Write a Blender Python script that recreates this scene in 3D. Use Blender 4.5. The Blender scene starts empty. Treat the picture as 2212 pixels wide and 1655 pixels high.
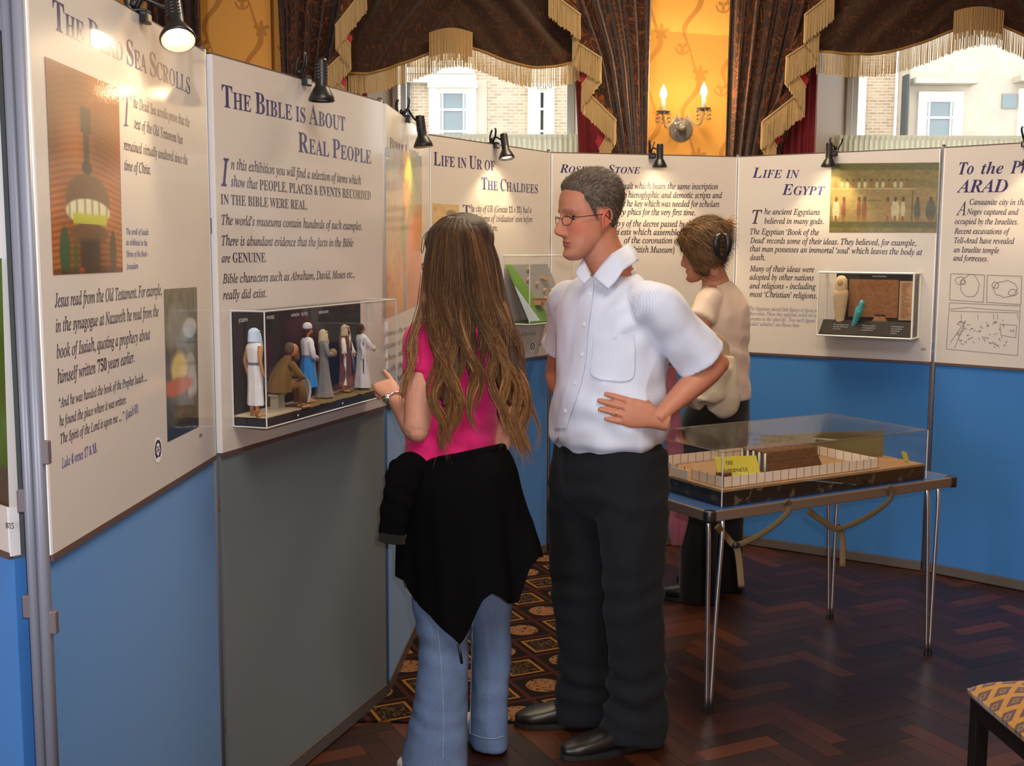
import bpy, bmesh, math, random
import numpy as np
from mathutils import Vector, Matrix, noise
random.seed(7); rng = np.random.default_rng(7)
SC = bpy.context.scene; COL = SC.collection; PI = math.pi
# ------------------------------------------------------------------ camera
FPX, HOR, ROLL, CAMH = 2456.0, 541.3, 0.0033, 1.56
TH = math.atan((827.5-HOR)/FPX)
CF = Vector((0, math.cos(TH), -math.sin(TH))); _U = Vector((0, math.sin(TH), math.cos(TH))); _R = Vector((1, 0, 0))
CR = _R*math.cos(ROLL)+_U*math.sin(ROLL); CU = -_R*math.sin(ROLL)+_U*math.cos(ROLL)
cam = bpy.data.objects.new('camera', bpy.data.cameras.new('camera')); COL.objects.link(cam)
cam.matrix_world = Matrix(((CR.x, CU.x, -CF.x, 0), (CR.y, CU.y, -CF.y, 0), (CR.z, CU.z, -CF.z, CAMH), (0, 0, 0, 1)))
cam.data.sensor_width = 36; cam.data.lens = FPX*36/2212; cam.data.clip_end = 300; cam.data.clip_start = .05
SC.camera = cam
SC.view_settings.view_transform = 'Standard'; SC.view_settings.look = 'None'; SC.view_settings.gamma = 1
SC.view_settings.use_curve_mapping = False; SC.view_settings.exposure = 0.0
SC.cycles.max_bounces = 6; SC.cycles.transparent_max_bounces = 24; SC.cycles.sample_clamp_indirect = 4
SC.cycles.sample_clamp_direct = 12
SC.cycles.caustics_reflective = False; SC.cycles.caustics_refractive = False
# ------------------------------------------------------------------ world: overcast daylight
W = bpy.data.worlds.new('sky'); SC.world = W; W.use_nodes = True
W.node_tree.nodes['Background'].inputs[0].default_value = (.90, .96, 1.0, 1); W.node_tree.nodes['Background'].inputs[1].default_value = 3.2
def light(name, kind, loc, energy, color, size=.1, target=None, **k):
    L = bpy.data.lights.new(name, kind); L.energy = energy; L.color = color
    if kind == 'AREA': L.shape = 'RECTANGLE'; L.size = size; L.size_y = k.pop('size_y', size)
    elif kind in ('POINT', 'SPOT'): L.shadow_soft_size = size
    for a, b in k.items(): setattr(L, a, b)
    o = bpy.data.objects.new(name, L); COL.objects.link(o); o.location = loc
    if target is not None: o.rotation_euler = (Vector(target)-Vector(loc)).to_track_quat('-Z', 'Y').to_euler()
    return o
# the camera's own flash, just above and right of the lens
light('camera_flash', 'SPOT', (.06, -.02, 1.64), 120, (1, .97, .95), .02, target=(.0, 4, 1.25), spot_size=1.35, spot_blend=.9)
# the room's ceiling lights and the daylight windows behind the photographer
light('ceiling_light_near', 'AREA', (.6, .8, 3.85), 86, (1, .93, .84), 1.6, target=(.6, .8, 0), size_y=1.6)
light('ceiling_light_far', 'AREA', (.6, 4.9, 3.9), 95, (1, .80, .54), 1.2, target=(.6, 4.6, 0), size_y=1.2)
light('daylight_window_left', 'AREA', (-3.4, -2.2, 2.0), 260, (.72, .84, 1), 1.5, target=(-.6, 2.6, 1.1), size_y=2.2)
# ------------------------------------------------------------------ rays and pixels
def ray(px, py): return CF*FPX+CR*(px-1106)-CU*(py-827.5)
EYE = Vector((0, 0, CAMH))
def at(px, py, Y): d = ray(px, py); return EYE+d*(Y/d.y)
def atz(px, py, z=0): d = ray(px, py); return EYE+d*((z-CAMH)/d.z)
def onplane(px, py, o, n): d = ray(px, py); return EYE+d*(((Vector(o)-EYE).dot(n))/d.dot(n))
# ------------------------------------------------------------------ node helpers
class E:
    def __init__(s, nt, v): s.nt = nt; s.v = v
    def _m(s, op, *a):
        n = s.nt.nodes.new('ShaderNodeMath'); n.operation = op
        for i, x in enumerate((s,)+a):
            if isinstance(x, E): s.nt.links.new(x.v, n.inputs[i])
            else: n.inputs[i].default_value = x
        return E(s.nt, n.outputs[0])
    def __add__(s, o): return s._m('ADD', o)
    __radd__ = __add__
    def __sub__(s, o): return s._m('SUBTRACT', o)
    def __rsub__(s, o): return (s*-1)+o
    def __mul__(s, o): return s._m('MULTIPLY', o)
    __rmul__ = __mul__
    def __truediv__(s, o): return s._m('DIVIDE', o)
    def sin(s): return s._m('SINE')
    def abs(s): return s._m('ABSOLUTE')
    def frac(s): return s._m('FRACT')
    def floor(s): return s._m('FLOOR')
    def sqrt(s): return s._m('SQRT')
    def lt(s, o): return s._m('LESS_THAN', o)
    def gt(s, o): return s._m('GREATER_THAN', o)
    def max(s, o): return s._m('MAXIMUM', o)
    def min(s, o): return s._m('MINIMUM', o)
    def mod(s, o): return s._m('FLOORED_MODULO', o)
    def atan2(s, o): return s._m('ARCTAN2', o)
    def ss(s, a, b):
        n = s.nt.nodes.new('ShaderNodeMapRange'); n.interpolation_type = 'SMOOTHSTEP'; n.clamp = True
        s.nt.links.new(s.v, n.inputs['Value']); n.inputs['From Min'].default_value = a; n.inputs['From Max'].default_value = b
        return E(s.nt, n.outputs[0])
class M_:
    """a material with a Principled node; colour() etc. set inputs"""
    def __init__(s, name, col=(.5, .5, .5), rough=.6, metal=0, spec=.5, coat=0, coatr=.05, sheen=0, trans=0, emit=None, estr=0, alpha=1, sss=0):
        m = s.m = bpy.data.materials.new(name); m.use_nodes = True; nt = s.nt = m.node_tree
        b = s.b = nt.nodes['Principled BSDF']; s.tc = None
        b.inputs['Base Color'].default_value = (*col, 1); b.inputs['Roughness'].default_value = rough; b.inputs['Metallic'].default_value = metal
        b.inputs['Specular IOR Level'].default_value = spec; b.inputs['Coat Weight'].default_value = coat; b.inputs['Coat Roughness'].default_value = coatr
        b.inputs['Sheen Weight'].default_value = sheen; b.inputs['Transmission Weight'].default_value = trans
        if sss: b.inputs['Subsurface Weight'].default_value = sss; b.inputs['Subsurface Radius'].default_value = (.02, .008, .004); b.inputs['Subsurface Scale'].default_value = .3
        if emit: b.inputs['Emission Color'].default_value = (*emit, 1); b.inputs['Emission Strength'].default_value = estr
    def coords(s, kind='Object'):
        n = s.nt.nodes.new('ShaderNodeTexCoord'); return n.outputs[kind]
    def xyz(s, kind='Object'):
        n = s.nt.nodes.new('ShaderNodeSeparateXYZ'); s.nt.links.new(s.coords(kind), n.inputs[0]); return [E(s.nt, o) for o in n.outputs]
    def noise(s, scale, detail=4, dist=0, stretch=None, rough=.5, kind='Object', col=False):
        n = s.nt.nodes.new('ShaderNodeTexNoise'); n.inputs['Scale'].default_value = scale; n.inputs['Detail'].default_value = detail
        n.inputs['Distortion'].default_value = dist; n.inputs['Roughness'].default_value = rough; c = s.coords(kind)
        if stretch:
            mp = s.nt.nodes.new('ShaderNodeMapping'); mp.inputs['Scale'].default_value = stretch; s.nt.links.new(c, mp.inputs[0]); c = mp.outputs[0]
        s.nt.links.new(c, n.inputs['Vector']); return E(s.nt, n.outputs[1 if col else 0])
    def mix(s, f, a, b):
        n = s.nt.nodes.new('ShaderNodeMix'); n.data_type = 'RGBA'
        def put(i, x):
            if isinstance(x, E): s.nt.links.new(x.v, n.inputs[i])
            elif isinstance(x, (tuple, list)): n.inputs[i].default_value = (*x, 1)
            else: n.inputs[i].default_value = x
        put(0, f); put(6, a); put(7, b); return E(s.nt, n.outputs[2])
    def ramp(s, f, stops):
        n = s.nt.nodes.new('ShaderNodeValToRGB'); cr = n.color_ramp
        while len(cr.elements) < len(stops): cr.elements.new(.5)
        for e, (p, c) in zip(cr.elements, stops): e.position = p; e.color = (*c, 1)
        s.nt.links.new(f.v, n.inputs[0]); return E(s.nt, n.outputs[0])
    def color(s, e): s.nt.links.new(e.v, s.b.inputs['Base Color']); return s
    def inp(s, name, e): s.nt.links.new(e.v, s.b.inputs[name]); return s
    def bump(s, e, strength=.3, dist=.002, coat=False):
        n = s.nt.nodes.new('ShaderNodeBump'); n.inputs['Strength'].default_value = strength; n.inputs['Distance'].default_value = dist
        s.nt.links.new(e.v, n.inputs['Height']); s.nt.links.new(n.outputs[0], s.b.inputs['Normal'])
        if coat: s.nt.links.new(n.outputs[0], s.b.inputs['Coat Normal'])
        return s
    def attr(s, name='Col'):
        n = s.nt.nodes.new('ShaderNodeAttribute'); n.attribute_name = name; return E(s.nt, n.outputs['Color'])
    def rand(s):
        n = s.nt.nodes.new('ShaderNodeObjectInfo'); return E(s.nt, n.outputs['Random'])
    def island(s):
        n = s.nt.nodes.new('ShaderNodeNewGeometry'); return E(s.nt, n.outputs['Random Per Island'])
def S(r, g, b):
    """sRGB 0-255 to linear"""
    f = lambda c: (c/255/12.92) if c <= 10 else ((c/255+.055)/1.055)**2.4
    return (f(r), f(g), f(b))
MATS = {}
def mat(name, *a, **k):
    if name not in MATS: MATS[name] = M_(name, *a, **k)
    return MATS[name]
# ------------------------------------------------------------------ meshes
def mesh(name, vs, fs, smooth=False, cols=None):
    me = bpy.data.meshes.new(name); me.from_pydata([tuple(v) for v in vs], [], [tuple(f) for f in fs])
    if smooth: me.polygons.foreach_set('use_smooth', [True]*len(me.polygons))
    if cols is not None:
        a = me.color_attributes.new('Col', 'FLOAT_COLOR', 'POINT'); c = np.ones((len(vs), 4), 'f'); c[:, :3] = cols; a.data.foreach_set('color', c.ravel())
    me.update(); return me
class B:
    """collects raw geometry"""
    def __init__(s): s.v = []; s.f = []; s.c = []
    def add(s, vs, fs, col=None):
        o = len(s.v); s.v += [tuple(v) for v in vs]; s.f += [tuple(i+o for i in f) for f in fs]
        s.c += [col or (1, 1, 1)]*len(vs); return s
    def box(s, lo, hi, M=None, col=None):
        x0, y0, z0 = lo; x1, y1, z1 = hi
        vs = [Vector(p) for p in ((x0, y0, z0), (x1, y0, z0), (x1, y1, z0), (x0, y1, z0), (x0, y0, z1), (x1, y0, z1), (x1, y1, z1), (x0, y1, z1))]
        if M is not None: vs = [M@v for v in vs]
        return s.add(vs, [(3, 2, 1, 0), (4, 5, 6, 7), (0, 1, 5, 4), (1, 2, 6, 5), (2, 3, 7, 6), (3, 0, 4, 7)], col)
    def tube(s, pts, r, n=8, cap=True, closed=False, flat=1.0, col=None, up=None):
        pts = [Vector(p) for p in pts]; N = len(pts); rr = r if hasattr(r, '__len__') else [r]*N
        vs = []; prev = None
        for i, p in enumerate(pts):
            a = pts[(i-1) % N] if closed or i > 0 else p; b = pts[(i+1) % N] if closed or i < N-1 else p
            t = (b-a).normalized() if (b-a).length > 1e-9 else Vector((0, 0, 1))
            if prev is None:
                q = Vector(up) if up else (Vector((0, 0, 1)) if abs(t.z) < .9 else Vector((1, 0, 0))); u = (q-t*q.dot(t)).normalized()
            else: u = (prev-t*prev.dot(t)).normalized()
            prev = u; w = t.cross(u)
            for k in range(n):
                an = 2*PI*k/n; vs.append(p+u*(rr[i]*flat*math.sin(an))+w*(rr[i]*math.cos(an)))
        fs = []
        for i in range(N if closed else N-1):
            for k in range(n):
                a = i*n+k; b = i*n+(k+1) % n; c = ((i+1) % N)*n; fs.append((a, b, c+(k+1) % n, c+k))
        if cap and not closed: fs += [tuple(range(n-1, -1, -1)), tuple((N-1)*n+k for k in range(n))]
        return s.add(vs, fs, col)
    def lathe(s, prof, n=24, M=None, col=None, cap=False):
        vs = []; fs = []
        for r, z in prof:
            for k in range(n):
                a = 2*PI*k/n; v = Vector((r*math.cos(a), r*math.sin(a), z)); vs.append(M@v if M is not None else v)
        for i in range(len(prof)-1):
            for k in range(n): fs.append((i*n+k, i*n+(k+1) % n, (i+1)*n+(k+1) % n, (i+1)*n+k))
        if cap: fs += [tuple(range(n-1, -1, -1)), tuple((len(prof)-1)*n+k for k in range(n))]
        return s.add(vs, fs, col)
    def grid(s, fn, nu, nv, closeu=False, col=None, flip=False):
        vs = [fn(i/(nu if closeu else nu-1), j/(nv-1)) for j in range(nv) for i in range(nu)]
        fs = []
        for j in range(nv-1):
            for i in range(nu if closeu else nu-1):
                a = j*nu+i; b = j*nu+(i+1) % nu; q = (a, b, b+nu, a+nu); fs.append(q[::-1] if flip else q)
        return s.add(vs, fs, col)
    def prism(s, poly, y0, y1, M=None, col=None):
        n = len(poly); vs = [Vector((x, y0, z)) for x, z in poly]+[Vector((x, y1, z)) for x, z in poly]
        if M is not None: vs = [M@v for v in vs]
        return s.add(vs, [tuple(range(n)), tuple(range(2*n-1, n-1, -1))]+[(i, i+n, (i+1) % n+n, (i+1) % n) for i in range(n)], col)
    def blob(s, c, r, n=12, m=8, M=None, col=None):
        c = Vector(c); r = r if hasattr(r, '__len__') else (r, r, r)
        def fn(u, v):
            th = PI*(v*.98+.01); a = 2*PI*u; p = Vector((r[0]*math.sin(th)*math.cos(a), r[1]*math.sin(th)*math.sin(a), r[2]*math.cos(th)))
            return c+(M@p if M is not None else p)
        return s.grid(fn, n, m, closeu=True, col=col, flip=True)
    def mesh(s, name='mesh', smooth=False, col=False): return mesh(name, s.v, s.f, smooth, s.c if col else None)
def link(name, me, m=None, parent=None, **pr):
    o = bpy.data.objects.new(name, me); COL.objects.link(o)
    if m is not None:
        mm = m.m if isinstance(m, M_) else m
        if len(me.materials) == 0: me.materials.append(mm)
    if parent is not None: o.parent = parent
    for k, v in pr.items(): o[k] = v
    return o
class Thing:
    """an Empty at the thing's base; parts built in world coordinates or in local ones"""
    def __init__(s, name, label, cat, loc=(0, 0, 0), rz=0, group=None, kind=None):
        o = s.o = bpy.data.objects.new(name, None); COL.objects.link(o); o.location = loc; o.rotation_euler = (0, 0, rz)
        o.empty_display_size = .1
        s.M = Matrix.Translation(Vector(loc))@Matrix.Rotation(rz, 4, 'Z')
        if label: o['label'] = label
        if cat: o['category'] = cat
        if group: o['group'] = group
        if kind: o['kind'] = kind
    def part(s, name, g, m, smooth=False, world=False, sub=None, bevel=0, col=False, **pr):
        me = g.mesh(name, smooth, col) if isinstance(g, B) else g
        if world: me.transform(s.M.inverted())
        o = link(name, me, m, sub if sub is not None else s.o, **pr)
        if bevel:
            b = o.modifiers.new('bevel', 'BEVEL'); b.width = bevel; b.segments = 2; b.limit_method = 'ANGLE'
        return o
def copy_tree(o, parent=None):
    c = o.copy(); COL.objects.link(c); c.parent = parent
    for ch in list(o.children): copy_tree(ch, c)
    return c
def single(name, g, m, label, cat, group=None, smooth=False, kind=None, col=False, bevel=0):
    """a thing that is one mesh, with its origin at the base of its bounds"""
    me = g.mesh(name, smooth, col) if isinstance(g, B) else g
    co = np.array([v.co for v in me.vertices]); c = Vector(((co[:, 0].min()+co[:, 0].max())/2, (co[:, 1].min()+co[:, 1].max())/2, co[:, 2].min()))
    me.transform(Matrix.Translation(-c)); o = link(name, me, m); o.location = c
    if label: o['label'] = label
    if cat: o['category'] = cat
    if group: o['group'] = group
    if kind: o['kind'] = kind
    if bevel:
        b = o.modifiers.new('bevel', 'BEVEL'); b.width = bevel; b.segments = 2; b.limit_method = 'ANGLE'
    return o
def struct(name, g, m, smooth=False, parent=None): return link(name, g.mesh(name, smooth) if isinstance(g, B) else g, m, parent, **({} if parent else {'kind': 'structure'}))
def interp(xs, pts):
    """smooth interpolation of control rows (Catmull-Rom) at parameters xs in 0..n-1"""
    P = np.asarray(pts, float); n = len(P); out = []
    for x in xs:
        i = min(int(x), n-2); t = x-i; p0 = P[max(i-1, 0)]; p1 = P[i]; p2 = P[i+1]; p3 = P[min(i+2, n-1)]
        out.append(.5*((2*p1)+(-p0+p2)*t+(2*p0-5*p1+4*p2-p3)*t*t+(-p0+3*p1-3*p2+p3)*t**3))
    return np.array(out)
def spline(pts, n): return interp(np.linspace(0, len(pts)-1, n), pts)
# ------------------------------------------------------------------ lettering
def _uc(s, st):
    b, l = {'bold': (0x1D400, 0x1D41A), 'it': (0x1D434, 0x1D44E), 'bi': (0x1D468, 0x1D482)}[st]; o = ''
    for c in s:
        if 'A' <= c <= 'Z': o += chr(b+ord(c)-65)
        elif 'a' <= c <= 'z': o += '\u210e' if st == 'it' and c == 'h' else chr(l+ord(c)-97)
        elif '0' <= c <= '9': o += chr(0x1D7CE+ord(c)-48)
        else: o += c
    return o
_dg = None; _cache = {}
def text_geo(s, st, thick=0.0):
    """2D glyph mesh (verts Nx2, faces) at cap height 1, left edge 0"""
    key = (s, st, thick)
    if key in _cache: return _cache[key]
    cu = bpy.data.curves.new('t', 'FONT'); cu.body = _uc(s, st) if st != 'sans' else s; cu.resolution_u = 2; cu.offset = thick
    o = bpy.data.objects.new('t', cu); COL.objects.link(o); dg = bpy.context.evaluated_depsgraph_get(); me = bpy.data.meshes.new_from_object(o.evaluated_get(dg))
    v = np.array([w.co[:2] for w in me.vertices]) if len(me.vertices) else np.zeros((0, 2)); f = [tuple(p.vertices) for p in me.polygons]
    bpy.data.objects.remove(o); bpy.data.meshes.remove(me); bpy.data.curves.remove(cu)
    _cache[key] = (v, f); return v, f
CAPH = {}
def caph(st):
    if st not in CAPH: v, _ = text_geo('H', st); CAPH[st] = v[:, 1].max()-v[:, 1].min()
    return CAPH[st]
def text2(s, st, small=0, thick=0.0):
    """small: small-caps ratio. returns verts (cap height 1), faces"""
    if not small:
        v, f = text_geo(s, st, thick); v = v.copy(); v -= [v[:, 0].min(), 0]; return v/caph(st), f
    V = []; F = []; x = 0; run = []; cur = None; chunks = []
    for c in s:
        k = c.islower()
        if c == ' ': chunks.append((' ', False)); cur = None; continue
        if cur is not None and cur == k: chunks[-1] = (chunks[-1][0]+c.upper(), k)
        else: chunks.append((c.upper(), k)); cur = k
    for t, k in chunks:
        if t == ' ': x += .32; continue
        v, f = text_geo(t, st, thick); sc = (small if k else 1)/caph(st); v = (v-[v[:, 0].min(), 0])*sc
        o = len(V); V += [(a+x, b) for a, b in v]; F += [tuple(i+o for i in q) for q in f]; x += v[:, 0].max()+.06
    return np.array(V), F
# ------------------------------------------------------------------ boards: plan of the posts
PP = [(-0.794, 1.919), (-0.773, 2.905), (-0.442, 3.855), (-0.372, 4.916), (0.179, 5.782), (1.171, 6.01), (2.03, 5.448), (2.76, 4.77)]
HB, ZP = 2.05, 1.035
m_poster = mat('poster_laminate', (.63, .59, .55), .38, spec=.4, coat=.55, coatr=.06)
m_poster.color(m_poster.mix(m_poster.noise(60, 2), (.625, .585, .545), (.655, .61, .57))).bump(m_poster.noise(260, 2), .05, .0008, coat=True)
m_ink = mat('dark_ink', S(56, 48, 66), .35, coat=.5, coatr=.08); m_blue = mat('blue_ink', S(50, 46, 104), .35, coat=.5, coatr=.08)
m_thin = mat('faded_blue_ink', S(90, 88, 150), .4, coat=.4); m_white = mat('white_plastic_edge', (.85, .85, .88), .4)
m_photo = mat('printed_photograph', rough=.3, coat=.8, coatr=.05); m_photo.color(m_photo.attr()).bump(m_photo.noise(160, 2), .12, .001, coat=True)
def felt(name, c):
    m = mat(name, c, .95, spec=.2, sheen=.15); n = m.noise(420, 3)
    m.color(m.mix(n, tuple(x*.85 for x in c), tuple(x*1.15 for x in c))).bump(n, .25, .0006); return m
m_felt = felt('blue_loop_nylon', S(62, 122, 190)); m_grey = felt('grey_loop_nylon', S(100, 109, 114))
m_edge = mat('brown_edging', S(92, 72, 66), .5); m_alu = mat('grey_powder_coated_pole', S(124, 128, 142), .4, metal=.15)
m_rail = mat('grey_brown_base_rail', S(92, 84, 80), .5)
m_clip = mat('grey_brown_clip', S(100, 90, 92), .5)
class Board:
    def __init__(s, a, b, label, lower, poster_label, inset=(.014, .014), plow=ZP):
        a = Vector((*a, 0)); b = Vector((*b, 0)); s.o = a; s.d = (b-a).normalized(); s.n = Vector((s.d.y, -s.d.x, 0)); s.w = (b-a).length
        s.rz = math.atan2(s.d.y, s.d.x); x0, x1 = inset[0], s.w-inset[1]; s.x0, s.x1 = x0, x1
        t = s.t = Thing('display_board', label, 'display board', a, s.rz, 'folding exhibition boards')
        t.part('upper_panel', B().box((x0, -.012, ZP-.012), (x1, .012, HB-.004)), m_grey, bevel=.002)
        t.part('lower_panel', B().box((x0, -.012, .05), (x1, .012, ZP-.0125)), lower, bevel=.002, label=None or poster_label[1])
        t.part('base_rail', B().box((x0, -.0145, .004), (x1, .0145, .05)), m_rail, bevel=.002)
        t.part('edging', B().box((x0, -.0135, HB-.005), (x1, .0135, HB)), m_edge); t.part('edging', B().box((x0, -.0195, ZP-.012), (x1, -.012, ZP)), m_edge)
        s.poster = t.part('poster', B().box((x0+.002, -.018, plow), (x1-.002, -.0122, HB-.006)), m_poster, label=poster_label[0])
        t.part('edge_strip', B().box((x0-.004, -.0175, plow), (x0+.002, .0, HB-.006)), m_white); t.part('edge_strip', B().box((x1-.002, -.0175, plow), (x1+.004, 0, HB-.006)), m_white)
        s.lift = .0184
    def loc(s, px, py, off=None):
        off = s.lift if off is None else off; p = onplane(px, py, s.o+s.n*off, s.n)-s.o; return p.dot(s.d), p.z
    def lines(s, name, specs, m, label=None, **k):
        for sp in specs:
            V = []; F = []; t, st, x0, y0, x1, y1, cap = sp[:7]; small = sp[7] if len(sp) > 7 else 0
            v, f = text2(t, st, small, k.get('thick', 0)); u0, z0 = s.loc(x0, y0); u1, z1 = s.loc(x1, y1); _, zc = s.loc(x0, y0-cap); w = v[:, 0].max()
            sx = (u1-u0)/w; o = len(V); V += [(u0+a*sx, -s.lift, z0+(z1-z0)*a/w+b*(zc-z0)) for a, b in v]; F += [tuple(i+o for i in q) for q in f]
            o = link(name, mesh(name, V, F), m, s.poster)
            if label: o['label'] = label
    def pic(s, name, c, fn, nu, nv, label=None, lift=.0004):
        Q = [s.loc(*p) for p in c]; u, v = np.meshgrid(np.linspace(0, 1, nu), np.linspace(0, 1, nv)); u = u.ravel(); v = v.ravel()
        Q = np.array(Q); P = (Q[0]*((1-u)*(1-v))[:, None]+Q[1]*(u*(1-v))[:, None]+Q[2]*(u*v)[:, None]+Q[3]*((1-u)*v)[:, None])
        c = np.clip(fn(u, v), 0, 255)/255; c = np.where(c < .04, c/12.92, ((c+.055)/1.055)**2.4)
        vs = [(a, -s.lift-lift, b) for a, b in P]; fs = [(j*nu+i, j*nu+nu+i, j*nu+nu+i+1, j*nu+i+1) for j in range(nv-1) for i in range(nu-1)]
        o = link(name, mesh(name, vs, fs, cols=c), m_photo, s.poster)
        if label: o['label'] = label
        return o
    def strokes(s, name, paths, wd, m, label=None, lift=.0005):
        g = B()
        for P in paths:
            Q = [s.loc(*p) for p in P]
            for (a, b), (c, d) in zip(Q, Q[1:]):
                L = math.hypot(c-a, d-b) or 1e-6; nx, nz = -(d-b)/L*wd/2, (c-a)/L*wd/2; y = -s.lift-lift
                g.add([(a-nx, y, b-nz), (c-nx, y, d-nz), (c+nx, y, d+nz), (a+nx, y, b+nz)], [(0, 1, 2, 3)])
        o = link(name, g.mesh(name), m, s.poster)
        if label: o['label'] = label
        return o
    def emblem(s, px, py, rx, ry):
        u, z = s.loc(px, py); u1, _ = s.loc(px+rx, py); _, z1 = s.loc(px, py-ry); a, b = u1-u, z1-z; y = -s.lift-.0003
        n = 28; g = B().add([(u+a*math.cos(t), y, z+b*math.sin(t)) for t in [2*PI*i/n for i in range(n)]], [tuple(range(n))]); e = link('emblem', g.mesh(), m_white, s.poster); e['label'] = 'white oval logo with a black line drawing of a bearded head'
        g = B(); y -= .0003
        def arc(r, t0, t1, w, cx=0, cz=0, sq=1):
            k = 14
            for i in range(k):
                p = [t0+(t1-t0)*i/k, t0+(t1-t0)*(i+1)/k]; q = []
                for t, rr in ((p[0], r), (p[1], r), (p[1], r-w), (p[0], r-w)): q.append((u+a*(cx+rr*math.cos(t)*sq), y, z+b*(cz+rr*math.sin(t))))
                g.add(q, [(0, 1, 2, 3)])
        arc(.80, -.35, PI+.35, .26); arc(.42, PI*1.05, PI*1.95, .12, 0, -.15); arc(.25, 0, 2*PI, .1, -.25, .1); arc(.2, 0, 2*PI, .08, .28, .1)
        arc(.75, PI*1.12, PI*1.36, .35); arc(.75, PI*1.64, PI*1.88, .35); arc(.16, -PI/2, PI/2, .08, 0, -.1)
        link('emblem_drawing', g.mesh(), m_ink, s.poster)
def N2(u, v, s, seed=0):
    """cheap smooth value noise 0..1 in numpy"""
    r = np.random.default_rng(seed); T = r.random((64, 64)); x = u*s % 63; y = v*s % 63; i = x.astype(int); j = y.astype(int); fx = x-i; fy = y-j; fx = fx*fx*(3-2*fx); fy = fy*fy*(3-2*fy)
    return (T[j, i]*(1-fx)+T[j, i+1]*fx)*(1-fy)+(T[j+1, i]*(1-fx)+T[j+1, i+1]*fx)*fy
def mixc(c, m, d): m = np.clip(m, 0, 1)[:, None]; return c*(1-m)+np.array(d)*m
def ell(u, v, cx, cy, rx, ry, e=.15): d = np.sqrt(((u-cx)/rx)**2+((v-cy)/ry)**2); return np.clip((1-d)/e+.5, 0, 1)
def rect(u, v, x0, x1, y0, y1, e=.01): return np.clip((u-x0)/e+.5, 0, 1)*np.clip((x1-u)/e+.5, 0, 1)*np.clip((v-y0)/e+.5, 0, 1)*np.clip((y1-v)/e+.5, 0, 1)
# ---- board at the far left edge
bl = Board((-1.585, 2.58), (-.838, 1.922), 'display board at the far left edge of the row, its cream poster marked B15', m_felt, ('cream poster cut by the frame marked B15', 'bright blue loop nylon panel'), inset=(.014, .03), plow=ZP-.006)
bl.lines('lettering', [('B15', 'bold', 12, 1141, 30, 1143, 12)], m_ink)
def green(u, v):
    c = np.tile(np.array([34., 92, 40]), (len(u), 1)); c += (N2(u, v, 9)-.5)[:, None]*30; c = mixc(c, rect(u, v, -1, 2, .84, 2, .02), (60, 62, 62)); return mixc(c, rect(u, v, -1, 2, .985, 2, .01), (30, 25, 25))
bl.pic('photo', [(-160, 560), (4, 558), (20, 1096), (-150, 1040)], green, 20, 40, 'dark green photograph')
# ---- the Dead Sea Scrolls
b0 = Board((-.812, 1.905), (-.779, 2.900), 'display board with the tall poster titled The Dead Sea Scrolls', m_felt, ('cream glossy poster titled The Dead Sea Scrolls', 'bright blue loop nylon panel'), inset=(.014, .014))
b0.lines('heading', [('The Dead Sea Scrolls', 'bold', 116, 62, 411, 204, 64, .74)], m_blue, 'dark blue small capitals')
b0.lines('drop_capital', [('T', 'it', 267, 272, 287, 273, 71)], m_blue)
b0.lines('lettering', [('he Dead Sea scrolls prove that the', 'it', 289, 232, 410, 275, 23), ('text of the Old Testament has', 'it', 291, 277, 395, 312, 23), ('remained virtually unaltered since the', 'it', 268, 323, 406, 356, 23), ('time of Christ.', 'it', 269, 367, 326, 377, 22)], m_ink, thick=.012)
b0.lines('caption', [('The scroll of Isaiah', 'it', 273, 506, 321, 508, 13), ('as exhibited in the', 'it', 273, 529, 319, 531, 13), ('Shrine of the Book -', 'it', 273, 555, 321, 554, 13), ('Jerusalem', 'it', 274, 582, 299, 580, 13)], m_thin, 'small pale blue caption', thick=.012)
b0.lines('lettering', [('Jesus read from the Old Testament. For example,', 'it', 119, 664, 350, 637, 30), ('in the synagogue at Nazareth he read from the', 'it', 121, 718, 343, 683, 29), ('book of Isaiah, quoting a prophecy about', 'it', 123, 774, 325, 733, 29), ('himself written 750 years earlier.', 'it', 125, 829, 291, 782, 29)], m_ink, thick=.012)
b0.lines('lettering', [('“And he was handed the book of the Prophet Isaiah ....', 'it', 128, 881, 318, 822, 21), ('he found the place where it was written:', 'it', 129, 921, 273, 871, 21), ('The Spirit of the Lord is upon me .... ”', 'it', 131, 959, 269, 906, 21)], m_ink, thick=.012)
b0.lines('caption', [('(Isaiah 61)', 'it', 272, 906, 299, 890, 19), ('Luke 4 verses 17 & 18.', 'it', 134, 1012, 210, 976, 22)], m_thin, thick=.012)
b0.lines('number', [('B9', 'bold', 431, 946, 437, 944, 8)], m_ink)
b0.emblem(341, 972, 9, 28)
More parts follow.
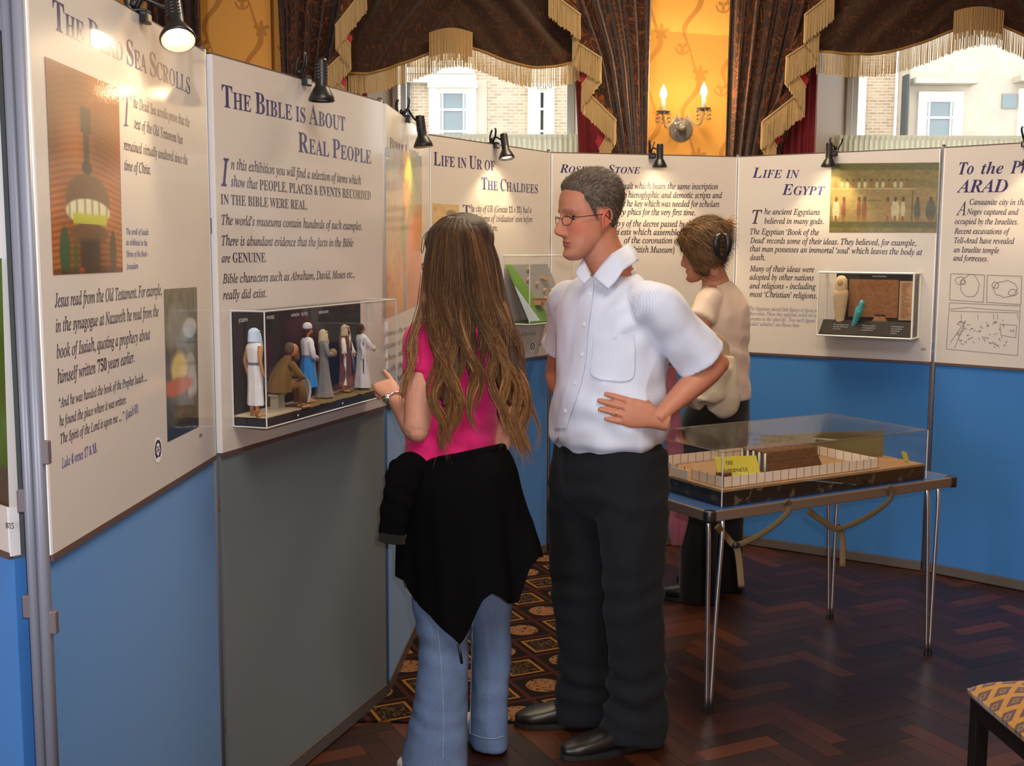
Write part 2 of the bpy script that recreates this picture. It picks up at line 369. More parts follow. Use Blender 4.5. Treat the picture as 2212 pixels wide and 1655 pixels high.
def dome(u, v):
    ang = np.arctan2(v-1.15, (u-.48)*.7); r = np.hypot((u-.48)*.75, v-.42)
    c = np.tile(np.array([165., 92, 30]), (len(u), 1))*(.62+.5*N2(u, v, 3, 2))[:, None]
    rib = np.sin(2*PI*(v*30+2.2*np.cos((u-.5)*3.0)+.6*np.abs(u-.5)*10*(v-.3))); c *= (1+.17*rib*np.clip((v-.15)*2.2, .25, 1))[:, None]
    c = mixc(c, np.clip((.42-v)*1.1, 0, .3), (120, 62, 14)); c = mixc(c, rect(u, v, .42+.03*(v > .3), .56-.03*(v > .3), .17, .46, .02), (58, 40, 24))
    c = mixc(c, ell(u, v, .49, .47, .07, .035), (34, 26, 20)); c = mixc(c, ell(u, v, .50, .63, .31, .13, .1)*(v < .68), (104, 74, 44))
    sk = ell(u, v, .5, .69, .31, .065, .1); c = mixc(c, sk, (226, 220, 186)); c = mixc(c, sk*(np.sin(u*60) > .55)*.6, (120, 130, 80))
    c = mixc(c, rect(u, v, .28, .76, .70, .755, .015), (184, 190, 50)); c = mixc(c, ell(u, v, .51, .80, .27, .055, .1)*(v > .75), (108, 78, 44))
    c = mixc(c, rect(u, v, .37, .65, .83, 1, .03), (62, 52, 40)); c = mixc(c, ell(u, v, .16, .9, .07, .13), (44, 84, 48)); c = mixc(c, ell(u, v, .85, .9, .05, .12), (60, 58, 34))
    c = mixc(c, ell(u, v, .3, .93, .025, .09), (52, 96, 42)); c = mixc(c, ell(u, v, .38, .985, .04, .015), (240, 96, 20)); return mixc(c, rect(u, v, 0, 1, .975, 1.1, .02)*.6, (60, 30, 16))
b0.pic('photo', [(97, 122), (256, 190), (265, 587), (115, 594)], dome, 90, 200, 'tall photograph of a ribbed orange dome over a lidded jar')
def scene(u, v):
    c = np.tile(np.array([78., 80, 62]), (len(u), 1))*(.7+.6*N2(u, v, 14, 4))[:, None]; c = mixc(c, ell(u, v, .4, .25, .35, .14, .6)*.6, (150, 150, 150))
    c = mixc(c, ell(u, v, .75, .28, .22, .07), (176, 180, 186)); c = mixc(c, ell(u, v, .75, .55, .17, .1), (150, 150, 140)); c = mixc(c, ell(u, v, .8, .68, .16, .13), (172, 170, 168)); c = mixc(c, ell(u, v, .4, .55, .25, .12, .4), (208, 190, 110))
    c = mixc(c, ell(u, v, .35, .66, .45, .06, .4), (180, 90, 50)); c = mixc(c, rect(u, v, 0, 1, .76, 1.1, .06), (66, 60, 36)); return mixc(c, rect(u, v, 0, 1, .9, 1.1, .05), (34, 36, 34))
b0.pic('photo', [(354, 625), (425, 620), (429, 922), (362, 955)], scene, 50, 120, 'narrow dim photograph of pale robed figures')
# ---- The Bible is about Real People
b1 = Board(PP[1], PP[2], 'display board titled The Bible is About Real People, grey below', m_grey, ('cream glossy poster titled The Bible is About Real People', 'plain grey loop nylon panel'))
b1.lines('heading', [('The Bible is About', 'bold', 480, 230, 746, 283, 48, .76), ('Real People', 'bold', 645, 328, 802, 354, 43, .76)], m_blue, 'dark blue small capitals')
b1.lines('drop_capital', [('I', 'it', 478, 400, 496, 402, 58)], m_blue, thick=.02)
b1.lines('lettering', [('n this exhibition you will find a selection of items which', 'it', 499, 365, 780, 399, 22), ('show that', 'it', 499, 402, 557, 409, 22)], m_ink, thick=.012)
b1.lines('lettering', [('PEOPLE, PLACES & EVENTS RECORDED', 'bold', 561, 410, 801, 432, 22), ('IN THE BIBLE WERE REAL.', 'bold', 477, 441, 664, 453, 22)], m_ink, 'bold capitals')
b1.lines('lettering', [('The world’s museums contain hundreds of such examples.', 'it', 479, 485, 782, 497, 21), ('There is abundant evidence that the facts in the Bible', 'it', 479, 530, 763, 533, 21), ('are', 'it', 479, 567, 498, 567, 20), ('Bible characters such as Abraham, David, Moses etc.,', 'it', 481, 612, 766, 600, 20), ('really did exist.', 'it', 482, 647, 576, 642, 20)], m_ink, thick=.012)
b1.lines('lettering', [('GENUINE.', 'bold', 503, 567, 576, 566, 21)], m_ink, 'bold capitals')
# ---- map board, seen edge-on
b2 = Board(PP[2], PP[3], 'display board seen nearly edge on, with an orange and green map poster', m_felt, ('cream poster with an orange and green map', 'bright blue loop nylon panel'))
def cmap(u, v):
    c = np.tile(np.array([206., 132, 62]), (len(u), 1)); n = N2(u, v, 7, 5); n2 = N2(u, v, 22, 6)
    c = mixc(c, (1-v)*1.3-.5+n*.3, (120, 150, 165)); c = mixc(c, ell(u, v, .62+.1*np.sin(v*9), .35, .18, .4, .5), (122, 146, 62)); c = mixc(c, ell(u, v, .5+.06*np.sin(v*8), .2, .1, .26, .3), (226, 160, 40))
    c = mixc(c, ell(u, v, .78, .7, .3, .34, .4)*.9, (214, 104, 34)); c = mixc(c, (np.abs(u-.42-.06*v) < .035)*(v > .35)*1., (110, 122, 140)); c = mixc(c, (n2 > .72)*.35, (170, 70, 50)); return c*(.9+.2*n)[:, None]
b2.pic('map', [(833, 317), (911, 338), (911, 655), (833, 688)], cmap, 60, 100, 'orange, green and blue printed map')
b2.lines('heading', [('Bible Lands', 'bold', 842, 318, 905, 345, 22, .8)], m_blue)
b2.lines('lettering', [(t, 'it', 832, 728+i*27, 900, 708+i*23, 12) for i, t in enumerate(('Between the rivers were', 'the lands of the patriarchs', 'whose story is told', 'in the first books', 'of the Bible'))], m_ink, thick=.01)
# ---- Life in Ur of the Chaldees
b3 = Board(PP[3], PP[4], 'display board titled Life in Ur of the Chaldees, behind the girl', m_felt, ('cream glossy poster titled Life in Ur of the Chaldees', 'bright blue loop nylon panel'))
b3.lines('heading', [('Life in Ur of', 'bold', 937, 357, 1069, 369, 29, .78), ('The Chaldees', 'bold', 1040, 409, 1162, 418, 26, .78)], m_blue, 'dark blue small capitals')
b3.lines('drop_capital', [('T', 'bold', 1000, 464, 1016, 466, 22)], m_blue)
b3.lines('lettering', [('he city of UR (Genesis 11 v 31) had a', 'it', 1017, 457, 1148, 460, 14), ('high degree of ‘civilisation’ even before', 'it', 1017, 478, 1150, 480, 14), ('the time of Abraham.', 'it', 1000, 497, 1075, 499, 14)], m_ink, thick=.012)
b3.lines('caption', [('of the model', 'it', 1125, 727, 1158, 723, 9)], m_thin); b3.lines('number', [('B2', 'bold', 1164, 748, 1169, 747, 5)], m_ink); b3.emblem(1150, 749, 6, 11)
def goat(u, v):
    c = np.tile(np.array([196., 164, 112]), (len(u), 1))*(.9+.2*N2(u, v, 9, 8))[:, None]; c = mixc(c, ell(u, v, .62, .45, .2, .3, .3), (206, 150, 60)); c = mixc(c, ell(u, v, .3, .55, .15, .12, .3), (150, 128, 60)); return mixc(c, ell(u, v, .7, .2, .2, .08, .3)*.8, (90, 74, 50))
b3.pic('photo', [(935, 439), (992, 443), (990, 540), (934, 540)], goat, 40, 50, 'small ochre photograph of a carved animal')
# ---- Rosetta Stone
b4 = Board(PP[4], PP[5], 'display board titled Rosetta Stone, behind the man and woman', m_felt, ('cream poster titled Rosetta Stone', 'bright blue loop nylon panel'))
b4.lines('heading', [('Rosetta Stone', 'bi', 1209, 373, 1383, 375, 18, .78)], m_blue, 'dark blue italic small capitals')
R = [('A slab of black ba', 1222, 407, 1346), ('salt which bears the same inscription', 1348, 408, 1551), ('in Greek, and the', 1222, 426, 1354), ('hieroglyphic and demotic scripts and', 1357, 427, 1560), ('gave in 1799 t', 1222, 445, 1352), ('he key which was needed for scholars', 1354, 446, 1554), ('to read hierogly', 1222, 463, 1352), ('phics for the very first time.', 1354, 464, 1502), ('It bears the cop', 1222, 488, 1340), ('y of the decree passed by the', 1342, 489, 1500), ('council of pri', 1222, 506, 1339), ('ests which assembled at', 1341, 507, 1492), ('on the day ', 1222, 524, 1320), ('of the coronation of King', 1348, 525, 1500), ('(now in the', 1255, 544, 1335), ('e British Museum)', 1354, 545, 1457)]
b4.lines('lettering', [(t, 'it', x0, y, x1, y+1, 13) for t, x0, y, x1 in R], m_ink, thick=.014)
# ---- Life in Egypt
b5 = Board(PP[5], PP[6], 'display board titled Life in Egypt, above the folding table', m_felt, ('cream poster titled Life in Egypt', 'bright blue loop nylon panel'))
b5.lines('heading', [('Life in', 'bi', 1625, 384, 1727, 385, 22, .78), ('Egypt', 'bi', 1689, 421, 1782, 421, 23, .78)], m_blue, 'dark blue italic small capitals')
b5.lines('drop_capital', [('T', 'it', 1624, 483, 1646, 483, 29)], m_ink, thick=.01)
b5.lines('lettering', [(t, 'it', x0, y0, x1, y1, 12) for t, x0, y0, x1, y1 in [('he ancient Egyptians', 1651, 463, 1771, 464), ('believed in many gods.', 1651, 483, 1779, 484), ('The Egyptian ‘Book of the', 1620, 506, 1769, 508), ('Dead’ records some of their ideas. They believed, for example,', 1620, 525, 1979, 531), ('that man possesses an immortal ‘soul’ which leaves the body at', 1620, 543, 1992, 551), ('death.', 1620, 562, 1653, 562)]], m_ink, thick=.014)
b5.lines('lettering', [(t, 'it', x0, y0, x1, y1, 12) for t, x0, y0, x1, y1 in [('Many of their ideas were', 1619, 586, 1759, 588), ('adopted by other nations', 1619, 604, 1758, 606), ('and religions - including', 1619, 623, 1762, 625), ('most ‘Christian’ religions.', 1619, 641, 1765, 645)]], m_ink, thick=.014)
b5.lines('caption', [(t, 'it', x0, y0, x1, y1, 8) for t, x0, y0, x1, y1 in [('The Egyptians placed little figures of slaves in', 1618, 670, 1766, 675), ('their tombs. These, they supposed, would act as', 1618, 681, 1764, 685), ('servants in the ‘after-life’. Two such figures', 1618, 692, 1761, 697), ('(called ‘ushabtis’) are shown here.', 1617, 703, 1728, 707)]], m_thin, 'small pale blue caption')
b5.lines('number', [('B22', 'bold', 1990, 757, 2000, 757, 5)], m_ink)
def papyrus(u, v):
    c = np.tile(np.array([122., 112, 66]), (len(u), 1))*(.88+.22*N2(u, v, 20, 3))[:, None]; c = mixc(c, rect(u, v, .02, .99, .36, .86, .02)*.5, (176, 146, 96))
    for y0, y1 in ((.0, .1), (.86, .93)): c = mixc(c, rect(u, v, 0, 1, y0, y1, .02)*.7, (66, 76, 46))
    c = mixc(c, rect(u, v, 0, .8, .36, .375, .008), (196, 190, 140)); c = mixc(c, rect(u, v, 0, 1, .845, .862, .008), (70, 66, 40))
    for i in range(13): x = .05+i*.056; c = mixc(c, ell(u, v, x, .31, .016, .045), (206, 196, 160) if i % 3 else (150, 84, 50)); c = mixc(c, ell(u, v, x, .245, .008, .02), (60, 48, 36))
    for x, w, k in ((.06, .035, 0), (.135, .02, 1), (.28, .02, 1), (.335, .02, 1), (.55, .02, 2), (.62, .04, 0), (.69, .02, 0), (.82, .03, 3), (.94, .045, 3)):
        col = [(214, 204, 170), (120, 66, 44), (176, 120, 70), (70, 76, 70)][k]; c = mixc(c, ell(u, v, x, .68, w, .15, .2), col); c = mixc(c, ell(u, v, x, .52, .014, .04), (70, 44, 34)); c = mixc(c, rect(u, v, x-.012, x+.012, .76, .84, .006), (140, 84, 50))
    c = mixc(c, rect(u, v, .31, .315, .5, .84, .003), (60, 54, 36)); c = mixc(c, rect(u, v, .3, .5, .53, .54, .005), (100, 80, 50)); c = mixc(c, rect(u, v, .77, .78, .4, .84, .003), (60, 60, 44)); m = np.array([112., 104, 66]); c = c*.68+m*.32; return c*(.92+.14*N2(u, v, 40, 9))[:, None]
b5.pic('photo', [(1796, 353), (2029, 351), (2023, 503), (1791, 502)], papyrus, 180, 110, 'olive photograph of a painted papyrus with rows of standing figures')
# ---- To the Pr.. ARAD
b6 = Board(PP[6], PP[7], 'display board at the right edge titled To the Pr, ARAD', m_felt, ('cream poster headed ARAD with line drawings', 'bright blue loop nylon panel'))
b6.lines('heading', [('To', 'bi', 2071, 377, 2103, 376, 26), ('the', 'bi', 2119, 376, 2167, 375, 25), ('Pr', 'bi', 2182, 375, 2219, 374, 27), ('ARAD', 'bi', 2066, 416, 2177, 415, 27)], m_blue, 'dark blue bold italic capitals')
b6.lines('drop_capital', [('A', 'it', 2065, 465, 2086, 465, 30)], m_ink)
b6.lines('lettering', [(t, 'it', x0, y0, x1, y1, 12) for t, x0, y0, x1, y1 in [('Canaanite city in the', 2094, 442, 2217, 443), ('Negev captured and', 2088, 463, 2200, 464), ('occupied by the Israelites.', 2062, 484, 2199, 485), ('Recent excavations of', 2061, 505, 2181, 506), ('Tell-Arad have revealed', 2061, 525, 2191, 527), ('an Israelite temple', 2060, 545, 2158, 547), ('and fortresses.', 2059, 563, 2134, 565)]], m_ink, thick=.014)
m_line = mat('grey_line_ink', S(128, 114, 114), .5)
def bx(x0, y0, x1, y1, x2, y2, x3, y3): return [(x0, y0), (x1, y1), (x2, y2), (x3, y3), (x0, y0)]
rr = random.Random(3)
def wob(cx, cy, rx, ry, n=18, a0=0, a1=2*PI): return [(cx+rx*(1+.12*rr.uniform(-1, 1))*math.cos(a0+(a1-a0)*i/n), cy+ry*(1+.12*rr.uniform(-1, 1))*math.sin(a0+(a1-a0)*i/n)) for i in range(n+1)]
b6.strokes('drawing', [bx(2054, 591, 2127, 594, 2124, 653, 2051, 648), wob(2095, 618, 20, 24), wob(2074, 606, 10, 8), wob(2080, 610, 6, 5)], .0025, m_line, 'framed outline map, left of two')
b6.strokes('drawing', [bx(2133, 594, 2207, 597, 2205, 658, 2131, 653), wob(2172, 624, 26, 18), wob(2150, 616, 7, 7), wob(2188, 632, 9, 7)], .0025, m_line, 'framed outline map, right of two')
sk = [bx(2051, 654, 2204, 661, 2198, 768, 2044, 754), [(2053, 672), (2201, 676)], [(2053, 740), (2086, 692), (2062, 752)], [(2160, 700), (2196, 703), (2194, 730), (2162, 724), (2160, 700)], [(2052, 668), (2090, 664), (2130, 668), (2202, 672)]]
for i in range(46): x = rr.uniform(2060, 2190); y = rr.uniform(690, 750); sk.append([(x, y), (x+rr.uniform(-7, 7), y+rr.uniform(-5, 5)), (x+rr.uniform(-6, 8), y+rr.uniform(-3, 6))])
for x in (2076, 2112, 2146, 2154, 2198): sk.append([(x, 678), (x+1, 690)])
b6.strokes('drawing', sk, .0022, m_line, 'pen drawing of a ruined fortress court')
BD = [b0, b1, b2, b3, b4, b5, b6]
# ---- posts with clips
def post(x, y, label, r=.009, clips=(1.62, .9, .3), side=1, rz=0):
    t = Thing('display_post', label, 'pole', (x, y, 0), rz, 'poles between the boards')
    t.part('pole', B().tube([(0, 0, 0), (0, 0, HB+.004)], r, 14), m_alu, smooth=True)
    for z in clips: t.part('clip', B().box((r*.5 if side > 0 else -r-.009, -.007, z-.02), (r+.009 if side > 0 else -r*.5, .007, z+.02)), m_clip, bevel=.002)
    t.part('end_cap', B().tube([(0, 0, HB), (0, 0, HB+.012)], r*.8, 10), m_edge)
post(-.819, 1.898, 'left of two poles beside the Dead Sea Scrolls board', .0105, (1.93, 1.135, .95), -1, 0)
post(-.797, 1.888, 'right of two poles beside the Dead Sea Scrolls board', .0105, (1.22, .925), 1, 0)
for i, l in ((1, 'pole between the Dead Sea Scrolls and Real People boards'), (2, 'pole between the Real People board and the map board'), (3, 'pole between the map and Ur boards'), (4, 'pole between the Ur and Rosetta Stone boards'), (5, 'pole between the Rosetta Stone and Egypt boards'), (6, 'pole between the Egypt and Arad boards')):
    post(*PP[i], l, rz=BD[i].rz)
# ------------------------------------------------------------------ clamp lamps
m_blk = mat('black_plastic', (.012, .012, .013), .35); m_chr = mat('chrome', (.78, .80, .84), .28, metal=1); m_refl = mat('lamp_reflector', (.6, .5, .35), .25, metal=1)
def clamp_lamp(b, head, clip, off, label, watts, lit=True, tilt=0.0, lean=0.0):
    u, z = b.loc(*head, off); uc, _ = b.loc(*clip, .02); o = b.o+b.d*uc
    t = Thing('clamp_lamp', label, 'lamp', (o.x, o.y, HB), b.rz, 'clip on spotlights along the top of the boards')
    h = Vector((u-uc, -off, z-HB)); Mh = Matrix.Translation(h)@Matrix.Rotation(tilt, 4, 'Y')@Matrix.Rotation(lean, 4, 'X')
    g = B().lathe([(.0345, 0), (.037, .0015), (.0375, .006), (.033, .016), (.0225, .036), (.0175, .043), (.0170, .112), (.0155, .117), (.0, .118)], 28, Mh)
    g.lathe([(.0345, 0), (.0335, .003), (.0295, .016), (.0195, .036), (0, .038)], 28, Mh); t.part('shade', g, m_blk, smooth=True)
    gv = B()
    for k in range(5):
        for a in range(8): gv.box((-.0035, -.0180, .062+k*.009), (.0035, -.0165, .066+k*.009), Mh@Matrix.Rotation(a*PI/4, 4, 'Z'))
    t.part('vent_slots', gv, mat('dark_grey_vent', (.05, .05, .055), .5), kind='stuff')
    if lit: t.part('bulb', B().lathe([(0, .004), (.012, .005), (.0235, .010), (.024, .016), (.014, .03), (0, .032)], 20, Mh), mat('lit_bulb', (1, .9, .7), .3, emit=(1, .78, .48), estr=40), smooth=True)
    else: t.part('bulb', B().lathe([(0, .002), (.018, .004), (.027, .008), (.029, .014), (.014, .03), (0, .032)], 20, Mh), mat('dull_bulb', (.6, .65, .7), .3), smooth=True)
    j = Mh@Vector((0, 0, .085)); t.part('arm', B().tube(spline([(0, 0, .018), (j.x*.4, -.02, .03), (j.x*.75, j.y*.6, j.z*.6+.014), (j.x, j.y, j.z)], 12), .0042, 8), m_blk, smooth=True)
    t.part('joint', B().blob((0, -.004, .018), .010), m_blk, smooth=True)
    t.part('clip_jaw', B().box((-.018, -.034, -.022), (.018, -.020, .0005)), m_blk, bevel=.002); t.part('clip_jaw', B().box((-.016, .0135, -.022), (.016, .022, .0005)), m_blk, bevel=.002); t.part('clip_bridge', B().box((-.016, -.034, .0005), (.016, .022, .006)), m_blk, bevel=.002)
    t.part('clip_spring', B().box((-.010, -.0365, -.018), (.010, -.034, -.004)), m_chr)
    t.part('handle', B().tube(spline([(-.010, -.012, .004), (-.014, -.028, .03), (-.018, -.034, .055), (-.016, -.03, .068)], 10), [.006]*10, 8, flat=.5), m_blk, smooth=True)
    t.part('handle', B().tube(spline([(.006, .010, .004), (.014, .018, .03), (.024, .02, .05), (.027, .016, .066)], 10), [.006]*10, 8, flat=.5), m_blk, smooth=True)
    if watts:
        L = bpy.data.lights.new('spot', 'SPOT'); L.energy = watts; L.color = (1, .74, .42); L.shadow_soft_size = .012; L.spot_size = 1.9; L.spot_blend = .6
        lo = bpy.data.objects.new('spot_light', L); COL.objects.link(lo); lo.parent = t.o; lo.matrix_local = Mh@Matrix.Translation((0, 0, -.004))@Matrix.Rotation(.12-lean, 4, 'X')
    return t
clamp_lamp(b0, (385, 88), (307, 30), .10, 'clip-on spotlight glowing above The Dead Sea Scrolls poster', 4.5, tilt=.55, lean=-.25)
clamp_lamp(b1, (695, 219), (658, 170), .09, 'unlit black clip-on spotlight above the Real People poster', 0, False)
clamp_lamp(b2, (915, 318), (878, 270), .075, 'clip-on spotlight glowing above the map poster', 6, tilt=.0, lean=-.12)
clamp_lamp(b3, (1095, 343), (1070, 296), .085, 'clip-on spotlight glowing above the Life in Ur poster', 9, tilt=.10, lean=-.22)
clamp_lamp(b4, (1425, 362), (1408, 330), .08, 'clip-on spotlight glowing above the Rosetta Stone poster', 14)
clamp_lamp(b5, (1790, 361), (1802, 330), .08, 'clip-on spotlight glowing above the Life in Egypt poster', 11)
clamp_lamp(b6, (2224, 358), (2216, 322), .08, 'clip-on spotlight cut by the right edge above the Arad poster', 10)
# ------------------------------------------------------------------ floor and walls
def parquet_mat():
    m = mat('mahogany_parquet', rough=.42, spec=.35, coat=.12, coatr=.2); r = m.rand(); g = m.noise(9, 6, .3, (1, 14, 1), .6)
    c = m.ramp(r, [(0, S(34, 17, 11)), (.35, S(42, 20, 12)), (.7, S(52, 25, 13)), (.9, S(68, 33, 16)), (1, S(84, 42, 20))]); d = m.mix(g, (.75, .7, .7), (1.15, 1.15, 1.15))
    n = m.nt.nodes.new('ShaderNodeMix'); n.data_type = 'RGBA'; n.blend_type = 'MULTIPLY'; n.inputs[0].default_value = 1; m.nt.links.new(c.v, n.inputs[6]); m.nt.links.new(d.v, n.inputs[7])
    m.nt.links.new(n.outputs[2], m.b.inputs['Base Color']); m.bump(g, .05, .0006); return m
m_parq = parquet_mat()
def parquet_joined():
    m = mat('mahogany_parquet_far', rough=.42, spec=.35, coat=.12, coatr=.2); r = m.island(); m.color(m.ramp(r, [(0, S(34, 17, 11)), (.35, S(42, 20, 12)), (.7, S(52, 25, 13)), (.9, S(68, 33, 16)), (1, S(84, 42, 20))])); return m
m_parq2 = parquet_joined()
floor = struct('floor', B().box((-3.6, -3, -.06), (4.8, 7.2, -.006)), mat('dark_floor_joint', S(22, 12, 9), .5))
HN, WB = 4, .0712; LB = HN*WB; pa = math.radians(26); ca, sa = math.cos(pa), math.sin(pa)
def seen(x, y):
    if y < 2.6 or y > 6.0: return False
    v = Vector((x, y, -CAMH)); w = v.dot(CF); px = 1106+FPX*v.dot(CR)/w; py = 827.5-FPX*v.dot(CU)/w
    if not (-60 < px < 2290 and py < 1720): return False
    for a, b in zip(PP, PP[1:]):
        d = Vector((b[0]-a[0], b[1]-a[1])); n = Vector((d.y, -d.x)).normalized()
        if (Vector((x, y))-Vector(a)).dot(n) < -.15: return False
    return not (x < .30 and y > 3.70)
near, far = [], B(); prs = random.Random(5)
g0 = 12.3
for s_ in range(-60, 110):
    for k in range(-14, 14):
        for (cx, cy, w, l) in ((s_+2*HN*k+HN/2, s_+.5, LB, WB), (s_+2*HN*k+HN+.5, s_+1-HN/2, WB, LB)):
            gx, gy = (cx-30)*WB, (cy-30)*WB; x = gx*ca-gy*sa+.9; y = gx*sa+gy*ca+4.2
            if not (-3.6 < x < 4.8 and -1.0 < y < 7.2): continue
            if seen(x, y): near.append((x, y, w, l))
            else: far.add([(x+(dx*ca-dy*sa), y+(dx*sa+dy*ca), z) for z in (0,) for dx, dy in ((-w/2+.0006, -l/2+.0006), (w/2-.0006, -l/2+.0006), (w/2-.0006, l/2-.0006), (-w/2+.0006, l/2-.0006))], [(0, 1, 2, 3)])
near.sort(key=lambda q: q[0]**2+q[1]**2)
blk = B().box((-LB/2+.0006, -WB/2+.0006, -.006), (LB/2-.0006, WB/2-.0006, 0)).mesh('parquet_block'); blk.materials.append(m_parq.m)
for x, y, w, l in near[:300]:
    o = bpy.data.objects.new('parquet_block', blk); COL.objects.link(o); o.parent = floor; o.location = (x, y, prs.uniform(-.0004, .0002)); o.rotation_euler = (prs.uniform(-.0008, .0008), prs.uniform(-.0008, .0008), pa if w > l else pa+PI/2)
for x, y, w, l in near[300:]:
    far.add([(x+(dx*ca-dy*sa), y+(dx*sa+dy*ca), z) for z in (0,) for dx, dy in ((-w/2+.0006, -l/2+.0006), (w/2-.0006, -l/2+.0006), (w/2-.0006, l/2-.0006), (-w/2+.0006, l/2-.0006))], [(0, 1, 2, 3)])
o = link('parquet', far.mesh(), m_parq2, floor, kind='stuff')
# ---- carpet
m = mat('patterned_carpet', rough=.95, spec=.1); X, Y, Z = m.xyz(); ka = math.radians(25); kc, ks = math.cos(ka), math.sin(ka); G = .19
p = ((X-.111)*kc+(Y-4.669)*ks)/G+40.5; q = ((X-.111)*ks-(Y-4.669)*kc)/G+40.5
fp, fq = (p.frac()-.5), (q.frac()-.5); par = (p.floor()+q.floor()).mod(2.0); line = fp.abs().max(fq.abs()).gt(.455); r = (fp*fp+fq*fq).sqrt(); sq = fp.abs().max(fq.abs())
dots = m.noise(95, 2, 0); nz = m.noise(220, 2)
c = m.mix(nz, S(14, 10, 9), S(34, 24, 18)); c = m.mix(line, c, S(62, 28, 26)); c = m.mix(par*r.lt(.33)*dots.gt(.40), c, S(124, 86, 58)); 
inv = 1-par; c = m.mix(inv*sq.lt(.36)*sq.gt(.30), c, S(132, 88, 38)); c = m.mix(inv*sq.lt(.30)*dots.gt(.52), c, S(74, 56, 40)); m.color(c).bump(nz, .5, .003)
cw = B().grid(lambda u, v: (-1.3+1.58*u, 3.62+3.4*v+.004*math.sin(60*u)*(v < .01), .007), 60, 60); cw.box((-1.3, 3.622, 0), (.28, 7.0, .006))
single('carpet', cw, m, 'dark red and brown patterned carpet with gold squares and round medallions', 'carpet')
# ------------------------------------------------------------------ room shell
YW = 7.2; H_ = 4.05
m = mat('gold_wallpaper', rough=.75, spec=.25); X, Y, Z = m.xyz(); PX, PZ = .245, .50
col = (X/PX); ci = col.floor(); ph = ci.mod(2.0)*.5; zz = (Z/PZ+ph); fx = (col.frac()-.5)*PX; s1 = (zz*2*PI).sin(); cx = s1*.045+(zz*4*PI).sin()*.012
wv = (zz*2*PI+1.2).sin()*.007+.0125; vine = (fx-cx).abs().lt(wv)
fz = (zz.frac()-.30)*PZ; dx = fx-.055; rr_ = (dx*dx+fz*fz).sqrt(); th = fz.atan2(dx); petal = (th*5).sin()*.016+.036; flower = rr_.lt(petal)
fz2 = (zz.frac()-.62)*PZ; d2 = fx+.058; r2 = (d2*d2+fz2*fz2).sqrt(); leaf = r2.lt((fz2.atan2(d2)*3).sin()*.014+.022)
curl = (r2-.042).abs().lt(.006)*fz2.lt(0.0); pat = vine.max(flower.max(leaf.max(curl))); nz = m.noise(260, 2)
c = m.mix(nz, S(226, 160, 74), S(236, 174, 86)); c = m.mix(pat*(.62+0*nz), c, S(158, 102, 44)); m.color(c); m_wall = m
m_rev = mat('cream_window_reveal', S(214, 196, 170), .6); m_wht = mat('white_gloss_paint', S(235, 236, 228), .35)
OP = [(-1.2, .44), (1.885, 3.95)]; ZS, ZT = .9, 3.7
g = B(); xs = [-3.6]+[v for o in OP for v in o]+[4.8]
for a, b in zip(xs[0::2], xs[1::2]): g.box((a, YW, 0), (b, YW+.1, H_))
for a, b in OP: g.box((a, YW, 0), (b, YW+.1, ZS)); g.box((a, YW, ZT), (b, YW+.1, H_))
wb = struct('wall_back', g, m_wall)
fr = B()
for (a, b), (c0, c1) in zip(OP, ((-.80, .41), (2.22, 3.72))):
    fr.add([(a, YW+.01, ZS), (c0, 7.75, ZS), (c0, 7.75, ZT), (a, YW+.01, ZT)], [(0, 1, 2, 3)]); fr.add([(b, YW+.01, ZS), (b, YW+.01, ZT), (c1, 7.75, ZT), (c1, 7.75, ZS)], [(0, 1, 2, 3)])
    fr.add([(a, YW+.01, ZS), (b, YW+.01, ZS), (c1, 7.75, ZS), (c0, 7.75, ZS)], [(0, 1, 2, 3)]); fr.add([(a, YW+.01, ZT), (c0, 7.75, ZT), (c1, 7.75, ZT), (b, YW+.01, ZT)], [(0, 1, 2, 3)])
struct('trim_1', fr, m_rev)
g = B().box((-1.972, YW-.055, 0), (-1.48, YW-.001, H_)); struct('trim_2', g, m_wall)   # chimney breast edge beside the left curtain
struct('wall_left', B().box((-3.7, -3, 0), (-3.6, YW+.1, H_)), m_wall); struct('wall_right', B().box((4.8, -3, 0), (4.9, YW+.1, H_)), m_wall)
struct('wall_rear', B().box((-3.6, -3.1, 0), (4.8, -3, H_)), m_wall); struct('ceiling', B().box((-3.7, -3.1, H_), (4.9, 7.3, H_+.1)), mat('ceiling_paint', (.7, .66, .6), .8))
# windows: frame, sash bars, glass
mg = bpy.data.materials.new('window_glass'); mg.use_nodes = True; nt = mg.node_tree; nt.nodes.remove(nt.nodes['Principled BSDF']); tr = nt.nodes.new('ShaderNodeBsdfTransparent'); gl = nt.nodes.new('ShaderNodeBsdfGlossy'); gl.inputs['Roughness'].default_value = .02; lw = nt.nodes.new('ShaderNodeLayerWeight'); lw.inputs[0].default_value = .5; pw = nt.nodes.new('ShaderNodeMath'); pw.operation = 'POWER'; pw.inputs[1].default_value = 4.0; nt.links.new(lw.outputs['Facing'], pw.inputs[0]); ma = nt.nodes.new('ShaderNodeMath'); ma.operation = 'MULTIPLY_ADD'; ma.inputs[1].default_value = .35; ma.inputs[2].default_value = .018; nt.links.new(pw.outputs[0], ma.inputs[0])
mx = nt.nodes.new('ShaderNodeMixShader'); nt.links.new(ma.outputs[0], mx.inputs[0]); nt.links.new(tr.outputs[0], mx.inputs[1]); nt.links.new(gl.outputs[0], mx.inputs[2]); nt.links.new(mx.outputs[0], nt.nodes['Material Output'].inputs[0]); m_glass = mg
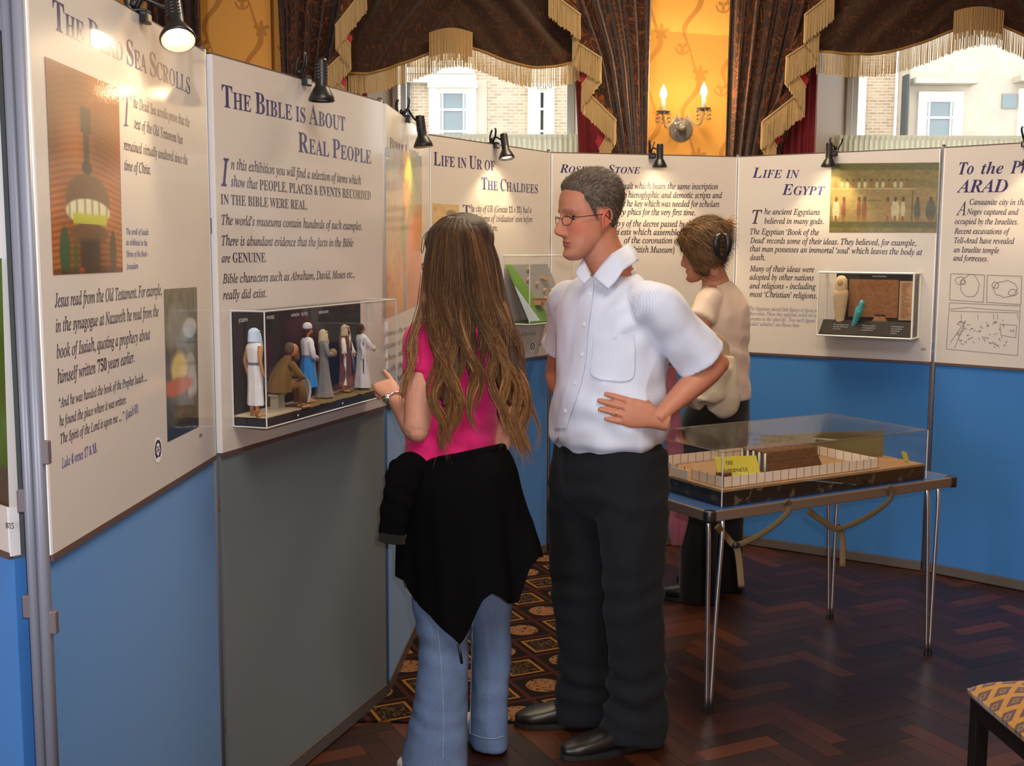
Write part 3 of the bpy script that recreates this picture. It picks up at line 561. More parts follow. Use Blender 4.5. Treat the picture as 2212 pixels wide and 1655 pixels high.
for n, ((a, b), mid) in enumerate((((-.80, .41), 3.35), ((2.22, 3.72), 3.35))):
    wn = bpy.data.objects.new('window_%d' % (n+1), None); COL.objects.link(wn); wn['kind'] = 'structure'
    for x0, x1 in ((a, a+.035), (b-.05, b)): link('stile', B().box((x0, 7.72, ZS), (x1, 7.80, ZT)).mesh(), m_wht, wn)
    link('stile', B().box((a+.05, 7.76, ZS), (a+.085, 7.82, ZT)).mesh(), m_wht, wn)
    for z in (ZS, ZT-.06, mid): link('rail', B().box((a, 7.73, z), (b, 7.79, z+.05)).mesh(), m_wht, wn)
    link('pane', B().box((a+.08, 7.775, ZS), (b-.04, 7.779, ZT)).mesh(), m_glass, wn)
# ---- café nets
m_net = mat('cream_net', S(226, 222, 196), .9, trans=0)
nt = m_net.nt; tl_ = nt.nodes.new('ShaderNodeBsdfTranslucent'); tl_.inputs[0].default_value = (*S(236, 230, 204), 1); ms_ = nt.nodes.new('ShaderNodeMixShader'); ms_.inputs[0].default_value = .55; nt.links.new(m_net.b.outputs[0], ms_.inputs[1]); nt.links.new(tl_.outputs[0], ms_.inputs[2]); nt.links.new(ms_.outputs[0], nt.nodes['Material Output'].inputs[0])
def net(px0, px1, pyt, label):
    t = Thing('net_curtain', label, 'curtain', at((px0+px1)/2, 600, 7.6).xy.to_3d(), 0); x0, x1 = at(px0, pyt, 7.6).x, at(px1, pyt, 7.6).x; zt = at(px0, pyt, 7.6).z; nf = int((x1-x0)/.034)
    def fn(u, v): x = x0+(x1-x0)*u; return Vector((x, 7.6+.011*math.sin(u*nf*2*PI)+.003*math.sin(u*91), zt-.02-(zt-1.0)*v+.006*math.sin(u*nf*2*PI)*(v > .5)))
    t.part('net', B().grid(fn, nf*8, 6), m_net, smooth=True, world=True)
    t.part('heading_band', B().grid(lambda u, v: Vector((x0+(x1-x0)*u, 7.593+.004*math.sin(u*nf*2*PI), zt+.006-.028*v)), nf*6, 2), m_net, world=True)
    t.part('rod', B().tube([(x0-.02, 7.62, zt), (x1+.02, 7.62, zt)], .006, 8), m_wht, world=True)
net(872, 1243, 291, 'short cream net curtain across the left window'); net(1800, 2330, 294, 'short cream net curtain across the right window')
# ------------------------------------------------------------------ curtains
m = mat('brown_damask', rough=.8, spec=.25, sheen=.3); n1 = m.noise(5.5, 2, 1.6, (1, 1, .8)); l1 = ((n1*9).frac()-.5).abs().lt(.13); n2 = m.noise(30, 3)
m.color(m.mix(l1*n2, m.mix(n2, S(46, 24, 12), S(66, 36, 16)), S(150, 78, 24))).bump(n2, .2, .002); m_dam = m
m = mat('brown_damask_valance', rough=.8, spec=.25, sheen=.2); n1 = m.noise(6, 2, 1.6, (1, 1, .8)); l1 = ((n1*9).frac()-.5).abs().lt(.10); n2 = m.noise(30, 3)
m.color(m.mix(l1*n2, m.mix(n2, S(40, 24, 14), S(58, 34, 18)), S(92, 50, 22))).bump(n2, .2, .002); m_val = m
m_red = mat('crimson_lining', S(150, 22, 34), .7, sheen=.3); m_fr = mat('gold_bullion_fringe', S(214, 186, 136), .6, sheen=.2); m_braid = mat('gold_braid', S(150, 112, 52), .7)
nt = m_fr.nt; tl2 = nt.nodes.new('ShaderNodeBsdfTranslucent'); tl2.inputs[0].default_value = (*S(226, 206, 160), 1); ms2 = nt.nodes.new('ShaderNodeMixShader'); ms2.inputs[0].default_value = .4; nt.links.new(m_fr.b.outputs[0], ms2.inputs[1]); nt.links.new(tl2.outputs[0], ms2.inputs[2]); nt.links.new(ms2.outputs[0], nt.nodes['Material Output'].inputs[0])
def drape(name, label, cuts, y, zb, zt, nf, amp, m, group=None, ext=None):
    """cuts: [(z, x0, x1)] from bottom to top"""
    zs = [c[0] for c in cuts]
    def fn(u, v):
        z = zb+(zt-zb)*v; x0 = np.interp(z, zs, [c[1] for c in cuts]); x1 = np.interp(z, zs, [c[2] for c in cuts]); a = u*nf*2*PI
        return Vector((x0+(x1-x0)*(u+.004*math.sin(a*2)), y+amp*(math.sin(a+.5*math.sin(z*2+nf))+.35*math.sin(2.3*a+1+z)), z))
    return single(name, B().grid(fn, nf*14, 40), m, label, 'curtain', group, smooth=True)
def X7(px, Y=7.1): return at(px, 100, Y).x
zy = lambda py, Y=7.1: at(1000, py, Y).z
drape('drape', 'dark brown damask drape left of the left window, beside wallpaper', [(0, X7(612), X7(720)), (2.3, X7(612), X7(725)), (zy(200), X7(610), X7(735)), (zy(0), X7(605), X7(795)), (4, X7(604), X7(810))], 7.08, .05, 3.95, 5, .035, m_dam)
drape('drape', 'dark brown damask drape between the left window and the candle light', [(0, X7(1345), X7(1398)), (zy(330), X7(1325), X7(1400)), (zy(130), X7(1275), X7(1402)), (zy(0), X7(1215), X7(1404)), (4, X7(1205), X7(1404))], 7.06, .05, 3.95, 5, .038, m_dam)
drape('drape', 'dark brown damask drape between the candle light and the right window', [(0, X7(1570), X7(1672)), (zy(330), X7(1569), X7(1690)), (zy(150), X7(1570), X7(1750)), (zy(0), X7(1572), X7(1800)), (4, X7(1573), X7(1810))], 7.06, .05, 3.95, 7, .038, m_dam)
drape('drape', 'dark brown drape behind the nearest spotlight at the upper left', [(0, X7(330), X7(440)), (4, X7(330), X7(442))], 7.04, .05, 3.95, 5, .04, m_dam)
drape('drape_lining', 'crimson lining folds left of the left window', [(0, X7(700), X7(790)), (4, X7(700), X7(792))], 7.15, .05, 3.9, 5, .018, m_red)
drape('drape_lining', 'crimson lining folds right of the left window', [(0, X7(1255), X7(1345)), (zy(330), X7(1253), X7(1345)), (zy(150), X7(1243), X7(1340)), (4, X7(1238), X7(1300))], 7.14, .05, 3.9, 6, .016, m_red)
drape('drape_lining', 'crimson lining folds left of the right window', [(0, X7(1672), X7(1768)), (4, X7(1672), X7(1774))], 7.14, .05, 3.9, 6, .018, m_red)
def fringe_geo(g, path, L, step=.0062, w=.0026, jy=.004):
    P = [Vector(p) for p in path]; rs = random.Random(len(P)+int(L*1000)+int(P[0].x*100))
    for a, b in zip(P, P[1:]):
        n = max(1, int((b-a).length/step))
        for i in range(n):
            p = a.lerp(b, (i+rs.random()*.4)/n); l = L*rs.uniform(.93, 1.04); dx = rs.uniform(-.002, .002); dy = rs.uniform(-jy, jy)
            g.tube([p, p+Vector((dx*.5, dy*.6, -l*.5)), p+Vector((dx, dy, -l))], [w*.8, w, w*1.1], 4, cap=False)
def swag(label, pk, bott, top, zt, fringe_px=46, tab=None, Y=6.98, group='swagged valances over the windows'):
    """bott: pixel polyline of the cloth's lower edge; top: x range at the top"""
    t = Thing('swag_valance', label, 'curtain', at(pk, 100, Y), 0, group); Q = spline([tuple(at(x, y, Y-.03)) for x, y in bott], 60); L = at(1000, 100, Y).z-at(1000, 100+fringe_px, Y).z
    xt0, xt1 = at(top[0], 0, Y).x, at(top[1], 0, Y).x
    def fn(u, v):
        i = u*59; q = Q[min(int(i), 58)]*(1-(i-min(int(i), 58)))+Q[min(int(i), 58)+1]*(i-min(int(i), 58)); xt = xt0+(xt1-xt0)*u; x = xt+(q[0]-xt)*v**.8; sag = abs(2*u-1)
        z = zt+(q[2]-zt)*v; k = v*(1.25-.55*sag)+.12*math.sin(3*u); f = math.sin(k*26+2.4*math.sin(u*5))*.036*(1-abs(2*v-1)**3)+math.sin(k*49+u*6)*.006
        return Vector((x, Y-.02-.075*math.sin(PI*u)*(.35+.65*math.sin(PI*min(v, .999)*.6))-f, z))
    c = t.part('cloth', B().grid(fn, 90, 90), m_val, smooth=True, world=True)
    edge = [fn(i/120, 1.0) for i in range(121)]; edge = [p+Vector((0, -.008, 0)) for p in edge]; g = B(); fringe_geo(g, edge, L); t.part('fringe', g, m_fr, world=True, kind='stuff')
    t.part('braid', B().tube([p+Vector((0, -.002, -.004)) for p in edge], .0085, 6), m_braid, smooth=True, world=True)
    if tab:
        x0, x1, y0, y1 = tab; yb = Y-.15; ed = [at(x0+(x1-x0)*i/30, y0+10-10*math.sin(PI*i/30), yb-.03*math.sin(PI*i/30)) for i in range(31)]; l2 = at(1000, y0, yb).z-at(1000, y1, yb).z
        s = t.part('rosette_tab', B().add([p for p in ed]+[p+Vector((0, 0, -l2*.8)) for p in ed], [(i, i+31, i+32, i+1) for i in range(30)]), m_braid, world=True); g = B()
        fringe_geo(g, [p+Vector((0, -.004, 0)) for p in ed], l2); t.part('tab_fringe', g, m_fr, world=True, kind='stuff', label='gold bullion fringe')
    return t
swag('brown damask swag with gold fringe over the left window', 1000, [(742, 156), (800, 158), (860, 142), (930, 118), (975, 103), (1022, 107), (1090, 132), (1150, 146), (1205, 142), (1256, 128)], (752, 1208), 3.9, 46, (928, 1021, 60, 128))
swag('brown damask swag with gold fringe over the right window', 2115, [(1765, 108), (1830, 116), (1900, 116), (1980, 96), (2058, 66), (2120, 52), (2165, 62), (2240, 96), (2330, 116), (2460, 110)], (1790, 2470), 3.9, 50, (2061, 2170, 14, 78))
def tail(label, zz_, L, far_top, Y=6.80, side=1):
    """zig-zag pleated tail: each fold a strip of cloth with fringe on its hem"""
    P = [at(x, y, Y+(.035 if i % 2 == (0 if side > 0 else 0) else 0)) for i, (x, y) in enumerate(zz_)]; t = Thing('fringed_tail', label, 'curtain', (P[len(P)//2].x, Y, P[-1].z), 0, 'zig-zag fringed tails beside the swags'); top = 3.92
    for i, (a, b) in enumerate(zip(P, P[1:])):
        front = i % 2 == 0; yo = .011*i; o = Vector((0, yo, 0)); a2, b2 = a+o, b+o
        n = 10; vs = []
        for k in range(n+1):
            p = a2.lerp(b2, k/n); vs += [p, Vector((p.x+(far_top-p.x)*(.22 if front else .12), p.y+.012, p.z+(.13 if front else .05)))]
        t.part('fold', B().add(vs, [(2*k, 2*k+1, 2*k+3, 2*k+2) for k in range(n)]), m_dam if front else m_red, smooth=True, world=True)
        g = B(); fringe_geo(g, [a2+Vector((0, -.006, 0)), b2+Vector((0, -.006, 0))], L*(1 if front else .92)); g.tube([a2+Vector((0, -.008, 0)), b2+Vector((0, -.008, 0))], .006, 6); t.part('fringe', g, m_fr, world=True, kind='stuff')
tail('gold fringed zig-zag tail at the left of the left window', [(792, -30), (724, 57), (757, 98), (703, 150), (742, 190), (700, 240)], .145, X7(800))
tail('gold fringed zig-zag tail at the right of the left window', [(1185, -20), (1254, 32), (1237, 84), (1300, 125), (1257, 184), (1332, 258), (1296, 322)], .15, X7(1220))
tail('gold fringed zig-zag tail at the left of the right window', [(1802, -18), (1738, 32), (1771, 76), (1700, 122), (1743, 188), (1649, 262), (1682, 316)], .165, X7(1790))
# ------------------------------------------------------------------ wall candle light
m_cry = mat('crystal_glass', (.95, .95, .95), .03, trans=.85, spec=.8); m_brass = mat('silvered_brass', (.75, .6, .4), .2, metal=1); m_flame = mat('candle_bulb', (1, .9, .7), emit=(1, .72, .36), estr=30); m_candle = mat('candle_sleeve', S(222, 196, 170), .5)
Yc = 7.02; c0 = at(1480, 273, Yc); t = Thing('candle_wall_light', 'crystal two-candle wall light glowing on gold wallpaper', 'wall light', (c0.x, YW, c0.z-.06))
MR = lambda p: Matrix.Translation(p)@Matrix.Rotation(PI/2, 4, 'X')
t.part('back_plate', B().lathe([(0, .0), (.072, .0), (.074, .006), (.066, .014), (.03, .022), (0, .024)], 32, MR(Vector((c0.x, YW-.001, c0.z)))), m_cry, smooth=True, world=True)
t.part('boss', B().blob((c0.x, YW-.055, c0.z+.012), .028, 14, 8), m_cry, world=True); t.part('stem', B().tube([(c0.x, YW-.02, c0.z), (c0.x, YW-.05, c0.z+.012)], .008), m_brass, world=True)
for px, base, top_ in ((1433, 243, 213), (1520, 236, 208)):
    a = at(px, base, Yc); b = at(px, top_, Yc); arm = spline([(c0.x, YW-.05, c0.z+.02), (c0.x+(a.x-c0.x)*.28, YW-.07, c0.z+.075), (c0.x+(a.x-c0.x)*.52, YW-.10, c0.z+.03), (c0.x+(a.x-c0.x)*.85, Yc+.02, a.z-.085), (a.x, Yc, a.z-.02), (a.x, Yc, a.z)], 30)
    ar = t.part('arm', B().tube(arm, .0065, 8), m_cry, smooth=True, world=True); t.part('drip_pan', B().lathe([(.006, -.012), (.03, -.006), (.043, .004), (.045, .008), (.03, .002), (.006, 0)], 20, Matrix.Translation(a)), m_cry, smooth=True, world=True)
    cd = t.part('candle', B().tube([a, b], .0135, 14), m_candle, smooth=True, world=True)
    bb = t.part('bulb', B().lathe([(.009, 0), (.020, .014), (.0225, .028), (.015, .054), (.005, .076), (0, .084)], 16, Matrix.Translation(b)), m_flame, smooth=True, world=True)
    g = B()
    for k in range(8):
        q = a+Vector((.042*math.cos(k*PI/4), .042*math.sin(k*PI/4), 0))
        for j in range(3): g.lathe([(0, -.018-j*.024), (.0055, -.010-j*.024), (0, .001-j*.024)], 4, Matrix.Translation(q))
    t.part('crystal_drops', g, m_cry, world=True, kind='stuff'); light('candle_glow', 'POINT', b+Vector((0, -.03, .03)), 17, (1, .76, .44), .03)
# ------------------------------------------------------------------ across the street
ex = lambda px, py, Y=32: at(px, py, Y)
m = mat('pale_brick', rough=.9); br = m.nt.nodes.new('ShaderNodeTexBrick'); mp = m.nt.nodes.new('ShaderNodeMapping'); mp.inputs['Rotation'].default_value = (PI/2, 0, 0); m.nt.links.new(m.coords('Object'), mp.inputs[0]); m.nt.links.new(mp.outputs[0], br.inputs[0])
br.inputs['Color1'].default_value = (*S(196, 172, 142), 1); br.inputs['Color2'].default_value = (*S(172, 146, 120), 1); br.inputs['Mortar'].default_value = (*S(206, 190, 166), 1); br.inputs['Scale'].default_value = 1; br.inputs['Brick Width'].default_value = .24; br.inputs['Row Height'].default_value = .085; br.inputs['Mortar Size'].default_value = .012; m.nt.links.new(br.outputs[0], m.b.inputs['Base Color']); m_brick = m
m = mat('grey_stone_wall', rough=.9); m.color(m.mix(m.noise(1.6, 6, .5), S(176, 160, 140), S(214, 202, 182))); m_stone = m
m_sill = mat('painted_stone', S(236, 232, 216), .8); m_pane = mat('dark_far_pane', S(128, 138, 140), .15); m_pipe = mat('black_drainpipe', S(60, 64, 66), .6)
def townhouse(label, x0, x1, y, m_w, wins, extra, zt=16):
    t = Thing('townhouse', label, 'building', ((x0+x1)/2, y, 0), 0, 'buildings across the street'); t.part('wall', B().box((x0, y, -4), (x1, y+1, zt)), m_w, world=True)
    for (a, b, c, d, cas) in wins:  # px box of the sash, cas = casing margin px
        p, q = ex(a, d, y), ex(b, c, y); w = (cas/FPX*y); f = t.part('window_frame', B().box((p.x-w, y-.12, p.z-w*1.2), (p.x, y, q.z+w)).box((q.x, y-.12, p.z-w*1.2), (q.x+w, y, q.z+w)).box((p.x, y-.12, q.z), (q.x, y, q.z+w)).box((p.x-w*1.2, y-.2, p.z-w*1.2), (q.x+w*1.2, y, p.z)), m_sill, world=True)
        t.part('pane', B().box((p.x, y-.04, p.z), (q.x, y-.02, q.z)), m_pane, world=True, sub=None)
        g = B(); mx_ = (p.x+q.x)/2; wd = q.x-p.x; hz = q.z-p.z
        for x in ((p.x+.05, q.x-.05) if wd < .5 else (p.x+.03, p.x+wd*.13, q.x-wd*.13, q.x-.03)): g.box((x-.025, y-.08, p.z), (x+.025, y-.03, q.z))
        for k in (.02, .345, .70, .98): g.box((p.x, y-.085, p.z+hz*k-.03), (q.x, y-.026, p.z+hz*k+.03))
        t.part('glazing_bars', g, m_wht, world=True, kind='stuff')
    for nm, mm, bxs in extra:
        for (a, b, c, d, dep) in bxs: p, q = ex(a, d, y), ex(b, c, y); t.part(nm, B().box((p.x, y-dep, p.z), (q.x, y, q.z)), mm, world=True)
x = lambda px, y=32: ex(px, 200, y).x
townhouse('pale brick building seen through the left window', x(560), x(1345), 32, m_brick, [(948, 1010, 198, 330, 14), (1166, 1175, 196, 330, 8)],
    [('string_course', m_sill, [(880, 1026, 163, 180, .25), (880, 1026, 150, 162, .35)]), ('pilaster', m_sill, [(928, 945, 165, 400, .18), (1012, 1029, 165, 400, .18), (1139, 1160, 192, 400, .2), (1180, 1197, 192, 400, .2)]), ('window_hood', m_sill, [(925, 1032, 178, 192, .3), (1136, 1200, 182, 193, .3)]), ('drainpipe', m_pipe, [(880, 884, 100, 400, .2)]), ('stone_band', m_stone, [(1026, 1052, 175, 400, .06)])])
townhouse('grey stone gabled building seen through the right window', x(1952), x(2420), 31.5, m_stone, [(1992, 2062, 216, 345, 16), (2204, 2275, 205, 345, 12)],
    [('window_hood', m_stone, [(1965, 2100, 172, 185, .5), (2188, 2290, 168, 180, .5)]), ('blind', m_sill, [(1990, 2066, 203, 219, .1)]), ('air_vent', m_pane, [(2163, 2196, 203, 234, .05)]), ('drainpipe', m_pipe, [(1944, 1949, 165, 400, .4)])], zt=9.2)
townhouse('pale brick building left of the stone one in the right window', x(1700), x(1944), 32.4, m_brick, [(1838, 1849, 182, 345, 12)], [('pilaster', m_sill, [(1822, 1834, 165, 400, .2), (1853, 1868, 165, 400, .2)])])
single('street', B().box((-40, 9, -4.2), (50, 60, -4.1)), mat('asphalt', (.25, .25, .25), .9), None, None, kind='structure')
# ------------------------------------------------------------------ small figures
m_skin2 = mat('painted_figure_skin', S(176, 122, 82), .6)
def cloth(name, c, r=.85):
    if name in MATS: return MATS[name]
    m = mat(name, c, r, sheen=.1); n = m.noise(40, 3); m.color(m.mix(n, tuple(x*.8 for x in c), tuple(min(1, x*1.15) for x in c))); return m
def figurine(name, label, loc, yaw, h, robe, rob2, rr=(.13, .16), hem=.09, hat=None, hatm=None, beard=None, hair=None, arms=(), sash=None, vest=None, seated=False, group='model figures in the clear wall case'):
    """a standing figure of height h at loc facing local -y turned by yaw"""
    t = Thing(name, label, 'figurine', loc, yaw, group); s = h
    P = lambda *p: Vector(p)*s
    rs = random.Random(int(loc[0]*9999)); ph = rs.uniform(0, 6)
    def body(z0, z1, prof, m, nm, n=36, fold=.012, oy=0):
        def fn(u, v):
            a = 2*PI*u; z = z0+(z1-z0)*v; k = np.interp(v, [p[0] for p in prof], [p[1] for p in prof]); f = 1+fold/k*(1-v*.7)*(math.sin(a*7+ph)+.5*math.sin(a*13+ph*2))
            return P(k*math.cos(a)*f, k*.68*math.sin(a)*f+oy*(1-v), z)
        return t.part(nm, B().grid(fn, n, 14, closeu=True), m, smooth=True)
    if not seated:
        body(hem, .60, [(0, rr[1]), (.5, rr[0]), (.85, .105), (1, .09)], robe, 'skirt'); body(.56, .83, [(0, .092), (.35, .105), (.75, .118), (.92, .09), (1, .035)], rob2, 'tunic', fold=.004)
        for x in (-.05, .05): t.part('foot', B().tube([P(x, .02, .02), P(x, -.03, .016), P(x*1.2, -.085, .010)], [.026*s, .024*s, .014*s], 8), m_skin2, smooth=True); t.part('shin', B().tube([P(x, .015, .01), P(x, .015, hem+.06)], [.02*s, .028*s], 8), m_skin2, smooth=True)
    hz = .905; hy = -.01
    if seated: hz, hy = .90, -.12
    t.part('head', B().blob(P(0, hy, hz), (.046*s, .054*s, .066*s), 14, 10).tube([P(0, hy+.02, hz-.10), P(0, hy+.008, hz-.03)], .026*s, 8).blob(P(0, hy-.055, hz-.008), (.009*s, .013*s, .015*s), 8, 6), m_skin2, smooth=True)
    if beard: t.part('beard', B().blob(P(0, hy-.035, hz-.052), (.034*s, .028*s, .042*s), 12, 8), beard, smooth=True)
    if hair: t.part('hair', B().blob(P(0, hy+.016, hz+.016), (.054*s, .054*s, .064*s), 12, 8).blob(P(0, hy+.04, hz-.04), (.045*s, .026*s, .05*s), 10, 8), hair, smooth=True)
    if hat == 'turban': t.part('turban', B().lathe([(.052*s, 0), (.060*s, .01*s), (.062*s, .03*s), (.054*s, .065*s), (.03*s, .085*s), (0, .09*s)], 20, Matrix.Translation(P(0, hy+.005, hz+.02))), hatm, smooth=True); t.part('turban_band', B().lathe([(.059*s, .004*s), (.062*s, .012*s), (.061*s, .018*s)], 20, Matrix.Translation(P(0, hy+.005, hz+.016))), mat('blue_trim', S(70, 96, 150), .7), smooth=True)
    if hat in ('nemes', 'scarf'):
        L = .15 if hat == 'nemes' else .2
        def fn(u, v):
            a = PI*(-.1+1.2*u); z = hz+.075-(L)*v**1.3; k = .058*math.sin(min(1, v*2.2+.15)*PI/2)+.012*v; return P(k*math.cos(a), hy+.004+k*1.15*math.sin(a), z)
        t.part('headcloth', B().grid(fn, 20, 14), hatm, smooth=True); t.part('headband', B().tube([P(.056*math.cos(a), hy+.004-.056*math.sin(a), hz+.036) for a in np.linspace(.2, PI-.2, 10)], .008*s, 6), hatm, smooth=True)
        for x in (-1, 1): t.part('lappet', B().tube([P(.05*x, hy-.02, hz+.02), P(.055*x, hy-.03, hz-.05), P(.05*x, hy-.055, hz-.14)], [.018*s, .022*s, .018*s], 8, flat=.5), hatm, smooth=True)
    for side, (el, ha), sm in arms:
        sh = P(.105*side, 0, .78); el_ = P(*el); ha_ = P(*ha)
        if sm is not None: t.part('sleeve', B().tube([sh, sh.lerp(el_, .6), el_, el_.lerp(ha_, .55)], [.034*s, .04*s, .036*s, .044*s], 10), sm, smooth=True); t.part('hand', B().tube([el_.lerp(ha_, .4), ha_.lerp(el_, .15), ha_], [.018*s, .016*s, .011*s], 8), m_skin2, smooth=True)
        else: t.part('arm', B().tube([sh, sh.lerp(el_, .5), el_, ha_.lerp(el_, .25), ha_], [.03*s, .028*s, .022*s, .017*s, .013*s], 8), m_skin2, smooth=True)
    if sash: t.part('sash', B().lathe([(.098*s, .575*s), (.103*s, .59*s), (.1*s, .605*s)], 20, Matrix.Scale(.72, 4, (0, 1, 0))).tube([P(.02, -.085, .59), P(.025, -.11, .45), P(.03, -.125, .3)], [.012*s, .014*s, .012*s], 6), sash, smooth=True)
    if vest:
        for x in (-1, 1): t.part('open_coat', B().grid(lambda u, v: P(x*(.045+.10*u+.02*math.sin(v*9)*u), -.07*math.cos(u*2.2)-.004-.05*(1-v)*(1-u), .82-(.82-.08)*(1-v)), 8, 12), vest, smooth=True)
    return t
C_ = lambda n, *c: cloth(n, S(*c))
cream = C_('figure_cream_cloth', 220, 212, 196); offw = C_('figure_white_cloth', 214, 214, 220); grey = C_('figure_grey_cloth', 132, 128, 124); brown = C_('figure_ochre_cloth', 112, 84, 44); blu = C_('figure_blue_cloth', 36, 130, 205); mar = C_('figure_maroon_cloth', 104, 60, 58); hairm = C_('figure_dark_hair', 52, 36, 28); scarf = C_('figure_sand_scarf', 205, 188, 154); purple = C_('figure_violet_breastplate', 128, 112, 150); ghair = C_('figure_grey_hair', 86, 74, 62)
def clear_case(name, label, b, u0, u1, z0, z1, dep, frame=None, er=.0022):
    """a clear box screwed to a board: five acrylic walls with bright cut edges"""
    o = b.o+b.d*u0; t = Thing(name, label, 'display case', (o.x, o.y, z0), b.rz); w = u1-u0; hh = z1-z0; y0 = -.0195; th = .003
    t.part('front', B().box((0, y0-dep, 0), (w, y0-dep+th, hh)), m_glass); t.part('side', B().box((0, y0-dep+th, 0), (th, y0, hh)), m_glass); t.part('side', B().box((w-th, y0-dep+th, 0), (w, y0, hh)), m_glass)
    t.part('top', B().box((th, y0-dep+th, hh-th), (w-th, y0, hh)), m_glass)
    me = frame or m_acr
    P = [(0, y0), (0, y0-dep), (w, y0-dep), (w, y0)]
    for x, y in P: t.part('edge', B().tube([(x, y, 0), (x, y, hh)], er, 6), me)
    for z in (0, hh):
        for a, c in zip(P, P[1:]): t.part('edge', B().tube([(*a, z), (*c, z)], er*(1.2 if z else 1), 6), me)
    t.y0 = y0; t.dep = dep; t.w = w; t.hh = hh; return t
m_acr = mat('acrylic_cut_edge', (.62, .66, .66), .15, spec=.8); m_black = mat('black_board', S(30, 30, 42), .7); m_straw = mat('straw_ground', S(92, 78, 48), .95); m_straw.color(m_straw.mix(m_straw.noise(160, 4), S(62, 52, 34), S(150, 130, 84)))
m_sand = mat('pale_sand_board', S(196, 180, 154), .9); m_txt = mat('white_print', (.8, .8, .8), .6)
k = clear_case('display_case', 'clear wall case of robed model figures under the Real People poster', b1, .066, .862, 1.098, 1.402, .10)
k.part('back_board', B().box((.004, k.y0-.003, .03), (k.w-.06, k.y0, k.hh-.004)), m_black); k.part('base', B().box((.004, k.y0-k.dep+.004, .0), (k.w-.004, k.y0, .022)), m_black)
gr = B().grid(lambda u, v: (.004+(k.w-.012)*u, k.y0-k.dep+.005+(k.dep-.008)*v, .024+.004*noise.noise(Vector((u*30, v*6, 1)))), 80, 12); k.part('straw_floor', gr, m_straw, smooth=True); k.part('sand_patch', B().box((.006, k.y0-k.dep+.006, .024), (.19, k.y0-.003, .0285)), m_sand)
for uu in (.16, .42): k.part('screw', B().blob((uu, k.y0-k.dep-.001, .012), .0035, 8, 6), m_chr)
for s_, uu in (('JOSEPH', .03), ('MOSES', .17), ('AARON', .30), ('RUTH', .36), ('ABRAHAM', .46)):
    v, f = text2(s_, 'sans'); k.part('lettering', mesh('lettering', [(uu+a*.009, k.y0-.0036, .272+c*.009) for a, c in v], f), m_txt)
def cpos(px, py, off): u, z = b1.loc(px, py, off); p = b1.o+b1.d*u+b1.n*off; return (p.x, p.y, 1.1225+.003)
H = .222; rz1 = b1.rz
figurine('model_figure', 'model figure at left of the case in Egyptian blue and white headcloth', cpos(553, 897, .082), rz1+1.15, .238, offw, offw, hat='nemes', hatm=C_('figure_pale_blue_cloth', 190, 214, 236), arms=((-1, ((-.15, .03, .62), (-.15, -.01, .44)), None), (1, ((.15, .03, .62), (.15, -.01, .44)), None)), sash=C_('figure_slate_sash', 96, 116, 140), rr=(.10, .11), hem=.13)
figurine('model_figure', 'model figure with white turban, violet breastplate and bright blue skirt', cpos(666, 868, .065), rz1+.9, .226, blu, offw, hat='turban', hatm=offw, beard=hairm, hair=hairm, hem=.2, arms=((-1, ((-.14, -.02, .6), (-.03, -.13, .52)), offw), (1, ((.14, -.02, .6), (.06, -.13, .5)), offw)), sash=purple)
t = figurine('model_figure', 'model woman in grey robe and sand coloured headscarf', cpos(700, 856, .045), rz1+.7, .205, grey, grey, hat='scarf', hatm=scarf, hem=.0, rr=(.13, .2), arms=((-1, ((-.13, -.04, .62), (-.02, -.14, .6)), grey), (1, ((.13, -.04, .62), (.03, -.14, .6)), grey)))
t.part('bundle', B().blob(Vector((0, -.14, .63))*.205, (.016, .012, .013), 10, 8), cloth('figure_gold_bundle', S(150, 118, 60)), smooth=True)
figurine('model_figure', 'model man with sand headcloth, dark beard and maroon coat over white robe', cpos(747, 838, .05), rz1+.15, .212, offw, cream, hat='scarf', hatm=scarf, beard=hairm, arms=((-1, ((-.17, -.04, .62), (-.22, -.06, .52)), cream), (1, ((.15, -.05, .60), (.08, -.12, .5)), cream)), vest=mar, hem=.1, rr=(.11, .13), sash=C_('figure_slate_sash', 96, 116, 140))
figurine('model_figure', 'model figure in white at right of the case holding up a cloth', cpos(782, 838, .06), rz1+1.0, .208, offw, offw, hair=hairm, arms=((-1, ((-.12, -.1, .62), (-.04, -.22, .58)), offw), (1, ((.15, -.1, .64), (.12, -.25, .6)), offw)), hem=.02, rr=(.12, .17))
p = b1.o+b1.d*.715+b1.n*.075; t = Thing('cloth_on_line', 'small white cloth hanging at the far right of the wall case', 'cloth', (p.x, p.y, 1.122), rz1); t.part('stand', B().tube([(0, 0, 0), (0, 0, .155)], .002), hairm); t.part('cloth', B().grid(lambda u, v: (.028*(u-.5)*(1.2-.3*v), .004*math.sin(u*9)+.003*math.sin(v*7), .16-.062*v), 12, 10), offw, smooth=True)
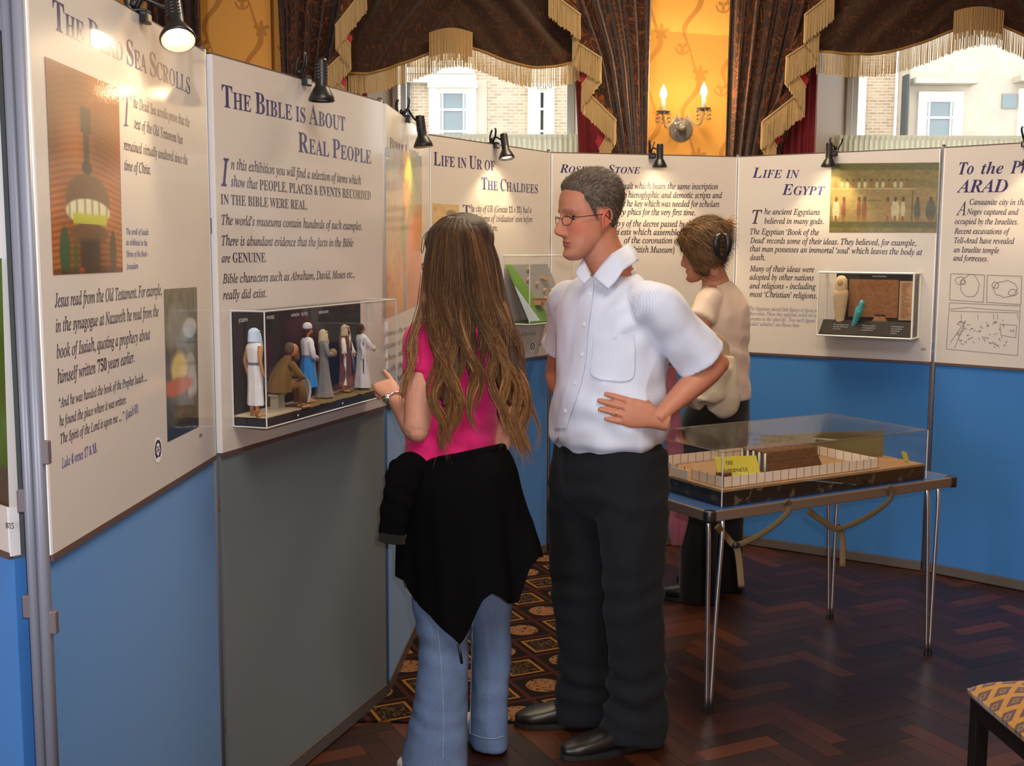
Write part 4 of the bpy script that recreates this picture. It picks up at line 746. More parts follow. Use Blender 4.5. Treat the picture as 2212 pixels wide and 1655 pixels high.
# the seated old man and his bench
q = cpos(612, 880, .07); t = Thing('model_figure', 'seated old model man in ochre robe mending a cloth', 'figurine', q, rz1+.95, 'model figures in the clear wall case'); s = .2
t.part('robe', B().grid(lambda u, v: Vector(((.20-.07*v-.10*v**4)*math.cos(2*PI*u)*(1+.06*math.sin(14*PI*u)*(1-v)), (.17-.06*v-.07*v**4)*math.sin(2*PI*u)-.14*v**2+.05, .24+.5*v))*s, 30, 12, closeu=True), brown, smooth=True)
t.part('lap', B().tube([Vector((.06, .02, .30))*s, Vector((.08, -.22, .34))*s, Vector((.08, -.27, .08))*s], [.085*s, .075*s, .07*s], 10).tube([Vector((-.06, .02, .30))*s, Vector((-.08, -.22, .34))*s, Vector((-.08, -.27, .08))*s], [.085*s, .075*s, .07*s], 10), brown, smooth=True)
t.part('head', B().blob(Vector((0, -.16, .80))*s, (.068*s, .082*s, .092*s), 14, 10), m_skin2, smooth=True); t.part('hair', B().blob(Vector((0, -.11, .82))*s, (.078*s, .075*s, .09*s), 14, 8), ghair, smooth=True); t.part('beard', B().blob(Vector((0, -.21, .71))*s, (.05*s, .045*s, .07*s), 10, 8), ghair, smooth=True)
for x in (-1, 1): t.part('arm', B().tube([Vector((x*.15, -.06, .64))*s, Vector((x*.17, -.18, .46))*s, Vector((x*.03, -.30, .42))*s], [.05*s, .048*s, .026*s], 8), brown, smooth=True); t.part('foot', B().tube([Vector((x*.08, -.24, .02))*s, Vector((x*.08, -.36, .015))*s], [.03*s, .02*s], 8), m_skin2, smooth=True)
t.part('mending', B().grid(lambda u, v: Vector((-.16+.32*u, -.30-.05*math.sin(v*3)+.02*math.sin(u*14), .42-.34*v))*s, 16, 10), C_('figure_pale_rag', 186, 176, 170), smooth=True)
t = Thing('model_bench', 'tiny grey wooden bench under the seated model man', 'bench', cpos(600, 882, .062), rz1); wd = mat('grey_weathered_wood', S(150, 146, 128), .8)
t.part('seat', B().box((-.026, -.014, .038), (.026, .014, .043)), wd)
for x in (-.016, .016): t.part('leg', B().box((x-.004, -.011, 0), (x+.004, .011, .038)), wd)
# Egypt case
k = clear_case('display_case', 'white-edged wall case with Egyptian figures under the Life in Egypt poster', b5, .497, .952, 1.150, 1.459, .125, m_wht, .0045)
m_hess = mat('brown_papyrus_sheet', S(128, 84, 50), .9); m_hess.color(m_hess.mix(m_hess.noise(70, 4), S(92, 56, 34), S(160, 112, 72)))
k.part('back_board', B().box((.05, k.y0-.003, .006), (k.w-.006, k.y0, k.hh-.004)), mat('near_black_board', S(24, 22, 24), .8)); k.part('base', B().box((.006, k.y0-k.dep+.006, .0), (k.w-.006, k.y0-.003, .008)), MATS['near_black_board']); k.part('sloping_label_board', B().add([(.006, k.y0-k.dep+.008, .008), (k.w-.006, k.y0-k.dep+.008, .008), (k.w-.006, k.y0-.05, .075), (.006, k.y0-.05, .075)], [(0, 1, 2, 3)]), MATS['near_black_board'])
k.part('papyrus_sheet', B().box((.115, k.y0-.005, .09), (.355, k.y0-.003, .275)), m_hess); k.part('list_card', B().box((.36, k.y0-.006, .08), (k.w-.03, k.y0-.0035, .27)), mat('buff_card', S(168, 134, 100), .9))
g = B()
for i in range(22): z = .258-i*.0078; g.box((.372, k.y0-.0068, z), (.385+.03*rr.random(), k.y0-.006, z+.0025))
k.part('list_lines', g, m_hess, kind='stuff')
for i, (x0, tx) in enumerate(((.075, ('The sarcophagus held', 'the body of the dead', 'in his tomb')), (.215, ('Writing on papyrus', 'in hieroglyphs from', 'an ancient tomb')), (.355, ('Commandments', 'from the Book', 'of the Dead', 'Answers')))):
    for j, s_ in enumerate(tx):
        V = []; F = []; v, f = text2(s_, 'sans'); o_ = 0; V += [(x0+a*.0058, k.y0-k.dep+.020+(j*-.004), .052-j*.0105+c*.0058) for a, c in v]; F += [tuple(q_+o_ for q_ in ff) for ff in f]
        k.part('lettering', mesh('lettering', V, F), m_txt)
v, f = text2('Book of the Dead', 'sans'); k.part('lettering', mesh('lettering', [(.23+a*.006, k.y0-.0042, .288+c*.006) for a, c in v], f), m_txt)
def epos(u, off, z): p = b5.o+b5.d*u+b5.n*off; return (p.x, p.y, z)
t = Thing('mummy_case_figure', 'pale upright mummy-shaped figure at left inside the Egypt case', 'figurine', epos(.585, .065, 1.158), b5.rz)
t.part('body', B().lathe([(0, 0), (.021, 0), (.022, .012), (.017, .02), (.019, .06), (.026, .11), (.031, .155), (.030, .175), (.018, .188), (.0, .19)], 18, Matrix.Scale(.7, 4, (0, 1, 0))), cloth('pale_plaster', S(196, 172, 134)), smooth=True)
t.part('headdress', B().lathe([(.026, .178), (.027, .2), (.024, .222), (.012, .236), (0, .238)], 16, Matrix.Scale(.8, 4, (0, 1, 0))), cloth('pale_plaster', S(196, 172, 134)), smooth=True); t.part('face', B().blob((0, -.015, .208), (.014, .010, .018), 10, 8), cloth('plaster_face', S(176, 146, 106)), smooth=True)
t.o.scale = (1.2, 1.1, 1.2)
t = Thing('blue_tomb_figure', 'small turquoise glazed tomb figure leaning beside the mummy figure', 'figurine', epos(.652, .085, 1.178), b5.rz)
Mt = Matrix.Rotation(.32, 4, 'Y'); t.part('body', B().lathe([(0, 0), (.008, 0), (.009, .02), (.014, .06), (.017, .085), (.010, .093), (.0125, .105), (.008, .118), (0, .12)], 14, Mt), mat('turquoise_glaze', S(60, 150, 160), .15, coat=.8), smooth=True)
t.o.scale = (1.3, 1.3, 1.3)
t = Thing('wooden_stand', 'brown wedge stand on the floor of the Egypt case', 'stand', epos(.775, .05, 1.205), b5.rz); t.part('wedge', B().add([(-.045, -.02, 0), (.045, -.02, 0), (.045, .02, 0), (-.045, .02, 0), (-.02, -.005, .045), (.02, -.005, .045), (.02, .012, .045), (-.02, .012, .045)], [(3, 2, 1, 0), (4, 5, 6, 7), (0, 1, 5, 4), (1, 2, 6, 5), (2, 3, 7, 6), (3, 0, 4, 7)]), m_hess, bevel=.003)
t.part('ridge', B().box((-.022, -.007, .045), (.022, .014, .05)), m_black)
# Ur case: a sloping model of a street and field with little houses and animals
k = clear_case('display_case', 'clear wall case with a sloping green and grey model below Life in Ur', b3, .585, .985, 1.215, 1.537, .145, None, .003)
m_mgreen = mat('model_grass', S(62, 104, 34), .95); m_mgreen.color(m_mgreen.mix(m_mgreen.noise(120, 4), S(44, 82, 26), S(96, 140, 48))); m_mgrey = mat('model_road', S(108, 108, 112), .9)
w = k.w; D = k.dep; ys = lambda v: k.y0-D+.006+(D-.012)*v; zs = lambda v: .008+.27*v
def sl(u, v, h=0): return (.006+(w-.012)*u, ys(v)-h*.88, zs(v)+h*.47)
def patch(uv, h): return [sl(a, c, h) for a, c in uv], [tuple(range(len(uv)))]
k.part('slope', B().add(*patch([(0, 0), (1, 0), (1, 1), (0, 1)], 0)), m_mgrey); k.part('field', B().add(*patch([(0, .0), (.2, 0), (.52, 0), (.42, .3), (.14, 1), (0, 1)], .001)), m_mgreen); k.part('pool', B().add(*patch([(.0, .02), (.27, .02), (.02, .62), (0, .62)], .002)), mat('model_water', S(150, 170, 190), .3)); k.part('base', B().box((.002, k.y0-D+.003, -.004), (w-.002, k.y0, .006)), m_mgreen)
m_clay = mat('model_clay', S(186, 140, 100), .9)
for i, (a, c, sx) in enumerate(((.44, .88, .9), (.33, .70, .7), (.5, .62, .8), (.62, .5, .7), (.56, .36, .9), (.7, .26, .8), (.6, .18, .7), (.8, .5, .8), (.85, .32, .8))):
    P0 = Vector(sl(a, c)); p = b3.o+b3.d*(.585+P0.x)-b3.n*P0.y; t = Thing('model_animal', 'tiny clay animal on the sloping Ur model, '+('topmost of nine', 'second from the top', 'third from the top', 'fourth from the top', 'below the slatted pen', 'beside the small clay house', 'lowest of all, near the case floor', 'high at the right edge', 'low at the right edge')[i], 'figurine', (p.x, p.y, 1.215+P0.z), b3.rz, 'tiny clay animals on the sloping model')
    t.part('body', B().blob((0, -.006, .011), (.011*sx, .006, .006), 10, 6), m_clay, smooth=True); t.part('head', B().blob((.012*sx, -.006, .016), (.005, .004, .004), 8, 6), m_clay, smooth=True)
    for x in (-.006, .006): t.part('leg', B().tube([(x, -.006, .0), (x, -.006, .009)], .002, 5), m_clay)
P0 = Vector(sl(.36, .3)); p = b3.o+b3.d*(.585+P0.x)-b3.n*P0.y; t = Thing('model_house', 'tiny flat-roofed clay house on the green slope in the Ur case', 'model', (p.x, p.y, 1.215+P0.z-.004), b3.rz); t.part('walls', B().box((-.03, -.028, 0), (.03, .012, .03)), m_clay, bevel=.002); t.part('roof_rim', B().tube([(-.03, -.028, .03), (.03, -.028, .03), (.03, .012, .03), (-.03, .012, .03)], .003, 5, closed=True), mat('model_dark_clay', S(110, 74, 46), .9)); t.part('door', B().box((-.006, -.0295, 0), (.006, -.028, .018)), MATS['model_dark_clay'])
P0 = Vector(sl(.74, .72)); p = b3.o+b3.d*(.585+P0.x)-b3.n*P0.y; t = Thing('model_pen', 'tiny brown slatted pen on the grey slope in the Ur case', 'model', (p.x, p.y, 1.215+P0.z-.004), b3.rz)
for i in range(4): t.part('slat', B().box((-.03, -.03+i*.012, .004+i*.004), (.03, -.024+i*.012, .009+i*.004)), m_clay)
# ------------------------------------------------------------------ folding table
ta = math.radians(30); tu = Vector((math.cos(ta), math.sin(ta), 0)); tv = Vector((-math.sin(ta), math.cos(ta), 0)); TN = Vector((.650, 3.665, 0)); TL, TW, TZ = 1.215, .60, .705
t = Thing('folding_table', 'folding table with blue top, brown edging and chrome hairpin legs', 'table', TN, ta)
m_lam = mat('blue_laminate', S(62, 96, 150), .25, coat=.3); m_tr = mat('bronze_edge_trim', S(122, 104, 90), .4, metal=.3)
t.part('table_top', B().box((.012, .012, TZ-.03), (TL-.012, TW-.012, TZ)), m_lam, bevel=.003)
for nm, lo, hi in (('edge_trim', (.03, 0, TZ-.034), (TL-.03, .013, TZ+.001)), ('edge_trim', (.03, TW-.013, TZ-.034), (TL-.03, TW, TZ+.001)), ('edge_trim', (0, .03, TZ-.034), (.013, TW-.03, TZ+.001)), ('edge_trim', (TL-.013, .03, TZ-.034), (TL, TW-.03, TZ+.001))): t.part(nm, B().box(lo, hi), m_tr, bevel=.003)
for cx, cy in ((.016, .016), (TL-.016, .016), (TL-.016, TW-.016), (.016, TW-.016)): t.part('corner_cap', B().lathe([(0, TZ-.036), (.021, TZ-.036), (.022, TZ-.03), (.022, TZ-.002), (.020, TZ+.0015), (0, TZ+.0015)], 20, Matrix.Translation((cx, cy, 0))), m_blk, smooth=True)
for cx, cy, sx in ((.035, .04, 1), (TL-.05, .045, -1), (TL-.055, TW-.045, -1), (.035, TW-.045, 1)):
    lg = t.part('leg', B().tube(spline([(cx+sx*.03, cy+.05, TZ-.034), (cx+sx*.002, cy+.02, TZ-.04), (cx-sx*.002, cy+.0, TZ-.075), (cx+sx*.002, cy, .35), (cx+sx*.006, cy, .012)], 24), .0075, 10).tube(spline([(cx+sx*.10, cy+.05, TZ-.034), (cx+sx*.062, cy+.02, TZ-.04), (cx+sx*.058, cy, TZ-.075), (cx+sx*.04, cy, .35), (cx+sx*.024, cy, .012)], 24), .0075, 10), m_chr, smooth=True)
    t.part('foot_cap', B().tube([(cx+sx*.006, cy, 0), (cx+sx*.006, cy, .016)], .0095, 10).tube([(cx+sx*.024, cy, 0), (cx+sx*.024, cy, .016)], .0095, 10), m_blk, sub=lg)
m_web = mat('olive_webbing', S(112, 92, 60), .9)
def strap(label, pts, tailp):
    P = [atz(x, y, z) for x, y, z in pts]; t = Thing('webbing_strap', label, 'strap', (P[0].x, P[0].y, .3)); t.part('band', B().tube(spline([tuple(p) for p in P], 30), .0115, 8, flat=.16, up=(0, -1, 0)), m_web, smooth=True, world=True)
    Q = [atz(x, y, z) for x, y, z in tailp]; t.part('loose_end', B().tube(spline([tuple(p) for p in Q], 12), .012, 8, flat=.16, up=(0, -1, 0)), m_web, smooth=True, world=True); t.part('buckle', B().blob(Q[0], (.014, .008, .012), 8, 6), m_blk, world=True)
strap('olive webbing strap hanging in a loop under the table, nearer the man', [(1697, 1083, .712), (1706, 1092, .69), (1698, 1112, .66), (1650, 1150, .60), (1592, 1177, .565), (1568, 1158, .60), (1548, 1136, .655)], [(1590, 1178, .565), (1596, 1205, .52), (1602, 1268, .42)])
strap('olive webbing strap hanging in a loop under the right half of the table', [(1917, 1052, .712), (1927, 1062, .69), (1918, 1085, .65), (1870, 1118, .60), (1812, 1142, .565), (1780, 1128, .60), (1745, 1103, .655)], [(1812, 1140, .565), (1820, 1170, .51), (1820, 1224, .42)])
# ------------------------------------------------------------------ tabernacle model in its clear case
CN = Vector((.705, 3.742, 0)); CL, CW = 1.0, .50; cz = TZ+.002
t = Thing('model_case', 'clear case on the folding table holding a desert tabernacle model', 'display case', (CN.x, CN.y, cz), ta); H1 = .185
def cl(px, py, z): p = atz(px, py, z)-CN; return p.dot(tu), p.dot(tv)
for nm, lo, hi in (('pane', (0, 0, 0), (CL, .003, H1)), ('pane', (0, CW-.003, 0), (CL, CW, H1)), ('pane', (0, .003, 0), (.003, CW-.003, H1)), ('pane', (CL-.003, .003, 0), (CL, CW-.003, H1))): t.part(nm, B().box(lo, hi), m_glass)
m_edg = mat('smoky_acrylic_edge', (.16, .15, .14), .2)
cs = [(0, 0), (CL, 0), (CL, CW), (0, CW)]
for i, (x, y) in enumerate(cs): t.part('edge', B().tube([(x, y, 0), (x, y, H1)], .0022, 6), m_acr if i < 2 else m_edg); t.part('edge', B().tube([(x, y, H1), (*cs[(i+1) % 4], H1)], .0014, 6), m_edg)
t.part('pane', B().box((0, 0, H1-.0005), (CL, CW, H1+.001)), m_glass)
mb = mat('black_scuffed_base', S(26, 22, 20), .5); mb.color(mb.mix(mb.noise(26, 5, .6).ss(.58, .7), S(20, 17, 16), S(92, 76, 60)))
t.part('base', B().box((.004, .004, 0), (CL-.004, CW-.004, .048)), mb)
t = Thing('tabernacle_model', 'model desert court with white cloth fence and brown tent in the table case', 'model', (CN.x, CN.y, cz+.048), ta); m_tan = mat('tan_model_ground', S(150, 118, 82), .95); m_tan.color(m_tan.mix(m_tan.noise(30, 5), S(126, 94, 62), S(166, 132, 94)))
t.part('ground', B().box((.006, .006, .0), (CL-.006, CW-.006, .008)), m_tan)
m_lin = mat('linen', S(220, 204, 182), .9); m_pst = mat('tiny_post', S(120, 84, 50), .8); FX0, FX1, FY0, FY1, FH = .035, .775, .035, .455, .036
def fence(x0, y0, x1, y1, n, skip=()):
    for i in range(n):
        a = Vector((x0+(x1-x0)*i/n, y0+(y1-y0)*i/n)); c = Vector((x0+(x1-x0)*(i+1)/n, y0+(y1-y0)*(i+1)/n)); nn = Vector((-(c-a).y, (c-a).x)).normalized()*.0008
        if i not in skip: t.part('fence_panel', B().add([(a.x-nn.x, a.y-nn.y, .009), (c.x-nn.x, c.y-nn.y, .009), (c.x-nn.x, c.y-nn.y, .008+FH), (a.x-nn.x, a.y-nn.y, .008+FH), (a.x+nn.x, a.y+nn.y, .009), (c.x+nn.x, c.y+nn.y, .009), (c.x+nn.x, c.y+nn.y, .008+FH), (a.x+nn.x, a.y+nn.y, .008+FH)], [(0, 1, 2, 3), (7, 6, 5, 4), (3, 2, 6, 7), (0, 3, 7, 4), (1, 5, 6, 2)]), m_lin)
        t.part('fence_post', B().tube([(a.x, a.y, .006), (a.x, a.y, .010+FH)], .0016, 5), m_pst)
fence(FX0, FY0, FX1, FY0, 20); fence(FX0, FY1, FX1, FY1, 20); fence(FX1, FY0, FX1, FY1, 10); fence(FX0, FY0, FX0, FY1, 10, (4, 5))
t.part('gate_screen', B().box((.012, .20, .009), (.014, .29, .04)), m_lin)
tx0, ty0 = cl(1676, 1004, cz+.056); m_goat = mat('brown_tent_hide', S(84, 54, 30), .95); m_goat.color(m_goat.mix(m_goat.noise(60, 5), S(60, 36, 20), S(116, 78, 44))).bump(m_goat.noise(90, 4), .6, .004)
X0, X1, Y0, Y1 = .345, .60, .16, .30; hz = .088
t.part('tent_cover', B().add([(X0, Y0-.012, .008), (X1+.012, Y0-.012, .008), (X1+.012, Y1+.012, .008), (X0, Y1+.012, .008), (X0, Y0+.006, hz-.006), (X1-.012, Y0+.006, hz-.006), (X1-.012, Y1-.006, hz-.006), (X0, Y1-.006, hz-.006), (X0+.01, Y0+.02, hz), (X1-.02, Y0+.02, hz), (X1-.02, Y1-.02, hz), (X0+.01, Y1-.02, hz)], [(0, 1, 5, 4), (1, 2, 6, 5), (2, 3, 7, 6), (4, 5, 9, 8), (5, 6, 10, 9), (6, 7, 11, 10), (7, 4, 8, 11), (8, 9, 10, 11)]), m_goat, bevel=.003)
t.part('tent_seam', B().tube([(X0+.002, Y0-.005, .052), (X1+.004, Y0-.005, .050)], .0014, 5), MATS['brown_edging'])
for i in range(5): t.part('tent_pillar', B().tube([(X0-.002, Y0+.008+i*.031, .008), (X0-.002, Y0+.008+i*.031, hz-.01)], .0045, 8), C_('pillar_cream', 216, 206, 160), smooth=True)
t.part('tent_curtain', B().box((X0+.004, Y0, .008), (X0+.006, Y1, hz-.012)), C_('curtain_slate', 88, 92, 120))
t.part('altar', B().box((.115, .13, .008), (.155, .17, .032)), m_goat, bevel=.002); t.part('basin', B().lathe([(0, .008), (.01, .008), (.004, .015), (.013, .026), (.012, .028), (0, .024)], 14, Matrix.Translation((.235, .22, 0))), m_tr, smooth=True)
for x, y in ((.075, .09), (.08, .24), (.17, .21)): t.part('tiny_person', B().tube([(x, y, .008), (x, y, .020), (x, y, .025)], [.004, .003, .002], 6).blob((x, y, .028), .003, 8, 6), m_lin)
m_card = mat('yellow_card', S(206, 196, 70), .8)
p = CN+tu*.205+tv*.16; t = Thing('name_card', 'yellow card reading THE TABERNACLE standing in the tabernacle model', 'sign', (p.x, p.y, cz+.058), ta-.12)
t.part('card', B().add([(-.062, -.012, 0), (.062, -.012, .0), (.058, .004, .052), (-.066, .004, .056), (-.062, -.0105, 0), (.062, -.0105, .0), (.058, .0055, .052), (-.066, .0055, .056)], [(0, 1, 2, 3), (7, 6, 5, 4), (0, 3, 7, 4), (1, 5, 6, 2), (3, 2, 6, 7)]), m_card)
for s_, x0, z in (('THE', -.036, .034), ('TABERNACLE', -.046, .014)):
    v, f = text2(s_, 'bold'); k_ = .0095; t.part('lettering', mesh('lettering', [(x0+a*k_*.78, -.0128+(z+c*k_)*.30, z+c*k_) for a, c in v], f), m_ink)
t.o.scale = (1.42, 1.42, 1.30)
p = CN+tu*.96+tv*.06; t = Thing('price_card', 'small yellow card at the right end of the tabernacle case', 'sign', (p.x, p.y, cz+.057), ta+1.2); t.part('card', B().add([(-.02, 0, 0), (.02, 0, 0), (.02, .012, .04), (-.02, .012, .04), (-.02, .001, 0), (.02, .001, 0), (.02, .013, .04), (-.02, .013, .04)], [(0, 1, 2, 3), (7, 6, 5, 4), (0, 3, 7, 4), (1, 5, 6, 2), (3, 2, 6, 7)]), m_card)
p = CN+tu*.60+tv*.475; t = Thing('backdrop_board', 'olive backdrop board leaning at the back right of the tabernacle case', 'board', (p.x, p.y, cz+.057), ta); t.part('board', B().add([(0, 0, 0), (.37, -.29, 0), (.37, -.29, .105), (0, 0, .072), (.002, .003, 0), (.372, -.287, 0), (.372, -.287, .105), (.002, .003, .072)], [(0, 1, 2, 3), (7, 6, 5, 4), (0, 3, 7, 4), (1, 5, 6, 2), (3, 2, 6, 7)]), mat('olive_board', S(110, 98, 58), .9))
# ------------------------------------------------------------------ chair
c0 = atz(2097, 1497, .445); c1 = atz(2212, 1592, .445); e1 = (c1-c0); e1.z = 0; e1.normalize(); cr = math.atan2(e1.y, e1.x); t = Thing('dining_chair', 'black wooden chair with ochre diamond patterned seat at the lower right corner', 'chair', (c0.x, c0.y, 0), cr)
mc = mat('black_lacquered_wood', (.008, .007, .007), .35); ms = mat('ochre_diamond_fabric', rough=.85, sheen=.2); X, Y, Z = ms.xyz(); ka = math.radians(45); p = (X+Y*.9)/.062+20.5; q = (X-Y*.9)/.062+20.5; fp = (p.frac()-.5).abs(); fq = (q.frac()-.5).abs(); mm_ = fp.max(fq); r5 = (m_c := ms.noise(150, 3))
c = ms.mix(mm_.gt(.34), ms.mix(r5, S(74, 54, 70), S(96, 62, 40)), ms.mix(r5, S(150, 100, 34), S(186, 132, 50))); c = ms.mix(mm_.lt(.14), c, S(140, 104, 44)); c = ms.mix(mm_.lt(.07), c, S(60, 52, 80)); ms.color(c).bump(r5, .3, .001)
SW = .44
def seat(u, v): x = -.008+(SW+.016)*u; y = -.008+(SW+.016)*v; e = min(u, 1-u, v, 1-v); return (x, y, .452+.045*(1-(1-min(1, e*5))**2)+.012*math.sin(PI*u)*math.sin(PI*v))
t.part('seat', B().grid(seat, 40, 40).box((-.006, -.006, .438), (SW+.006, SW+.006, .455)), ms, smooth=True)
for a, c in (((.0, .0), (SW, .024)), ((0, SW-.024), (SW, SW)), ((0, .024), (.024, SW-.024)), ((SW-.024, .024), (SW, SW-.024))): t.part('rail', B().box((*a, .39), (*c, .440)), mc, bevel=.002)
for x, y in ((.0, .0), (SW-.034, 0), (0, SW-.034), (SW-.034, SW-.034)):
    back = x > .1; t.part('leg', B().box((x-.001, y-.001, 0), (x+.035, y+.035, .44 if not back else .92)), mc, bevel=.003)
t.part('backrest', B().box((SW-.03, .034, .70), (SW-.012, SW-.034, .90)), ms, bevel=.004); t.part('back_rail', B().box((SW-.034, .0, .9), (SW, SW, .94)), mc, bevel=.004)
# ------------------------------------------------------------------ figure tools
from mathutils.bvhtree import BVHTree
def loft(g, ctr, rx, ry, side, ns=40, n=28, disp=None, cap=True, ex=2.0):
    """rings along control points; rx along side vector(s), ry across"""
    K = len(ctr); C = spline([tuple(c) for c in ctr], ns); RX = spline([(r,) for r in rx], ns)[:, 0]; RY = spline([(r,) for r in ry], ns)[:, 0]
    sd = side if isinstance(side, list) else [side]*K; SD = spline([tuple(s_) for s_ in sd], ns); vs = []
    for i in range(ns):
        a = Vector(C[max(i-1, 0)]); b = Vector(C[min(i+1, ns-1)]); t = (b-a).normalized(); sx = Vector(SD[i]); sx = (sx-t*sx.dot(t)).normalized(); sy = t.cross(sx)
        for k in range(n):
            an = 2*PI*k/n; c_, s_ = math.cos(an), math.sin(an); e = 2/ex; cx = math.copysign(abs(c_)**e, c_); cy = math.copysign(abs(s_)**e, s_)
            f = 1+(disp(an, i/(ns-1)) if disp else 0); vs.append(Vector(C[i])+sx*(cx*RX[i]*f)+sy*(cy*RY[i]*f))
    fs = [(i*n+k, i*n+(k+1) % n, (i+1)*n+(k+1) % n, (i+1)*n+k) for i in range(ns-1) for k in range(n)]
    if cap: fs += [tuple(range(n-1, -1, -1)), tuple((ns-1)*n+k for k in range(n))]
    g.add(vs, fs); return g
def blend(g, vox=.004, smooth=2, dec=None, sub=False):
    """one continuous skin out of overlapping closed volumes"""
    me = g.mesh('tmp'); o = bpy.data.objects.new('tmp', me); COL.objects.link(o)
    r = o.modifiers.new('r', 'REMESH'); r.mode = 'VOXEL'; r.voxel_size = vox; r.use_smooth_shade = True
    if smooth: s_ = o.modifiers.new('s', 'SMOOTH'); s_.iterations = smooth; s_.factor = .5
    if dec: d = o.modifiers.new('d', 'DECIMATE'); d.ratio = dec
    dg = bpy.context.evaluated_depsgraph_get(); out = bpy.data.meshes.new_from_object(o.evaluated_get(dg)); bpy.data.objects.remove(o); bpy.data.meshes.remove(me)
    out.polygons.foreach_set('use_smooth', [True]*len(out.polygons)); return out
def co(me): a = np.empty(len(me.vertices)*3); me.vertices.foreach_get('co', a); return a.reshape(-1, 3)
def setco(me, a): me.vertices.foreach_set('co', a.ravel()); me.update()
def normals(me): a = np.empty(len(me.vertices)*3); me.vertices.foreach_get('normal', a); return a.reshape(-1, 3)
def wrinkle(me, fn):
    P = co(me); N = normals(me); d = np.array([fn(p) for p in P]); setco(me, P+N*d[:, None]); return me
def setcol(me, c):
    a = me.color_attributes.new('Col', 'FLOAT_COLOR', 'POINT'); q = np.ones((len(me.vertices), 4), 'f'); q[:, :3] = c; a.data.foreach_set('color', q.ravel())
def bvh(me, M=None): return BVHTree.FromPolygons([tuple(v.co) for v in me.vertices], [tuple(p.vertices) for p in me.polygons])
def onto(tree, px, py, off=.002):
    d = ray(px, py).normalized(); h, n, i, ds = tree.ray_cast(EYE, d)
    if h is None: return None
    if n.dot(d) > 0: n = -n
    return h+n*off
def basis(f, tilt=0, roll=0):
    """rotation whose local +y is the facing direction f, x to the figure's right-hand side of view (f x up), z up; tilt nods down"""
    f = Vector(f).normalized(); z = Vector((0, 0, 1)); x = f.cross(z).normalized(); R = Matrix((x, f, z)).transposed(); return R@Matrix.Rotation(-tilt, 3, 'X')@Matrix.Rotation(roll, 3, 'Y')
G_ = lambda a, c, s: np.exp(-((a-c)/s)**2)
RINGS = [(-.122, .014, .070, .040), (-.116, .026, .080, .028), (-.104, .038, .086, .008), (-.085, .049, .083, -.018), (-.06, .058, .082, -.045), (-.03, .064, .083, -.068), (0, .069, .084, -.084), (.03, .0735, .087, -.098), (.06, .075, .083, -.102), (.085, .069, .070, -.095), (.105, .056, .050, -.080), (.120, .038, .024, -.060), (.128, .016, -.004, -.036)]
def head_pts(nz=120, nt=128, nose=1., fem=0, lift=None):
    z0 = [r[0] for r in RINGS]; t = np.linspace(0, len(RINGS)-1, nz); R = interp(t, RINGS); V = np.zeros((nz, nt, 3))
    a = np.linspace(0, 2*PI, nt, endpoint=False); a = a-.28*np.sin(2*a)*0; 
    for i in range(nz):
        z, w, fr, bk = R[i]; cy = (fr+bk)/2; ry = (fr-bk)/2; cx = np.cos(a); sy = np.sin(a); e = .92
        x = w*np.sign(cx)*np.abs(cx)**e; y = cy+ry*np.sign(sy)*np.abs(sy)**e; V[i, :, 0] = x; V[i, :, 1] = y; V[i, :, 2] = z
    x, y, z = V[..., 0], V[..., 1], V[..., 2]; fr = np.clip(np.sin(a), 0, 1)[None, :]**.5; ax = np.abs(x)
    d = np.zeros_like(x)
    d += nose*np.interp(z, [-.056, -.050, -.044, -.036, -.028, .0, .016, .03], [0, .009, .021, .0275, .0265, .011, .002, 0])*np.exp(-(x/np.interp(z, [-.05, -.03, .01], [.0135, .0115, .0085]))**4)
    d += .006*G_(ax, .0135, .006)*G_(z, -.044, .007)      # nostril wings
    d += (.0065*G_(z, -.0655, .0035)+.0065*G_(z, -.0755, .0042)-.0035*G_(z, -.0703, .0015))*np.exp(-(x/.021)**4)
    d += -.0045*G_(z, -.0845, .006)*np.exp(-(x/.024)**2)+.0055*G_(z, -.103, .011)*np.exp(-(x/.024)**2)
    d += (.0050 if not fem else .002)*G_(z, .021, .008)*np.exp(-((ax-.028)/.022)**2)
    d += -.0135*G_(z, .003, .0125)*np.exp(-((ax-.031)/.0165)**2)
    d += .004*G_(z, -.02, .014)*np.exp(-((ax-.048)/.016)**2)-.003*G_(z, -.055, .015)*np.exp(-((ax-.046)/.012)**2)
    V[..., 1] += d*fr
    if lift is not None:
        c = np.array([0, -.01, .02]); N = V-c; N /= np.linalg.norm(N, axis=2)[..., None]; V = V+N*lift(V)[..., None]
    return V
def head_geo(g, Mh, **k):
    V = head_pts(**k); nz, nt, _ = V.shape; vs = [Mh@Vector(p) for p in V.reshape(-1, 3)]; fs = [(i*nt+j, i*nt+(j+1) % nt, (i+1)*nt+(j+1) % nt, (i+1)*nt+j) for i in range(nz-1) for j in range(nt)]
    fs += [tuple(range(nt-1, -1, -1)), tuple((nz-1)*nt+j for j in range(nt))]; g.add(vs, fs)
    for sx in (-1, 1):   # ears
        pts = []
        for i in range(15): a = -.55+i/14*5.0; pts.append(Mh@Vector((sx*(.078+.007*math.sin(a*.5+.3)), -.016-.0150*math.cos(a)-.006*math.sin(a), -.010+.0275*math.sin(a))))
        g.tube(pts, [.0024]+[.0033]*13+[.0026], 8); g.blob(Mh@Vector((sx*.076, -.012, -.010)), (.0065, .0140, .026), 14, 10, Mh.to_3x3()); g.blob(Mh@Vector((sx*.077, -.004, -.012)), (.005, .0045, .007), 8, 8, Mh.to_3x3()); g.blob(Mh@Vector((sx*.076, -.004, -.034)), (.004, .007, .008), 8, 8, Mh.to_3x3())
    return g
